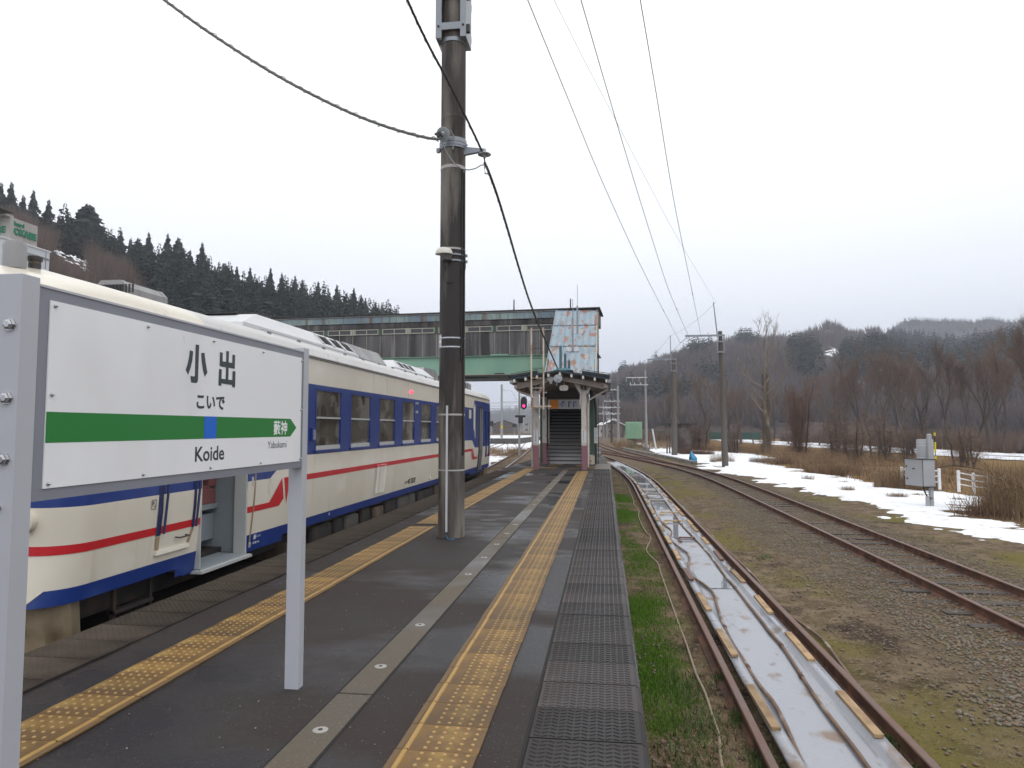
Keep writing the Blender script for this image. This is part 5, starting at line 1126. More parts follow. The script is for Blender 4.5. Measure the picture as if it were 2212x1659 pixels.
for x, y0, xb_, zz in ((-1.48, 38.6, .25, 0), (-1.64, 36.3, .28, 1)):      # roof hatches with tall rods
    z = rz_(y0)+.10
    b = MB(); b.box(x-.34, x+.30, y0, y0+.3, z, z+.24); h_ = put('roof_hatch', b, m_white, ST); b = MB(); b.box(x-.30, x+.26, y0-.02, y0+.0, z-.05, z-.01); put('hatch_frame', b, m_rgrey, h_)
    b = MB(); b.box(x-.06, x+.04, y0-.04, y0-.01, z, z+(1.75 if zz else 1.55)); b.cyl((x, y0, z+1.5), (x, y0, z+(2.75 if not zz else 2.75)), .014, n=6); put('rod', b, m_galv, h_)
b = MB(); b.box(-.42, -.35, 41.2, 41.3, 6.0, 8.5); put('corner_strip', b, m_winf, ST)
b = MB(); b.hexa([(-.35, 31.5, -.9), (.12, 31.5, -.9), (-.1, 42, -.9), (-.35, 42, -.9), (-.35, 31.5, -.02), (.12, 31.5, -.02), (-.1, 42, -.02), (-.35, 42, -.02)]); put('apron', b, m_edge, pf)

# ================================================================ LINE-SIDE POLES AND WIRES
m_poleg = mat('aged_pole', (.115, .10, .088), .8, .15, 5, layers=[((.07, .058, .05), .8, .55, .12, (1, 1, .2))]); m_polel = mat('pale_pole', (.27, .27, .265), .7, .1, 5)
def insul(b, p0, p1, n=4, r=.055):
    p0, p1 = Vector(p0), Vector(p1); b.cyl(p0, p1, .012, n=5); d = (p1-p0)
    for k in range(n): c = p0+d*((k+.5)/n); b.lathe([(.015, -.025), (r, -.012), (r*.5, .012), (.015, .03)], c, d, 8)
def line_pole(name, lab, x, y, zb, zt, r0, r1, armx, armz, sx, st, hang, leanx=0.0, mast=None, m=m_poleg):
    t = thing(name, lab, 'pole', (x, y, zb)); b = MB(); b.cyl((x, y, zb), (x+leanx, y, zt), r0, r1, n=14); put('shaft', b, m, t, smooth=True)
    X = x+leanx; b = MB(); b.box(armx, X+.26, y-.24, y-.12, armz-.06, armz+.06)
    for q in (X-.24, X+.20): b.box(q, q+.05, y-.22, y-.14, armz-1.15, armz)
    for z in (armz-.42, armz-1.1): b.box(X-.24, X+.25, y-.24, y-.12, z-.04, z+.04)
    put('cross_arm', b, m_galv, t)
    if mast: put('mast', MB().cyl((X-.30+mast[1], y-.15, armz), (X-.30+mast[2], y-.15, mast[0]), .045, .035, n=6), m_galv, t)
    hs = []
    for hx, dx, dz in hang:
        b = MB(); p = (hx+dx, y-.2, armz-.12-dz); b.box(hx-.03, hx+.03, y-.22, y-.16, armz-.16, armz-.06); insul(b, (hx, y-.2, armz-.14), p); put('insulator', b, m_porc, t, smooth=True); hs.append(p)
    return t, hs
P1, h1 = line_pole('utility_pole', 'tall dark utility pole with a cross arm rising from the snow', 7.78, 47.2, -1.1, 8.02, .215, .13, 5.32, 7.72, 1, 1, [(5.42, -.42, .35), (6.15, -.42, .35), (6.85, -.42, .35)], -.17, mast=(9.95, .10, -.12))
P2, h2 = line_pole('utility_pole', 'grey utility pole with a shorter cross arm behind the blue sheeted box', 6.30, 65.6, -1.1, 8.06, .27, .22, 3.95, 7.98, 1, 1, [(4.0, .08, .5), (4.82, .08, .5), (5.6, .08, .5)], .02, mast=(10.22, .05, .05))
t3 = thing('utility_pole', 'slim pale utility pole with two white cross arms beside the green container', 'pole', (4.74, 82.3, -1.1))
put('shaft', MB().cyl((4.74, 82.3, -1.1), (4.70, 82.3, 8.4), .17, .10, n=12), m_polel, t3, smooth=True); put('mast', MB().cyl((4.68, 82.3, 8.4), (4.66, 82.3, 9.55), .03, n=5), m_polel, t3)
b = MB(); b.box(2.5, 4.9, 82.1, 82.2, 7.46, 7.56); b.box(2.9, 5.0, 82.1, 82.2, 6.61, 6.69); put('cross_arm', b, m_white, t3)
h3 = []
for x in (2.55, 3.28, 4.0): b = MB(); insul(b, (x, 82.15, 7.45), (x-.08, 82.15, 7.0), 3, .08); put('insulator', b, m_white, t3, smooth=True); h3.append((x-.08, 82.15, 7.0))
for x in (2.95, 3.45, 4.15): put('insulator', MB().lathe([(.05, 0), (.05, .2), (.02, .24)], (x, 82.15, 6.69), n=8), m_white, t3, smooth=True)
put('base', MB().box(4.35, 5.15, 81.9, 82.7, -1.1, -.62), m_oldc, t3)
b = MB(); b.cyl((5.75, 81, -.9), (5.36, 81.2, 1.5), .09, n=8); tagp(put('guy_wire_cover', b, m_white, smooth=True), 'white slanting cover on the guy wire beside the pale pole', 'guy cover')
b = MB(); b.cyl((5.36, 81.2, 1.5), (4.80, 82, 4.6), .02, n=5); tagp(put('guy_wire', b, m_wire), 'thin guy wire holding the slim pale pole', 'wire')
def multi_pole(x, y, zt, arms, lab, m=m_polel, r=.15, mast=True, plat=False):
    t = thing('utility_pole', lab, 'pole', (x, y, -1)); put('shaft', MB().cyl((x, y, -1.0), (x, y, zt), r, r*.7, n=10), m, t, smooth=True)
    if mast: put('mast', MB().cyl((x, y, zt), (x, y, zt+1.6), .03, n=5), m, t)
    for a, c, z in arms:
        o = put('cross_arm', MB().box(x+a, x+c, y-.1, y-.02, z-.05, z+.05), m_white, t); b = MB()
        for k in range(3): b.lathe([(.06, 0), (.07, .10), (.03, .16)], (x+a+.15+k*(c-a-.3)/3, y-.06, z+.05), n=6)
        put('insulator', b, m_white, o, smooth=True)
    if plat: put('transformer', MB().cham(x-.55, x-.2, y-.3, y, 3.2, 4.3, .04), m_rgrey, t); put('platform_bracket', MB().box(x-1, x+.9, y-.2, y+.1, 2.4, 2.5), m_dark, t)
    return t
multi_pole(2.05, 112, 8.3, [(-1.6, .15, 7.7), (-2.2, .4, 5.9), (-2.1, .4, 4.9), (-1.7, .4, 3.9), (-1.6, .3, 2.9)], 'pale pole carrying five white cross arms beyond the stairs', r=.22)
multi_pole(1.1, 122, 5.9, [(-1.0, .6, 4.0), (-.8, .8, 3.2)], 'dark pole with a transformer between pale poles', m=m_dark, r=.2, mast=False, plat=True)
multi_pole(-.3, 128, 6.0, [(-1.0, .5, 4.2), (-1.0, .5, 5.4)], 'thin grey pole with two cross arms nearest the stair tower', r=.13)
multi_pole(.35, 150, 6.4, [(-1.0, 1.0, 5.9), (-1.0, 1.0, 5.0)], 'most distant thin grey pole right of the stair tower', r=.14)
def wire(lab, pts, r=.012, grp='overhead wires'):
    b = MB(); b.tube(dense([Vector(p) for p in pts], 1.2), r, 5); return tagp(put('wire', b, m_wire, smooth=True), lab, 'wire', grp)
wd_ = [([(1119, -50), (1140, 0), (1225, 208), (1300, 390), (1375, 555), (1420, 645)], h1[0], 'overhead wire sloping down to the leftmost insulator of the tall dark pole'),
      ([(1240, -50), (1255, 0), (1310, 190), (1365, 375), (1410, 520), (1450, 640)], h1[1], 'overhead wire sloping down to the middle insulator of the tall dark pole'),
      ([(1374, -50), (1383, 0), (1418, 205), (1455, 430), (1487, 590)], h1[2], 'overhead wire sloping down to the rightmost insulator of the tall dark pole')]
for px, e, lab in wd_:
    s0 = atY(px[1][0], px[1][1], 11.5); P = sag_pts(px, (s0.x, s0.y), (e[0], e[1])); P = [p for p in P]+[Vector(e)]; o_ = wire(lab, onward(P, 34, .35), .009)
    b = MB(); q = Vector(e).lerp(P[-2], .8); b.lathe([(.02, -.1), (.035, 0), (.02, .1)], q, (Vector(e)-P[-2]), 6); put('damper', b, m_dark, o_)
e = (7.34, 47.05, 9.93); s0 = atY(1197, 0, 12.0); P = sag_pts([(1170, -45), (1197, 0), (1262, 130), (1325, 250), (1400, 395), (1470, 525)], (s0.x, s0.y), (e[0], e[1]))+[Vector(e)]
wire('thin earth wire running down to the mast tip of the tall dark pole', onward(P, 34, .35), .005)
def span(a, c, sag=.4, lab='', r=.010): a, c = Vector(a), Vector(c); wire(lab, [a.lerp(c, t)+Vector((0, 0, -sag*4*t*(1-t))) for t in np.linspace(0, 1, 7)], r)
nm = ['leftmost', 'middle', 'rightmost']
for k in range(3): span(h1[k], h2[k], .25, f'{nm[k]} overhead wire between the tall dark pole and the grey pole behind it'); span(h2[k], h3[k], .25, f'{nm[k]} overhead wire between the grey pole and the slim pale pole', .012)
span(e, (6.07, 65.45, 10.2), .3, 'thin earth wire between the mast tips of the two nearer poles', .008); span((6.07, 65.45, 10.2), (4.66, 82.3, 9.5), .3, 'thin earth wire from the grey pole mast to the slim pale pole', .010)
span((4.66, 82.3, 9.5), (2.05, 112, 9.8), .4, 'thin earth wire from the slim pale pole into the distance', .012)

# ================================================================ RELAY CABINET, BOX UNDER BLUE SHEET, CONTAINER, HUT, FENCES
m_cab = mat('cabinet_grey', (.35, .36, .375), .45, .05, 6); m_cabd = mat('cabinet_shadow_side', (.28, .29, .30), .5, .05, 6)
CB = thing('relay_cabinet', 'grey relay cabinet on a steel post standing in the snow', 'cabinet', (10.1, 23.7, -1.02))
b = MB(); b.cham(10.20, 10.32, 23.78, 23.90, -1.05, 1.42, .02); put('post', b, m_cab, CB); b = MB(); b.cham(10.08, 10.185, 23.74, 23.86, -1.05, -.56, .02); put('cable_duct', b, m_cab, CB)
b = MB(); b.hexa([(9.96, 23.66, -.24), (10.335, 23.70, -.24), (10.325, 24.02, -.24), (9.69, 24.30, -.24), (9.96, 23.66, .60), (10.335, 23.70, .60), (10.325, 24.02, .60), (9.69, 24.30, .60)]); bx_ = put('cabinet_box', b, m_cab, CB)
b = MB(); b.hexa([(9.95, 23.645, .60), (10.345, 23.68, .60), (10.33, 24.05, .60), (9.67, 24.31, .60), (9.95, 23.645, .62), (10.345, 23.68, .62), (10.33, 24.05, .62), (9.67, 24.31, .62)]); b.hexa([(9.953, 23.652, -.25), (9.968, 23.652, -.25), (9.968, 23.67, -.25), (9.953, 23.67, -.25), (9.953, 23.652, .60), (9.968, 23.652, .60), (9.968, 23.67, .60), (9.953, 23.67, .60)]); b.box(10.0, 10.3, 23.66, 23.9, -.27, -.245); put('cabinet_edge', b, m_dark, bx_)
b = MB(); b.box(9.70, 9.73, 24.20, 24.24, -.05, .0); b.box(9.69, 9.72, 24.22, 24.26, .35, .40); b.hexa([(9.80, 24.03, .28), (9.84, 23.94, .28), (9.85, 23.95, .28), (9.81, 24.04, .28), (9.80, 24.03, .32), (9.84, 23.94, .32), (9.85, 23.95, .32), (9.81, 24.04, .32)]); put('latch', b, m_dark, bx_)
b = MB(); b.lathe([(.24, .0), (.24, .60), (.23, .62)], (10.26, 24.15, .62), n=18); put('drum', b, m_cab, CB, smooth=True); b = MB(); [b.lathe([(.245, z), (.245, z+.02)], (10.26, 24.15, .62), n=18) for z in (.02, .42, .50)]; put('drum_band', b, m_white, CB)
m_ysl = mat('yellow_sleeve', (.62, .50, .02), .5); [put('yellow_sleeve', MB().box(10.375, 10.42, 23.74, 23.78, z, z+h), m_ysl, CB) for z, h in ((1.36, .10), (.84, .32), (.62, .1))]; put('thin_rod', MB().cyl((10.40, 23.77, .6), (10.40, 23.77, 1.45), .012, n=6), m_dark, CB)
b = MB(); b.tube([(10.03, 23.8, -.24), (10.05, 23.8, -.4), (10.12, 23.8, -.56)], .028, 6); [b.box(10.08, 10.2, 23.83, 23.85, -.30-.07*k, -.285-.07*k) for k in range(4)]; b.lathe([(.085, 0), (.085, .03)], (10.2, 23.83, -.63), n=10); put('cable', b, m_dark, CB, smooth=True)
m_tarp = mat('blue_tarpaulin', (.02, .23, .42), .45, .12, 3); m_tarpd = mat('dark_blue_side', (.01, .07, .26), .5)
b = MB(); X, Y = 6.5, 53.6; b.v = [(X-.27, Y-.2, -.98), (X+.27, Y-.2, -.98), (X+.27, Y+.3, -.98), (X-.27, Y+.3, -.98), (X-.12, Y-.22, -.62), (X+.27, Y-.22, -.62), (X+.25, Y+.25, -.58), (X-.27, Y+.2, -.58), (X-.16, Y+.05, -.10), (X-.10, Y+.08, -.12)]
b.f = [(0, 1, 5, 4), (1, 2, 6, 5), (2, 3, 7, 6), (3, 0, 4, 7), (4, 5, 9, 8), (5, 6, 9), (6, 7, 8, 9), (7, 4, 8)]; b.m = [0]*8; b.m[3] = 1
tagp(put('covered_box', b, [m_tarp, m_tarpd]), 'small box wrapped in a bright blue sheet peaked at the top', 'covered box')
tagp(put('concrete_slab', MB().cham(5.9, 7.6, 52.6, 54.4, -1.1, -.985+.0, .02), m_oldc), 'flat concrete slab under the blue sheeted box', 'slab')
m_gcon = mat('faded_green_sheet', (.19, .34, .22), .6, .06, 3, layers=[((.28, .40, .30), 1.5, .58, .1, (1.5, 1, .15))])
GC = thing('container', 'faded green sheet metal container raised on a short brown base', 'container', (3.65, 90, -.9)); b = MB(); b.cham(2.6, 4.66, 90, 92, .27, 2.4, .06); [b.box(2.66+.12*k, 2.68+.12*k, 89.985, 90, .3, 2.3) for k in range(17)]; put('body', b, m_gcon, GC)
b = MB(); [b.box(2.8+.16*k, 2.86+.16*k, 90.2, 90.3, -1, .27) for k in range(6)]; put('legs', b, m_poleg, GC)
m_hut = mat('rotting_hut', (.13, .11, .10), .9, .25, 3, layers=[((.06, .04, .03), 1.2, .52, .12, one)]); HT = thing('hut', 'derelict grey concrete hut with a dark doorway behind the grey pole', 'hut', (7.5, 70, -1.1)); b = MB(); b.box(6.85, 8.4, 70, 72.5, -1.2, 1.95); put('wall', b, m_hut, HT); put('roof', MB().box(5.6, 8.85, 69.6, 72.9, 1.95, 2.06), m_under, HT); put('doorway', MB().box(7.06, 7.27, 69.97, 70.0, -.5, .85), m_black, HT); b = MB(); [b.box(x, x+.14, 70.0, 70.15, -1.2, 2.2) for x in (5.95, 6.2)]; put('post', b, m_hut, HT)
m_gf = mat('green_sheet_fence', (.015, .075, .055), .6, .2, 3)
b = MB(); b.box(8.4, 11.8, 140, 140.1, .0, 1.1); [b.box(8.4+.3*k, 8.46+.3*k, 139.95, 140, .05, 1.1) for k in range(11)]; tagp(put('sheet_fence', b, m_gf), 'dark green sheet fence beside the grey pole', 'fence')
b = MB(); b.box(21.5, 33.5, 158, 158.1, -.9, .7); [b.box(21.5+.5*k, 21.58+.5*k, 157.95, 158, -.85, .7) for k in range(24)]; tagp(put('sheet_fence', b, m_gf), 'long dark green sheet fence seen behind the tall pole and trees', 'fence')
m_fencew = mat('white_fence_paint', (.72, .73, .74), .5, .05)
FN = thing('fence', 'white concrete post and rail fence half buried in dry grass', 'fence', (14.5, 30, -1.4))
fp = [(12.3, 31.2, -.02), (13.41, 30.4, -.03), (13.95, 30.0, -.08), (14.50, 30.0, -.17), (15.06, 30.0, -.22), (15.66, 30.0, -.29), (16.33, 30, -.35), (17.0, 30, -.42)]
for x, y, z in fp: b = MB(); b.cham(x-.05, x+.05, y-.05, y+.05, z-.85, z, .015); put('post', b, m_fencew, FN)
for (a, b_, c), (d, e_, f) in zip(fp, fp[1:]):
    if a < 13.5 and d > 13.9: continue
    for dz in (.10, .32, .55):
        bb = MB(); bb.tube([(a+.05, b_, c-dz), (d-.05, e_, f-dz)], .028, 6); put('rail', bb, m_fencew, FN)

# ================================================================ SHEETED TROUGH BETWEEN THE RAILS
m_sheet = mat('wet_grey_sheet', (.27, .28, .31), .34, .035, 2, layers=[((.33, .345, .375), 1.3, .6, .2, (1, .5, 1), .45), ((.25, .26, .29), .9, .52, .10, one, .10), ((.21, .155, .12), 3.3, .64, .05, (1, .6, 1), .6), ((.16, .14, .13), 7, .68, .05, (1, .5, 1), .6)], bump=.12, bsc=2.2, bdist=.03, spec=.6)
m_water = mat('meltwater', (.20, .215, .235), .02, .1, 3, spec=.8); m_wood = mat('raw_wood', (.38, .255, .135), .7, .25, 6, layers=[((.20, .12, .065), 5, .58, .1, (1.5, .5, 1))], rnd=.3, bump=.3, bsc=40); m_wooddk = mat('wet_wood', (.12, .055, .04), .6, .2, 8); m_woodgr = mat('grey_wood', (.38, .34, .30), .7, .15, 8)
m_pipe = mat('muddy_hose', (.16, .095, .060), .6, .25, 14, layers=[((.42, .38, .34), 2.6, .63, .06, (1, 1, 1)), ((.09, .055, .038), 4, .56, .1, one)])
secs = [(-.46, .008), (-.385, .014), (-.35, .004), (-.325, -.040), (-.29, -.052), (.235, -.055), (.265, -.045), (.29, -.050), (.305, .012), (.40, .012)]
TRG = thing('sheeted_trough', 'shallow trough of wet grey sheeting laid between the rusty rails', 'trough', (1.72, 20, -.8))
b = MB(); rr = []
for y in np.concatenate([np.arange(2.6, 20, .2), np.arange(20, 52, .5)]):
    x = cA(y)+.02; rr.append([(x+u+.004*math.sin(y*2.1+u*9), y, -.815+v+.004*math.sin(y*1.7+u*5)) for u, v in secs]+[(x+u, y, -.815+v-.03) for u, v in reversed(secs)])
b.loft(rr, 0); put('sheet', b, m_sheet, TRG, smooth='all')
for y0, y1 in ((21.8, 25.2), (26.6, 28.2), (29, 31), (32, 36.5), (16.0, 20.0), (38, 46), (11.2, 12.6)):
    V_ = MB(); yy = np.linspace(y0, y1, 9); V_.loft([[(cA(y)+.02-.27*(1 if 0 < i < 8 else .8), y, -.8605), (cA(y)+.02+.215*(1 if 0 < i < 8 else .85), y, -.8605)] for i, y in enumerate(yy)], 0, cap=False, close=False); put('standing_water', V_, m_water, TRG, fixn=False)
ya = [(8.19, 1), (9.6, 0), ]
wb = None
def blk(x, y, L, w, m, lab, z=-.80, rz=0, h=.03):
    b = MB(); b.cham(-w/2, w/2, -L/2, L/2, 0, h, .004); o = put('wood_block', b, m); o.location = (x, y, z); o.rotation_euler.z = rz; return tagp(o, lab, 'wood block', 'wood blocks weighting the trough sheet')
Ls = [(6.38, .94), (8.18, .95), (10.02, .96), (11.85, .88), (13.63, .94), (15.42, .92), (17.1, .82), (18.9, .74), (20.7, 1.4), (23.0, .9), (24.9, .9), (26.8, .9), (28.7, .9), (30.6, .9), (32.5, .9), (34.4, .9)]
Rs = [(6.34, .92), (8.15, .97), (9.98, .92), (11.78, .93), (13.63, .93), (15.37, .84), (17.2, .9), (18.3, .86), (20.1, .8), (21.4, 1.2), (23.4, .9), (25.3, .9), (27.2, .9), (29.1, .9), (31.0, .9), (33.0, .9)]
od = ['nearest', 'second nearest', 'third nearest', 'fourth nearest', 'fifth nearest', 'sixth nearest', 'seventh nearest', 'eighth nearest', 'ninth nearest', 'tenth nearest', 'eleventh nearest', 'twelfth nearest', 'thirteenth nearest', 'fourteenth nearest', 'fifteenth nearest', 'farthest']
for side, arr, u in (('left', Ls, -.422), ('right', Rs, .352)):
    for k, (y, L) in enumerate(arr): blk(cA(y)+.02+u+random.uniform(-.01, .01), y, L, .078, m_wooddk if (side, k) in (('left', 3), ('right', 4)) else m_wood, f'{od[k]} wood block on the {side} edge of the trough sheet', rz=random.uniform(-.02, .02))
for k, (y, x0, x1, m, lab) in enumerate([(20.65, 1.58, 2.15, m_wood, 'pale new plank laid across the trough, the nearer of two light ones'), (18.8, 1.52, 2.0, m_wood, 'light plank across the trough just beyond the dark wet one'), (15.95, 1.6, 1.95, m_wooddk, 'dark wet plank lying across the trough water'), (24.2, 1.45, 1.98, m_woodgr, 'grey plank across the trough with the dark puddle before it'), (26.6, 1.45, 2.0, m_woodgr, 'grey plank across the trough between two other grey planks'), (28.6, 1.4, 1.96, m_woodgr, 'grey plank across the trough farthest from the platform end'), (33.5, 1.35, 1.8, m_wooddk, 'distant brown plank across the trough'), (36.5, 1.3, 1.75, m_wooddk, 'most distant brown plank across the trough')]):
    b = MB(); b.cham(x0, x1, y-.045, y+.045, -.835, -.805, .004); b.cham(x0-.03, x0+.03, y-.4, y+.05, -.862, -.836, .003); tagp(put('plank', b, m), lab, 'plank', 'planks laid across the trough')
def hose(name, pts, r, m, lab, ext=None):
    P = [Vector((x, y, z)) for x, y, z in pts]; b = MB(); b.tube(dense(P, .12), r, 8); o = put(name, b, m, smooth=True); tagp(o, lab, name.replace('_', ' ')); return o
pl_ = [(1.30, 4.6), (1.39, 5.31), (1.43, 5.79), (1.46, 6.22), (1.47, 6.64), (1.43, 7.16), (1.43, 7.85), (1.42, 8.41), (1.45, 9.21), (1.51, 10.05), (1.57, 10.76), (1.52, 11.37), (1.41, 11.97), (1.43, 12.66), (1.58, 13.93), (1.5, 14.76), (1.41, 15.82), (1.55, 17.24), (1.43, 18.54), (1.42, 20), (1.46, 22), (1.5, 25), (1.45, 29), (1.38, 33), (1.25, 37), (1.0, 41)]
hl_ = hose('water_hose', [(x, y, -.845) for x, y in pl_], .018, m_pipe, 'brown hose wriggling along the left side of the trough')
pr_ = [(1.86, 4.6), (1.86, 5.37), (1.87, 5.74), (1.87, 6.28), (1.88, 6.87), (1.92, 7.65), (1.95, 8.36), (1.94, 8.9), (1.95, 9.31), (1.95, 10.16), (1.96, 11.3), (1.95, 12), (1.98, 13.99), (1.95, 15.9), (1.90, 18.34), (1.93, 20), (1.97, 24), (2.0, 28), (1.96, 32), (1.85, 36), (1.6, 40)]
hr_ = hose('water_hose', [(x, y, -.845) for x, y in pr_], .018, m_pipe, 'nearly straight brown hose along the right side of the trough')
for h_, Q in ((hl_, [(1.43, 7.55), (1.44, 9.0)]), (hr_, [(1.90, 7.35), (1.95, 8.35), (1.96, 11.2)])):
    for x, y in Q: b = MB(); b.cyl((x, y-.04, -.845), (x, y+.04, -.845), .023, n=10); put('coupling', b, m_rust, h_, smooth=True)
pout = [(2.44, 5.2), (2.45, 6.99), (2.46, 7.38), (2.49, 7.83), (2.52, 8.22), (2.55, 8.64), (2.55, 8.95), (2.51, 9.48), (2.44, 10.1), (2.45, 10.72), (2.46, 11.54), (2.51, 12.29), (2.50, 13.75), (2.49, 15.73), (2.51, 18.43), (2.48, 20.46), (2.46, 23.03), (2.42, 25.34)]
hose('buried_pipe', [(x-.03, y, -.905+.012*math.sin(y*2.3)) for x, y in pout], .018, m_pipe, 'muddy pipe half sunk in the earth outside the right rail')
gh = [(.86, 4.6), (.87, 5.45), (.94, 6.09), (.94, 6.37), (.95, 6.93), (.93, 7.46), (.95, 8.53), (.95, 9.46), (.97, 12.37), (.98, 13.35), (.9, 13.96), (.86, 14.87), (1.05, 16.45), (.97, 17.51), (.95, 20.14), (1.03, 21.83), (.94, 23.35), (.99, 24.97), (.97, 27.37), (1.0, 30.07), (.96, 32.01), (.92, 34.52), (.8, 35.43), (.8, 37.45), (.59, 41.35), (.35, 44)]
hose('garden_hose', [(x-.03, y, -.915+.010*math.sin(y*1.9)) for x, y in gh], .013, mat('pale_hose', (.24, .19, .13), .6, .3, 6), 'thin pale hose winding through the grass beside the platform')
hose('green_hose_end', [(2.31, 23.2, -.86), (2.38, 22.7, -.86), (2.44, 22.3, -.89)], .022, mat('hose_green', (.01, .30, .17), .5), 'short bright green hose end lying by the right rail')

# ================================================================ YARD, SIGNALS AND TOWN BEYOND THE BRIDGE
m_signal = mat('signal_black', (.012, .012, .014), .5)
def signal(x, y, zt, zc_, lab, lit=False, pz=-.95, r=.11, head=(.27, .55), dx=0):
    t = thing('railway_signal', lab, 'signal', (x, y, pz)); put('mast', MB().cyl((x, y, pz), (x, y, zt), r, r*.8, n=10), m_polel, t, smooth=True)
    w, h = head; cx_ = x+dx; pts_ = [(cx_+w*math.cos(a), h*(.5 if True else 1)*0+zc_+(h-w)*(1 if math.sin(a) >= 0 else -1)+w*math.sin(a)) for a in np.linspace(0, 2*math.pi, 25)[:-1]]
    b = MB(); b.loft([[(u, yy, v) for u, v in pts_] for yy in (y-.32, y-.26)], 0); hd = put('signal_head', b, m_signal, t)
    b = MB(); b.lathe([(w*.36, .0), (w*.36, .02), (.001, .03)], (cx_, y-.32, zc_-h*.45), (0, -1, 0), 14); put('lamp', b, mat('signal_red', (.6, .01, .05), .3, emit=((1, .01, .12), 6.0)) if lit else m_under, hd, smooth=True)
    return t
sg1 = signal(-7.95, 64.5, 5.1, 3.93, 'tall railway signal showing a red lamp beyond the bridge', True, dx=.46, head=(.30, .58)); put('equipment_box', MB().box(-8.3, -7.35, 64.1, 64.4, 2.6, 2.8), m_signal, sg1); put('relay_box', MB().box(-8.0, -7.6, 64.1, 64.4, 2.05, 2.6), m_signal, sg1); put('bracket', MB().box(-7.95, -7.2, 64.2, 64.3, 4.5, 4.56), m_polel, sg1)
signal(-24.5, 150, 1.9, 2.6, 'small dark signal standing beside the distant platform ramp', r=.08, head=(.38, .62)); signal(-19.6, 150, 1.8, 2.2, 'dark round signal seen from behind in the station yard', r=.08, head=(.42, .43)); signal(-16.5, 175, 2.6, 3.2, 'farthest small signal in the station yard', r=.06, head=(.2, .4))
m_truss = mat('truss_steel', (.42, .44, .47), .5, .1, 4)
def gantry(y, x0, x1, z, lab, d=.45):
    t = thing('overhead_line_gantry', lab, 'gantry', (x0, y, -1), group='gantries carrying the overhead line across the yard')
    for x in (x0, x1): put('mast', MB().cyl((x, y, -1), (x, y, z+1.3), .16, n=8), m_polel, t, smooth=True)
    b = MB(); b.box(x0, x1, y-.05, y+.05, z, z+.09); b.box(x0, x1, y-.05, y+.05, z-d, z-d+.07); n = int((x1-x0)/1.0)
    for k in range(n): xa_ = x0+(x1-x0)*k/n; xb_ = x0+(x1-x0)*(k+1)/n; b.hexa([(xa_, y-.02, z if k % 2 else z-d), (xa_+.05, y-.02, z if k % 2 else z-d), (xb_+.05, y-.02, z-d if k % 2 else z), (xb_, y-.02, z-d if k % 2 else z), (xa_, y+.02, z if k % 2 else z-d), (xa_+.05, y+.02, z if k % 2 else z-d), (xb_+.05, y+.02, z-d if k % 2 else z), (xb_, y+.02, z-d if k % 2 else z)])
    put('beam', b, m_truss, t)
    for k in range(4):
        x = x0+(x1-x0)*(k+.5)/4; b = MB(); b.tube([(x, y-.1, z-d), (x, y-.1, z-d-1.2)], .03, 4); b.tube([(x, y-.1, z-d-.5), (x+1.6, y-.1, z-d-.9)], .025, 4); put('registration_arm', b, m_porc, t)
for k, (y, x0, x1, z) in enumerate([(105, -38, -8.6, 5.4), (122, -43, -10.5, 5.5), (140, -48, -12.5, 5.6), (160, -52, -15, 5.5), (182, -58, -18, 5.5), (206, -64, -21, 5.6), (232, -70, -25, 5.6), (262, -78, -29, 5.8), (296, -86, -34, 6.0)]):
    gantry(y, x0, x1, z, f'{od[k]} of the steel gantries crossing the yard tracks')
for x, y, z, a, lab in ((-16.4, 110, 8.6, 3.5, 'pale overhead line pole with a curved arm left of the red signal'),):
    t = thing('overhead_line_pole', lab, 'pole', (x, y, -1)); put('shaft', MB().cyl((x, y, -1), (x, y, z), .2, .16, n=10), m_polel, t, smooth=True); b = MB(); b.tube([(x, y, z-.8), (x+1.6, y, z-1.1), (x+2.5, y, z-2.6)], .04, 5); b.tube([(x+3.2, y, z-2.6), (x+3.2, y, z-1.4), (x+5.0, y, z-1.4), (x+5.2, y, z-2.6)], .05, 5); b.tube([(x, y, z-2.8), (x+5.4, y, z-2.7)], .05, 5); put('arm', b, m_truss, t); put('yellow_band', MB().cyl((x, y, 1.6), (x, y, 2.0), .205, n=10), mat('band_yellow', (.6, .42, .02), .6), t)
for x, y, z, lab in ((-8.6, 95, 3.3, 'short grey post with a white board left of the pink shelter post'), (-11.2, 128, 4.2, 'slim bent pole in the yard seen beside the shelter'), (-7.6, 100, 4.6, 'grey pole with a small cabinet near the shelter')):
    t = thing('yard_post', lab, 'post', (x, y, -1)); put('shaft', MB().cyl((x, y, -1), (x, y, z), .09, n=8), m_polel, t, smooth=True); put('board', MB().box(x-.45, x+.45, y-.1, y-.05, z-.35, z), m_white, t)
df = thing('platform', None, None, (-26, 140, -1)); df['kind'] = 'structure'; put('platform_wall', MB().box(-40, -13.2, 108, 150, -1, -.02), m_edge, df); put('platform_snow', MB().box(-39.8, -13.5, 108.2, 149.8, -.015, .06), m_snow, df)
m_hwall = [mat('house_wall_pale', (.46, .45, .43), .8, .1, 2), mat('house_wall_cream', (.42, .38, .30), .8, .1, 2), mat('house_wall_brown', (.16, .12, .10), .8, .1, 2)]; m_hroof = [mat('roof_slate_blue', (.16, .18, .23), .6, .1, 1), m_snow, mat('roof_brown', (.13, .09, .08), .7, .1, 1)]
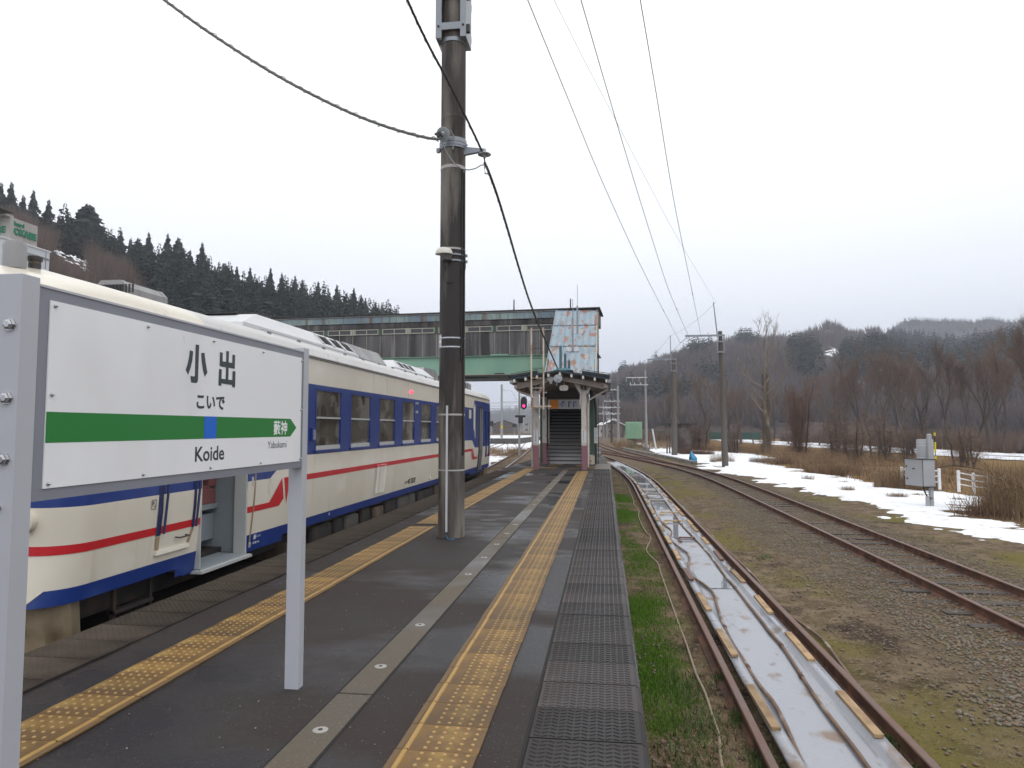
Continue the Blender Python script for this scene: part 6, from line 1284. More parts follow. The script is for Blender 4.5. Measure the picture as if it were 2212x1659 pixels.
def house(x, y, w, d, h, rh, wi, ri, lab, rz=0, z=-1.6):
    t = thing('house', lab, 'house', (x, y, z), rz=rz)
    P = lambda n_, b, m, par=t: put(n_, b, m, par, off=(0, 0, 0))
    P('wall', MB().box(-w/2, w/2, 0, d, 0, h), m_hwall[wi]); b = MB(); b.prism([(-w/2, -.01, h), (w/2, -.01, h), (0, -.01, h+rh)], (0, d, 0)); P('gable', b, m_hwall[wi])
    b = MB()
    for s in (-1, 1): b.hexa([(s*(w/2+.5), -.6, h-.25), (0, -.6, h+rh), (0, d+.6, h+rh), (s*(w/2+.5), d+.6, h-.25), (s*(w/2+.5), -.6, h-.05), (0, -.6, h+rh+.2), (0, d+.6, h+rh+.2), (s*(w/2+.5), d+.6, h-.05)])
    P('roof', b, m_hroof[ri])
    for k in range(max(1, int(w/3))):
        for zz in ([1.2] if h < 4.5 else [1.2, 3.9]):
            b = MB(); xx = -w/2+1+k*3; b.box(xx, xx+1.3, -.06, -.011, zz, zz+1.1); f = P('window', b, m_frame); b = MB(); b.box(xx+.08, xx+1.22, -.075, -.061, zz+.08, zz+1.02); P('pane', b, m_glass, f)
    return t
for px, w, h, rh, wi, ri, lab in ((2158, 11, 4.8, 2.0, 0, 0, 'white two storey house with a slate blue roof behind the bare trees'), (2104, 6, 3.2, 1.2, 1, 0, 'cream house between the trees left of the white two storey house'), (2030, 9, 3.6, 1.5, 0, 0, 'pale house half hidden by the dark forked tree'), (2068, 7, 3.0, 1.2, 0, 1, 'low pale shed with a snowy roof left of the cream house'), (2206, 8, 3.0, 1.4, 1, 1, 'cream house with a snowy roof at the right edge behind the trees')):
    p = atY(px, 935, 315); house(p.x, p.y, w, 8, h, rh, wi, ri, lab, .5, -.9)
house(2.3, 190, 5, 7, 3.6, 1.2, 2, 1, 'small brown house with a snow covered roof beyond the yard poles', .1, -1); house(-.6, 205, 3.6, 7, 3.1, 1.0, 0, 1, 'tiny pale shed with a snowy roof next to the stair tower', .1, -1)
for k, (x, y, w, h, wi, ri, lab) in enumerate([(-62, 300, 12, 5, 0, 0, 'pale house beside the railcar end in the distance'), (-48, 330, 12, 4.5, 2, 0, 'brown distant house behind the yard gantries'), (-36, 350, 10, 5, 0, 1, 'distant white house with a snowy roof behind the red signal'), (-24, 340, 9, 4.5, 1, 2, 'distant cream house near the shelter post')]): house(x, y, w, 8, h, 2, wi, ri, lab, .05, -1)
# hotel on the slope
m_hot1 = mat('hotel_concrete', (.36, .35, .33), .85, .07, .4, layers=[((.22, .18, .16), .35, .56, .1, (2.2, 2.2, .12)), ((.20, .07, .05), .3, .68, .02, (3, 3, .02))]); m_hot2 = mat('hotel_panel', (.50, .53, .56), .6, .05, 1); m_hgreen = mat('hotel_green', (.005, .16, .085), .5, .1)
HO = thing('hotel', 'pale hotel block with green rooftop lettering HOTEL OKABE', 'hotel', (-50, 51, -1)); HO.rotation_euler.z = 0
b = MB(); b.box(-58, -50, 51.2, 56.2, -1, 17.55); put('lower_block', b, m_hot2, HO); put('cornice', MB().box(-58.1, -49.93, 51.1, 56.3, 17.55, 17.68), m_white, HO); put('stripe', MB().box(-49.99, -49.96, 51.2, 56.2, 16.75, 16.95), m_rgrey, HO); put('panel_joint', MB().box(-49.99, -49.965, 55.75, 55.79, -1, 17.5), m_rgrey, HO)
b = MB(); b.box(-58, -50, 51.9, 54.75, 17.68, 19.55); b.box(-58, -50.0, 51.5, 52.2, 19.55, 19.72); put('roof_block', b, m_hot1, HO)
b = MB(); b.hexa([(-54, 50.6, 19.9), (-49.9, 50.6, 19.95), (-49.9, 52.2, 19.95), (-54, 52.2, 19.9), (-54, 50.9, 20.3), (-50.5, 50.9, 20.12), (-50.5, 52, 20.12), (-54, 52, 20.3)]); b.cyl((-50.4, 51.6, 19.5), (-50.4, 51.6, 20.0), .05, n=6); put('roof_canopy', b, m_dark, HO)
def onh(y0, z0): return lambda u, v: Vector((-49.93, y0+u, z0+v))
def thick(b, d):
    c = MB(); n = len(b.v); c.v = b.v+[(x-d, y, z) for x, y, z in b.v]; c.f = list(b.f)
    from collections import Counter
    E = Counter()
    for f in b.f:
        for i in range(len(f)): E[(f[i], f[(i+1) % len(f)])] += 1
    for (i, j) in E:
        if (j, i) not in E: c.f.append((i, j, j+n, i+n))
    c.f += [tuple(i+n for i in reversed(f)) for f in b.f]; c.m = [0]*len(c.f); return c
b = fit_text('OKABE', onh(52.25, 18.16), .06, 2.35, .62); put('large_lettering', thick(b, .12), m_hgreen, HO, fixn=False); b = fit_text('hotel', onh(52.25, 18.93), .05, 1.0, .36); put('small_lettering', thick(b, .10), m_hgreen, HO, fixn=False)
b = fit_text('OKABE', lambda u, v: Vector((-53.0+u, 51.87, 18.16+v)), .06, 2.6, .62); put('large_lettering', b, m_hgreen, HO, fixn=False)
# ================================================================ TREES, REEDS, WOODS, HAZE
def nth(k): return ['first', 'second', 'third', 'fourth', 'fifth', 'sixth', 'seventh', 'eighth', 'ninth', 'tenth', 'eleventh', 'twelfth'][k] if k < 12 else f'{k+1}th' if (k+1) % 10 not in (1, 2, 3) or k+1 in (11, 12, 13) else f'{k+1}'+{1: 'st', 2: 'nd', 3: 'rd'}[(k+1) % 10]
m_cedar = mat('cedar_foliage', (.011, .019, .014), .85, .3, 4, attr=[('tint', (.026, .036, .022))], rnd=.25, spec=.15); m_bark = mat('dark_bark', (.066, .050, .040), .9, .25, 8, rnd=.6)
m_twig = mat('brown_twigs', (.115, .076, .057), .9, .2, 2, attr=[('tint', (.20, .145, .115))], rnd=.2, spec=.15); m_twigr = mat('reddish_twigs', (.115, .062, .042), .9, .2, 2, attr=[('tint', (.16, .10, .07))], spec=.15)
m_vine = mat('vine_bark', (.12, .095, .062), .9, .3, 6, layers=[((.24, .21, .17), 2.0, .58, .1, (1, 1, .4))])
def conifer_arrays(tiers, per, seed, wid=.2, shape=1.0, droop=.3):
    rg = np.random.default_rng(seed); V = []; T = []
    for i in range(tiers):
        t = (i+.5)/tiers; z = .12+.88*t; r = wid*(1-t)**shape*(.72+.5*rg.random())*(1 if t > .12 else .7)+.012
        n = max(3, int(per*(.35+.65*(1-t))))
        a0 = rg.random()*6.3; lump = 1+.35*np.sin(a0*3+np.arange(n)*2.4)
        for k in range(n):
            a = a0+2*math.pi*k/n+rg.normal()*.25; R = r*lump[k]*(.6+.5*rg.random()); w = R*.42+.012; q = .2+.5*rg.random()
            c, s = math.cos(a), math.sin(a); zz = z+rg.normal()*.012
            inn = (c*R*.15, s*R*.15, zz+R*.25); tip = (c*R, s*R, zz-R*droop); 
            V += [inn, (c*R*.7-s*w, s*R*.7+c*w, zz-R*droop*.7+.02*rg.random()), tip, inn, tip, (c*R*.7+s*w, s*R*.7-c*w, zz-R*droop*.5-.02*rg.random())]; T += [q]*6
            V += [(c*R*.3, s*R*.3, zz+.03), (c*R*.85, s*R*.85, zz+.012), (c*R*.6, s*R*.6, zz-.045)]; T += [q*.5]*3
    return np.array(V), np.array(T)
def conifer(seed, **k):
    V, T = conifer_arrays(seed=seed, **k); V = V*20.0
    o = thing('conifer', 'tall dark conifer on the ridge', 'conifer', (0, 0, 0), 'conifers along the ridge behind the railcar')
    cr_ = big('crown', V, np.arange(len(V)).reshape(-1, 3), m_cedar, o, attrs=dict(tint=T)); b = MB(); b.cyl((0, 0, -2), (0, 0, 19), .28, .03, n=6); put('trunk', b, m_bark, o); return o
protos = [conifer(1, tiers=44, per=17, wid=.19, shape=.85), conifer(2, tiers=40, per=17, wid=.23, shape=.62, droop=.15), conifer(3, tiers=46, per=15, wid=.15, shape=.8), conifer(4, tiers=60, per=34, wid=.25, shape=.42, droop=.22)]
tips = [(x, y, 1.5862, 0, 700) for x, y in ((10,68),(75,65),(150,150),(215,112),(310,172),(375,265),(455,285),(560,212),(655,330),(720,400),(768,368),(830,415),(880,420),(945,380),(1065,388),(1135,418),(1205,492))]+[(x, y, 1.411, 700, 850) for x, y in ((155,182),(225,315),(280,300),(350,312),(425,320),(465,395),(488,395),(540,320),(603,350),(678,365),(718,388),(808,398),(865,480),(915,418),(957,480),(1010,430),(1050,472),(1075,485),(1133,512))]
used = set()
for k, (x, y, s, ox, oy) in enumerate(tips):
    px, py = (ox+x/s)*.54004, (oy+y/s)*.54004; D = random.uniform(205, 225) if px < 560 else random.uniform(215, 240)
    q = ray(px, py); q = q/math.hypot(q.x, q.y); tip = _C+q*D
    H = random.uniform(16, 20) if px < 500 else random.uniform(12.5, 15); kind = 3 if k == 7 else (1 if k in (6, 9, 12, 15, 19, 22) else (2 if k in (5, 8, 11, 24, 25, 28, 31, 34) else 0)); 
    if k == 7: H = 22
    if k in (32, 34, 35): H = 9
    o = dup(protos[kind], (tip.x, tip.y, tip.z-H*1.0), random.uniform(0, 6), H/20.0*1.02) if kind in used else protos[kind]
    if kind not in used: used.add(kind); o.location = (tip.x, tip.y, tip.z-H); o.scale = (H/20.0*1.02,)*3
    o['label'] = f'dark conifer standing {nth(k)} from the left on the ridge behind the railcar'
def find_t(px, py, f=None):
    b_ = min((abs(proj((f or hr1)(px, t))[1]-py), t) for t in np.linspace(.05, .98, 60)); return b_[1]
SNOWY = [(1778, 778, 16, 9), (1800, 765, 9, 9), (1790, 772, 14, 6), (1825, 822, 9, 8), (1905, 808, 9, 4), (1765, 786, 6, 3), (1870, 838, 5, 3)]
def proj(p): v = p-_C; w = v.dot(_F); return PW/2+FPX*v.dot(_R)/w, PH/2-FPX*v.dot(_U)/w
def scatter(name, items, arrays, mats, label):
    """items: (x, y, z, height, variant); many far trees as one mass"""
    VV = []; TT = []
    for x, y, z, H, v in items:
        V, T = arrays[v]; a = random.uniform(0, 6.28); c, s = math.cos(a), math.sin(a)
        W = V*H; VV.append(np.stack([W[:, 0]*c-W[:, 1]*s+x, W[:, 0]*s+W[:, 1]*c+y, W[:, 2]+z], 1)); TT.append(T*random.uniform(.3, 1.6))
    VV = np.concatenate(VV); return tagp(big(name, VV, np.arange(len(VV)).reshape(-1, 3), mats, attrs=dict(tint=np.clip(np.concatenate(TT), 0, 1))), label, kind='stuff')
lo = [conifer_arrays(16, 9, 11, .19, .8), conifer_arrays(16, 9, 12, .24, .6, .1), conifer_arrays(14, 8, 13, .17, .8)]
def brush_arrays(n, seed, spread=.42):
    rg = np.random.default_rng(seed); V = []; T = []
    for k in range(n):
        a = rg.random()*6.28; r = spread*rg.random()**.6; z1 = .35+.65*(1-(r/spread)**2*.45)*(.6+.4*rg.random()); b_ = rg.random()*6.28; w = .010; r0 = r*.3
        p0 = (r0*math.cos(a), r0*math.sin(a), z1*.25*rg.random()); p1 = (r*math.cos(a), r*math.sin(a), z1)
        V += [(p0[0]-w*math.cos(b_), p0[1]-w*math.sin(b_), p0[2]), (p0[0]+w*math.cos(b_), p0[1]+w*math.sin(b_), p0[2]), p1]; T += [rg.random()]*3
    return np.array(V), np.array(T)
br = [brush_arrays(60, 21), brush_arrays(75, 22, .5), brush_arrays(50, 23, .3)]
brf = [brush_arrays(26, 31, .45), brush_arrays(22, 32, .5)]
for arr in brf: arr[0][:, :2] *= 1.0
items = []; bits = []
for _ in range(2600):
    px = random.uniform(-60, 860); t = random.uniform(.30, .99); p = hl(px, t)
    con = t > .66-.27*(px > 340)-.1*(px > 600)+.12*(px < 130) + .25*nz2(px, t*300, .02, 3)
    if 60 < px < 250 and .38 < t < .70: con = False
    if con:
        if len(items) < 620: items.append((p.x, p.y, p.z-2, random.uniform(8, 13) if t < .8 else random.uniform(5.5, 8.5), random.randrange(3)))
    elif len(bits) < 900 and not (105 < px < 195 and 552 < proj(p)[1] < 612): bits.append((p.x, p.y, p.z-1, random.uniform(5, 9), random.randrange(3)))
scatter('forest', items, lo, m_cedar, 'dark conifer wood covering the upper slope behind the railcar')
scatter('bare_woodland', bits, br, m_twig, 'bare brown trees covering the lower slope behind the railcar')
items = []; bits = []
def patch(px, py):                          # stands of conifers on the far slope
    for (a, b_, ra, rb) in ((1370, 790, 55, 12), (1445, 762, 60, 10), (1490, 765, 50, 14), (1615, 742, 30, 18), (1750, 800, 32, 45), (1715, 790, 12, 18), (1868, 800, 52, 38), (1930, 775, 45, 35), (1990, 775, 60, 48), (2070, 780, 60, 45), (2150, 780, 60, 60), (1420, 870, 80, 16), (1350, 885, 30, 14), (1330, 812, 22, 8), (1540, 835, 30, 14)):
        if ((px-a)/ra)**2+((py-b_)/rb)**2 < 1: return True
    return False
for _ in range(16000):
    px = random.uniform(1300, 2330); t = random.uniform(.05, 1.0); p = hr1(px, t); sx_, sy_ = proj(p)
    if (patch(sx_, sy_) and not any(abs(sx_-a) < r_+3 and c-h_ < sy_ < c+h_+26 for a, c, r_, h_ in SNOWY)) or (sx_ < 1520 and t > .975):
        if len(items) < 1700: items.append((p.x, p.y, p.z-1, random.uniform(11, 16) if t < .9 else random.uniform(6, 10), random.randrange(3)))
    elif len(bits) < 5200 and not any(abs(sx_-a) < r_+5 and c-h_-2 < sy_ < c+h_+26 for a, c, r_, h_ in SNOWY) and not (sy_ < 760 and sx_ > 1730 and random.random() < .75): bits.append((p.x, p.y, p.z-1.5, random.uniform(7, 12) if t < .97 else random.uniform(4, 7), random.randrange(2)))
for _ in range(900):
    px = random.uniform(1880, 2330); t = random.choice([random.uniform(.96, 1.0), random.uniform(.6, 1)]); p = hr2(px, t)
    (items if t > .95 else bits).append((p.x, p.y, p.z-2, random.uniform(9, 17), random.randrange(2)))
for _ in range(500):
    px = random.uniform(1040, 1320); p = hr3(px, random.uniform(.5, 1)); items.append((p.x, p.y, p.z-2, random.uniform(14, 24), random.randrange(3)))
lo2 = [conifer_arrays(9, 7, 41, .24, .7), conifer_arrays(9, 7, 42, .28, .55, .1), conifer_arrays(8, 6, 43, .2, .8)]
scatter('forest', items, lo2, m_cedar, 'blue dark stands of conifers on the far hills')
for a in brf: a[0][:, :2] *= 1.15
brf = [brush_arrays(24, 31, .5), brush_arrays(20, 32, .55)]
for V_, T_2 in brf:                        # broader twigs read at this distance
    c = V_.reshape(-1, 3, 3); m = c[:, :2].mean(1, keepdims=True); c[:, :2] = m+(c[:, :2]-m)*4.5
m_far = mat('far_bare_trees', (.10, .080, .082), .95, .25, .05, attr=[('tint', (.125, .092, .078))], spec=.1)
scatter('bare_woodland', bits, brf, m_far, 'bare brown woods covering the far hill')
# snow lying in hollows of the slopes
m_snowp = m_snow
def snow_patches(surf, cells, lab, n, r):
    V = []; F = []
    for (a, ta, ra, rt) in cells:
        for _ in range(n):
            px = random.gauss(a, ra); t = min(.98, max(.02, random.gauss(ta, rt))); p = surf(px, t); u = (surf(px+3, t)-surf(px-3, t)).normalized(); w = (surf(px, t+.01)-surf(px, t-.01)).normalized(); nrm = u.cross(w); nrm = nrm if nrm.z > 0 else -nrm
            L, Wd = random.uniform(.4, 1)*r, random.uniform(.15, .4)*r; b0 = len(V)
            V += [tuple(p+nrm*(r*.06+1.6)+u*(math.cos(q)*L*random.uniform(.6, 1.1))+w*(math.sin(q)*Wd*random.uniform(.6, 1.1))) for q in np.linspace(0, 6.28, 9)[:-1]]; V.append(tuple(p+nrm*(r*.06+1.9))); F += [(b0+i, b0+(i+1) % 8, b0+8) for i in range(8)]
    return tagp(big('snow', V, F, m_snow, smooth=True), lab, kind='structure')
snow_patches(hl, [(150, find_t(150, 568, hl), 16, .018), (172, find_t(172, 580, hl), 10, .02), (125, find_t(125, 560, hl), 8, .01), (185, find_t(185, 596, hl), 10, .01)], 'thin snow lying in the hollow beside the hotel', 11, .75)
snow_patches(hr1, [(a, find_t(a, c), r_*.45, .012) for a, c, r_, h_ in SNOWY], 'patches of old snow on the brown hillside', 15, 4.2)

# ---- bare trees: trunk with forked limbs, and the fine twigs as the crown
def bare_tree(seed, H=15.0, fork=.3, upright=.6, limbs=3, twigs=5200, kind=0, lean=0):
    rg = random.Random(seed); b = MB(); ends_ = []; segs_ = []
    def grow(p, d, L, r, lev):
        n = 4 if lev < 2 else 3; pts_ = [p]; q = p; dd = d
        for i in range(n):
            dd = (dd+Vector((rg.gauss(0, .14), rg.gauss(0, .14), .06*upright))).normalized(); q = q+dd*(L/n); pts_.append(q)
        rs = [r*(1-.45*i/n) for i in range(n+1)]; b.tube(pts_, rs, 6 if lev < 2 else 4 if lev < 3 else 3, cap=False)
        segs_.append((pts_, rs, lev))
        if lev >= 4: ends_.append((q, dd)); return
        m = limbs if lev == 0 else rg.choice([2, 3, 3])
        for k in range(m):
            a = rg.uniform(0, 6.28); sp_ = rg.uniform(.25, .62)*(1 if lev else .8); o = dd.cross(Vector((math.cos(a), math.sin(a), .3))).normalized()
            s = q if k < 2 or lev > 2 else pts_[rg.choice([2, 3])]; grow(s, (dd+o*sp_+Vector((0, 0, .12*upright))).normalized(), L*rg.uniform(.62, .85), rs[-1]*rg.uniform(.62, .8), lev+1)
    grow(Vector((0, 0, -.3)), Vector((lean, 0, 1)).normalized(), H*fork, H*.0175, 0)
    zt = max(v[2] for v in b.v); k = H/zt; P = np.array(b.v)*k
    V = []; T = []
    for _ in range(twigs):
        pts_, rs, lev = rg.choice([s for s in (rg.choice(segs_), rg.choice(segs_)) if s[2] >= 2] or [segs_[-1]]); i = rg.randrange(len(pts_)-1); q = pts_[i].lerp(pts_[i+1], rg.random())*k; d = (pts_[i+1]-pts_[i]).normalized()
        a = rg.uniform(0, 6.28); o = d.cross(Vector((math.cos(a), math.sin(a), .2))).normalized(); d = (d*.7+o*rg.uniform(.3, 1.0)+Vector((0, 0, .35))).normalized(); L = H*rg.uniform(.03, .095)
        w = d.cross(Vector((rg.gauss(0, 1), rg.gauss(0, 1), rg.gauss(0, 1)))).normalized()*.012*H/15; t_ = rg.random()
        V += [tuple(q-w), tuple(q+w), tuple(q+d*L)]; T += [t_]*3
        if rg.random() < .5:
            e_ = (d+o.cross(d)*rg.uniform(-.7, .7)).normalized(); m0 = q+d*L*.5; V += [tuple(m0-w*.7), tuple(m0+w*.7), tuple(m0+e_*L*.55)]; T += [t_]*3
    t = thing('bare_tree', 'bare brown tree', 'tree', (0, 0, 0), 'bare trees beyond the riverside road')
    b.v = [tuple(v) for v in P]; put('trunk', b, m_vine if kind == 1 else m_bark, t, off=(0, 0, 0), smooth='all', fixn=False)
    big('crown', V, np.arange(len(V)).reshape(-1, 3), m_twigr if kind == 2 else m_twig, t, attrs=dict(tint=T)); return t
tp = [bare_tree(3, upright=1.5, twigs=3800), bare_tree(8, fork=.30, upright=1.8, twigs=3400), bare_tree(15, fork=.18, limbs=4, upright=1.1, twigs=4200), bare_tree(21, fork=.26, limbs=2, upright=1.6, lean=.12, twigs=3600)]
rowt = [(1345, 190, 872, 2), (1402, 175, 862, 0), (1438, 170, 850, 2), (1478, 150, 812, 1), (1520, 140, 802, 2), (1560, 150, 818, 0), (1598, 140, 835, 2), (1700, 140, 832, 0), (1762, 125, 805, 1), (1800, 130, 815, 2), (1830, 118, 775, 0), (1862, 125, 770, 1), (1893, 112, 742, 2), (1930, 115, 752, 0), (1958, 108, 765, 1), (1992, 120, 790, 2), (2030, 100, 742, 3), (2068, 112, 765, 0), (2096, 104, 770, 1), (2128, 112, 745, 2), (2150, 96, 735, 0), (2180, 88, 692, 1), (2215, 90, 690, 3), (2262, 84, 680, 2),
        (1668, 160, 838, 1), (1740, 155, 820, 0), (1815, 160, 800, 1), (1878, 145, 780, 0), (1945, 140, 785, 2), (2012, 140, 785, 1), (2082, 150, 782, 0), (2145, 150, 775, 2), (2200, 150, 765, 1), (1625, 150, 842, 0), (1575, 165, 842, 2), (1455, 185, 866, 1)]
rowt.sort()
us = set()
def stand(px, D, top, k, lab, proto=None, bz=None):
    q = ray(px, top); q = q/q.y; x = q.x*D; zt = CZ+q.z*D; zb = gz(x, D)-.1 if bz is None else bz; H = (zt-zb)
    o = proto if proto is not None else (tp[k] if k not in us else None)
    if o is None: o = dup(tp[k])
    if proto is None: us.add(k)
    o.location = (x, D, zb); o.rotation_euler.z = random.uniform(0, 6.28); s = H/15.0; o.scale = (s*.80, s*.80, s); o['label'] = lab; return o
for k, (px, D, top, v) in enumerate(rowt): stand(px, D, top, v, f'bare brown tree standing {nth(k)} from the left in the row beyond the snowy road')
und = []
for _ in range(900):
    y = random.uniform(76, 165); x0 = float(np.interp(y, [38, 55, 78, 100, 140, 190, 250], [58, 52, 47, 43.5, 39.5, 34, 24])); x = x0+2.5+random.random()**1.3*42
    und.append((x, y, gz(x, y)-.1, random.uniform(1.2, 4.2), random.randrange(3)))
for _ in range(260):
    y = random.uniform(110, 170); x = random.uniform(5, 17); und.append((x, y, gz(x, y)-.1, random.uniform(1, 3.2), random.randrange(3)))
scatter('undergrowth', und, br, m_twig, 'tangled brown undergrowth below the bare trees')
old = thing('bare_tree', 'tall old tree wrapped in pale vines with a bare broken crown', 'tree')
orng = random.Random(5); b = MB(); bt = MB(); TV = []; TT = []
stem = [Vector((.12*math.sin(z*.7), .1*math.cos(z*.5), z)) for z in np.linspace(-.3, 12.6, 12)]; b.tube(stem, list(np.linspace(.62, .10, 12)), 10)
def limb(p, d, L, r, lev):
    q = p; pts_ = [p]; dd = d
    for i in range(5): dd = (dd+Vector((orng.gauss(0, .22), orng.gauss(0, .22), orng.gauss(.10, .12)))).normalized(); q = q+dd*(L/5); pts_.append(q)
    bt.tube(pts_, [r*(1-.75*i/5) for i in range(6)], 5 if lev == 0 else 3, cap=False)
    if lev < 3:
        for k in range(5 if lev < 2 else 4):
            i = orng.choice([2, 3, 4, 5]); a = orng.uniform(0, 6.28); limb(pts_[i], (dd+Vector((math.cos(a), math.sin(a), .25))*.95).normalized(), L*orng.uniform(.35, .6), r*.42, lev+1)
for h, a, L in [(3.6, .2, 3.2), (4.6, 3.3, 3.4), (5.4, 5.6, 3.6), (6.2, 2.6, 3.6), (6.9, .1, 4.6), (7.7, 3.6, 3.8), (8.3, 6.0, 4.2), (9.2, 2.9, 3.4), (9.9, .5, 3.6), (10.8, 3.4, 3.0), (11.6, .2, 3.0), (12.2, 3.0, 3.0), (12.5, 1.2, 3.4)]:
    p = stem[min(11, int((h+.3)/12.9*11))].copy(); p.z = h; limb(p, Vector((math.cos(a), math.sin(a)*.7, .75 if h < 9 else 1.3)).normalized(), L, .15 if h < 9 else .11, 0)
put('trunk', b, m_vine, old, off=(0, 0, 0), smooth='all'); put('crown', bt, mat('pale_branch', (.20, .17, .14), .9, .25, 3), old, off=(0, 0, 0), fixn=False, smooth='all')
stand(1650, 78, 706, 0, 'tall old tree wrapped in pale vines with a bare broken crown', old)
V = []; T = []
for _ in range(5600):
    h = random.random()**1.15*9.5; a = random.uniform(0, 6.28); r = random.uniform(.3, 1.0)*(1.15-h/14)*(.75+.4*math.sin(h*1.7+a*2)); l = random.uniform(.4, 1.1); a2 = a+random.gauss(0, .5); w = .02
    p = (r*math.cos(a)*.8, r*math.sin(a)*.8, h); V += [(p[0]-w, p[1], p[2]), (p[0]+w, p[1]+w, p[2]), (r*1.35*math.cos(a2), r*1.35*math.sin(a2), h+random.uniform(-.6, .9)*l)]; T += [random.random()]*3
big('vine', V, np.arange(len(V)).reshape(-1, 3), m_twig, old, attrs=dict(tint=T))
def thicket(seed, H, n, rad_, lean_, twigs, m, L=(.35, 1.3)):
    rg = random.Random(seed); t = thing('thicket', 'brown thicket', 'thicket'); V = []; T = []; paths = []
    for s_ in range(n):
        a = rg.uniform(0, 6.28); l = rg.random()*lean_; r0 = rg.random()*rad_; h = H*rg.uniform(.55, 1.0) if s_ else H; p = Vector((r0*math.cos(a), r0*math.sin(a), -.2)); pts_ = [p]
        for i in range(6): p = p+Vector((math.cos(a)*l+rg.gauss(0, .13), math.sin(a)*l+rg.gauss(0, .13), 1))*(h/6); pts_.append(p)
        b = MB(); b.tube(pts_, [.09-.012*i for i in range(7)], 5); paths.append(pts_); put('stem', b, m_bark, t, off=(0, 0, 0), smooth='all')
    for _ in range(twigs):
        P_ = rg.choice(paths); u = rg.random()**.85*5.98; i = int(u); q = P_[i].lerp(P_[i+1], u-i); a = rg.uniform(0, 6.28); l = rg.uniform(*L)*(1.15-.6*u/6); d = Vector((math.cos(a), math.sin(a), rg.gauss(.35, .5))).normalized()
        q = q+Vector((rg.gauss(0, .35), rg.gauss(0, .35), rg.gauss(0, .3)))*(1.1-u/8); w = Vector((rg.gauss(0, 1), rg.gauss(0, 1), rg.gauss(0, 1))).normalized()*.010; t_ = rg.random(); mid = q+d*l*.5+Vector((rg.gauss(0, .12), rg.gauss(0, .12), rg.gauss(0, .12)))
        V += [tuple(q-w), tuple(q+w), tuple(mid), tuple(mid-w*.6), tuple(mid+w*.6), tuple(q+d*l+Vector((0, 0, rg.gauss(0, .2))))]; T += [t_]*6
    big('twigs', V, np.arange(len(V)).reshape(-1, 3), m, t, attrs=dict(tint=T)); return t
def at_base(px, D, top, H): q = ray(px, top); q = q/q.y; zb = gz(q.x*D, D); return (q.x*D, D, zb), (CZ+q.z*D-zb)/H
th0 = thicket(61, 8.0, 9, .7, .06, 7500, m_twigr); th1 = thicket(62, 4.0, 8, 1.0, .28, 3200, m_twig)
for k, (o, H, px, D, top, wx, lab) in enumerate([(th0, 8, 1722, 66, 806, 1.0, 'dense reddish brown thicket smothered in dead vines right of the old broken tree'), (th1, 4, 1905, 70, 880, 1.1, 'low tangled brown thicket left of the relay cabinet'), (None, 4, 1800, 74, 866, 1.0, 'leaning brown thicket between two bare trees'), (None, 4, 1500, 88, 890, 1.2, 'brown thicket beside the derelict hut'), (None, 4, 1850, 60, 900, 1.3, 'low spreading thicket behind the snowy verge'), (None, 4, 1585, 75, 905, 1.1, 'small thicket between the tall dark pole and the old broken tree'), (None, 4, 1960, 66, 900, 1.1, 'brown thicket rising behind the cabinet top'), (None, 4, 2090, 62, 905, 1.2, 'brown thicket behind the white fence')]):
    o = o or dup(th1); loc, s_ = at_base(px, D, top, H); o.location = loc; o.rotation_euler.z = random.uniform(0, 6.28); o.scale = (s_*wx, s_*wx, s_); o['label'] = lab
# ---- dry reeds and dead grass on the verge
m_reed = mat('dry_reed', (.135, .082, .046), .85, .25, 3, attr=[('tint', (.30, .21, .125))], spec=.2); m_dark_reed = mat('dead_brush', (.062, .034, .026), .9, .25, 3, attr=[('tint', (.15, .085, .055))], spec=.15)
def reeds(name, pts, h0, h1, w, mats, label, bend=.5, kind='stuff', parent=None, group=None):
    V = []; T = []
    for x, y, z in pts:
        H = random.uniform(h0, h1); a = random.uniform(0, 6.28); k = random.random()*bend*H; c, s = math.cos(a), math.sin(a); b_ = random.uniform(0, 6.28); u, v = w*math.cos(b_), w*math.sin(b_); t = random.random()
        m_ = (x+c*k*.35, y+s*k*.35, z+H*.62); e_ = (x+c*k, y+s*k, z+H*(1-.35*k/H))
        V += [(x-u, y-v, z), (x+u, y+v, z), m_, (m_[0]-u*.8, m_[1]-v*.8, m_[2]-.02), (m_[0]+u*.8, m_[1]+v*.8, m_[2]-.02), e_]; T += [t]*6
    o = big(name, V, np.arange(len(V)).reshape(-1, 3), mats, parent, attrs=dict(tint=T)); 
    if label: tagp(o, label, kind=kind)
    return o
P = []; Q = []
for _ in range(90000):
    y = 13+95*random.random()**1.35; x = fe(y)+random.gauss(.2, .5)+6.5*random.random()**1.6*(1+.02*y); n_ = fbm(x, y, .33, 50)
    if 48 < y < 53 and x < 8.6: continue
    if 26.5 < y < 33 and 13.3 < x < 17.2 and random.random() < .8: continue
    if random.random() < .38+1.9*n_: (P if fbm(x, y, .5, 70) > -.06 else Q).append((x, y, gz(x, y)-.03))
    if len(P) > 30000: break
reeds('dry_reeds', P, .4, 1.3, .011, m_reed, 'mass of dry straw coloured reeds between the snow and the field', .8)
reeds('dead_brush', Q, .15, .75, .012, m_dark_reed, 'low dark reddish brush among the dry reeds', 1.4)
P = [(x, y, -1.18) for x, y in ((random.gauss(12.6, .9), random.gauss(23.4, 1.3)) for _ in range(9000)) if x > fe(y)-.1+.4*random.random()]; reeds('dry_reeds', P, .5, 2.1, .007, m_reed, 'tall dry reeds growing at the right edge of the snow', .9)
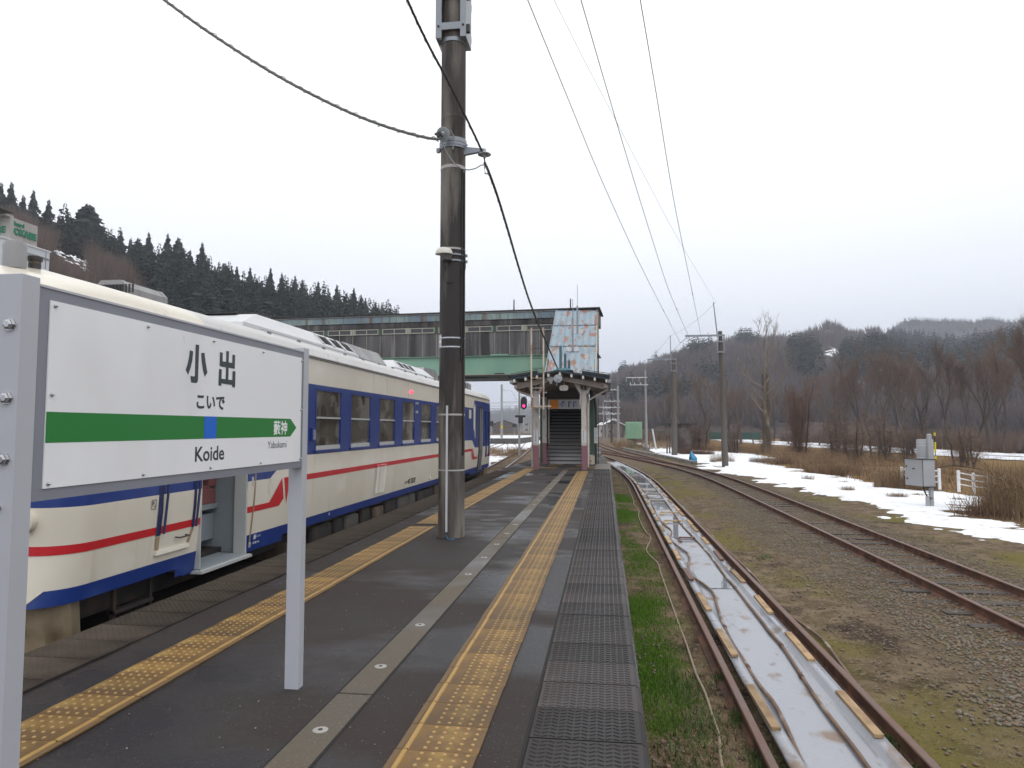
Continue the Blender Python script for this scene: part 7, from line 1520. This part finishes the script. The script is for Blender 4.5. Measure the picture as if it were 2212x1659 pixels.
P = [(random.gauss(10.9, .5), random.gauss(22.1, .4), -1.10) for _ in range(1500)]+[(random.gauss(15.2, .9), random.gauss(29.3, .6), -1.3) for _ in range(2600)]+[(random.gauss(11.9, .5), random.gauss(23.0, .4), -1.12) for _ in range(1200)]; reeds('dead_brush', P, .08, .45, .006, m_dark_reed, 'low dark brambles spreading over the snow edge', 2.2)
P = [(random.uniform(-13.5, -8.0), random.uniform(58, 78), -.97) for _ in range(7000)]; P = [p for p in P if fbm(p[0], p[1]*.5, .5, 9) > -.12]; reeds('dry_reeds', P, .2, .75, .014, m_reed, 'dry brown weeds around the foot of the red signal', .9)
P = [(random.uniform(1.0, 8.5), random.uniform(84, 110), -.97) for _ in range(7000)]; P = [p for p in P if fbm(p[0], p[1]*.5, .5, 19) > 0]; reeds('dry_reeds', P, .2, 1.1, .018, m_reed, 'dry brown weeds around the green container', .9)
for k, (px, py, r, h, n, dk, lab) in enumerate([(1832, 1071, .28, .32, 420, 0, 'small tuft of dead grass on the snow left of the cabinet, the nearer brown one'), (1938, 1085, .36, .30, 620, 0, 'round tuft of drooping dead grass on the snow just left of the cabinet foot'), (1982, 1080, .22, .20, 300, 0, 'smaller tuft of dead grass touching the round one beside the cabinet'), (1822, 1046, .25, .18, 200, 1, 'thin sparse weeds sticking out of the snow farther from the cabinet'), (1745, 1040, .3, .35, 220, 0, 'sparse weeds on the snow near the bend of the track'), (2068, 1083, .28, .16, 260, 1, 'flat dark tuft on the snow right of the cabinet'), (1955, 1062, 1.2, 1.25, 2600, 0, 'large leaning clump of dry reeds directly left of the cabinet'), (1800, 1022, 1.6, .8, 2200, 0, 'wide clump of brown reeds on the snow left of the grass tufts'), (1665, 1003, 1.6, .55, 2200, 1, 'dark mound of dead brush on the snow right of the tall pole'), (1560, 1003, .9, .9, 900, 0, 'clump of dry reeds at the foot of the tall dark pole'), (1505, 985, 1.7, 1.0, 1800, 1, 'dark brown bramble heap left of the tall dark pole'), (2110, 1015, 1.2, .5, 1100, 0, 'dry grass clump at the foot of the white fence')]):
    p = atZ(px, py, -1.05); t = thing('grass_clump', lab, 'grass clump', (p.x, p.y, gz(p.x, p.y))); pts = []
    for _ in range(n): a = random.uniform(0, 6.28); q = r*random.random()**.6; pts.append((q*math.cos(a), q*math.sin(a)*.8, -.02))
    reeds('blades', pts, h*.35, h, .007 if r < 1 else .010, m_dark_reed if dk else m_reed, None, 1.1, parent=t)
# feathery reed plumes leaning into the view on the right
for k, (x, y, h, lx) in enumerate([(12.4, 22.6, 2.3, -1.5), (12.2, 23.4, 2.6, -.9), (12.9, 24.0, 2.5, -1.9), (11.9, 22.3, 1.9, -.7), (12.6, 24.8, 2.9, -1.3)]):
    t = thing('pampas_stalk', f'{nth(k)} tall feathery reed stalk at the right edge leaning over the snow', 'reed', (x, y, -1.2)); b = MB(); S_ = [Vector((lx*q**2, .2*q, h*q*(1-.12*q))) for q in np.linspace(0, 1, 9)]; b.tube(S_, [.008-.005*i/8 for i in range(9)], 4); put('stalk', b, m_reed, t, off=(0, 0, 0)); b = MB()
    for i in range(60): q = 1-random.random()*.22; c = Vector((lx*q**2, .2*q, h*q*(1-.12*q))); d = Vector((lx*.12+random.gauss(0, .03), random.gauss(0, .03), random.gauss(0, .03))); b.quad([c, c+Vector((0, 0, .004)), c+d])
    put('plume', b, m_straw, t, off=(0, 0, 0), fixn=False)
for k, (pts_, lab) in enumerate([([(12.4, 30, -1.1), (13.6, 33, -.6), (15.5, 34, -.1), (17, 33, -.35)], 'long bare branch arching over the reeds'), ([(12.6, 21.6, -.6), (11.8, 21.8, -.1), (10.9, 22.0, .25), (10.2, 22.2, .42)], 'thin bare twig reaching out over the snow from the right edge')]):
    b = MB(); b.tube(dense([Vector(p) for p in pts_], .2), .02 if k == 0 else .008, 5); tagp(put('branch', b, m_bark, smooth=True), lab, 'branch')
# ---- the air: thin haze round everything
HZ = 0.00058
b = MB(); b.box(-1900, 1900, -900, 2300, -8, 235); hz_m = bpy.data.materials.new('haze'); hz_m.use_nodes = True; t = hz_m.node_tree; t.nodes.clear()
pv = N(t, 'ShaderNodeVolumePrincipled'); pv.inputs['Density'].default_value = HZ; pv.inputs['Color'].default_value = (.80, .85, .97, 1); pv.inputs['Anisotropy'].default_value = .2; mo = N(t, 'ShaderNodeOutputMaterial'); t.links.new(pv.outputs[0], mo.inputs['Volume'])
tagp(put('haze', b, hz_m), 'thin bluish winter haze over the valley', kind='stuff')
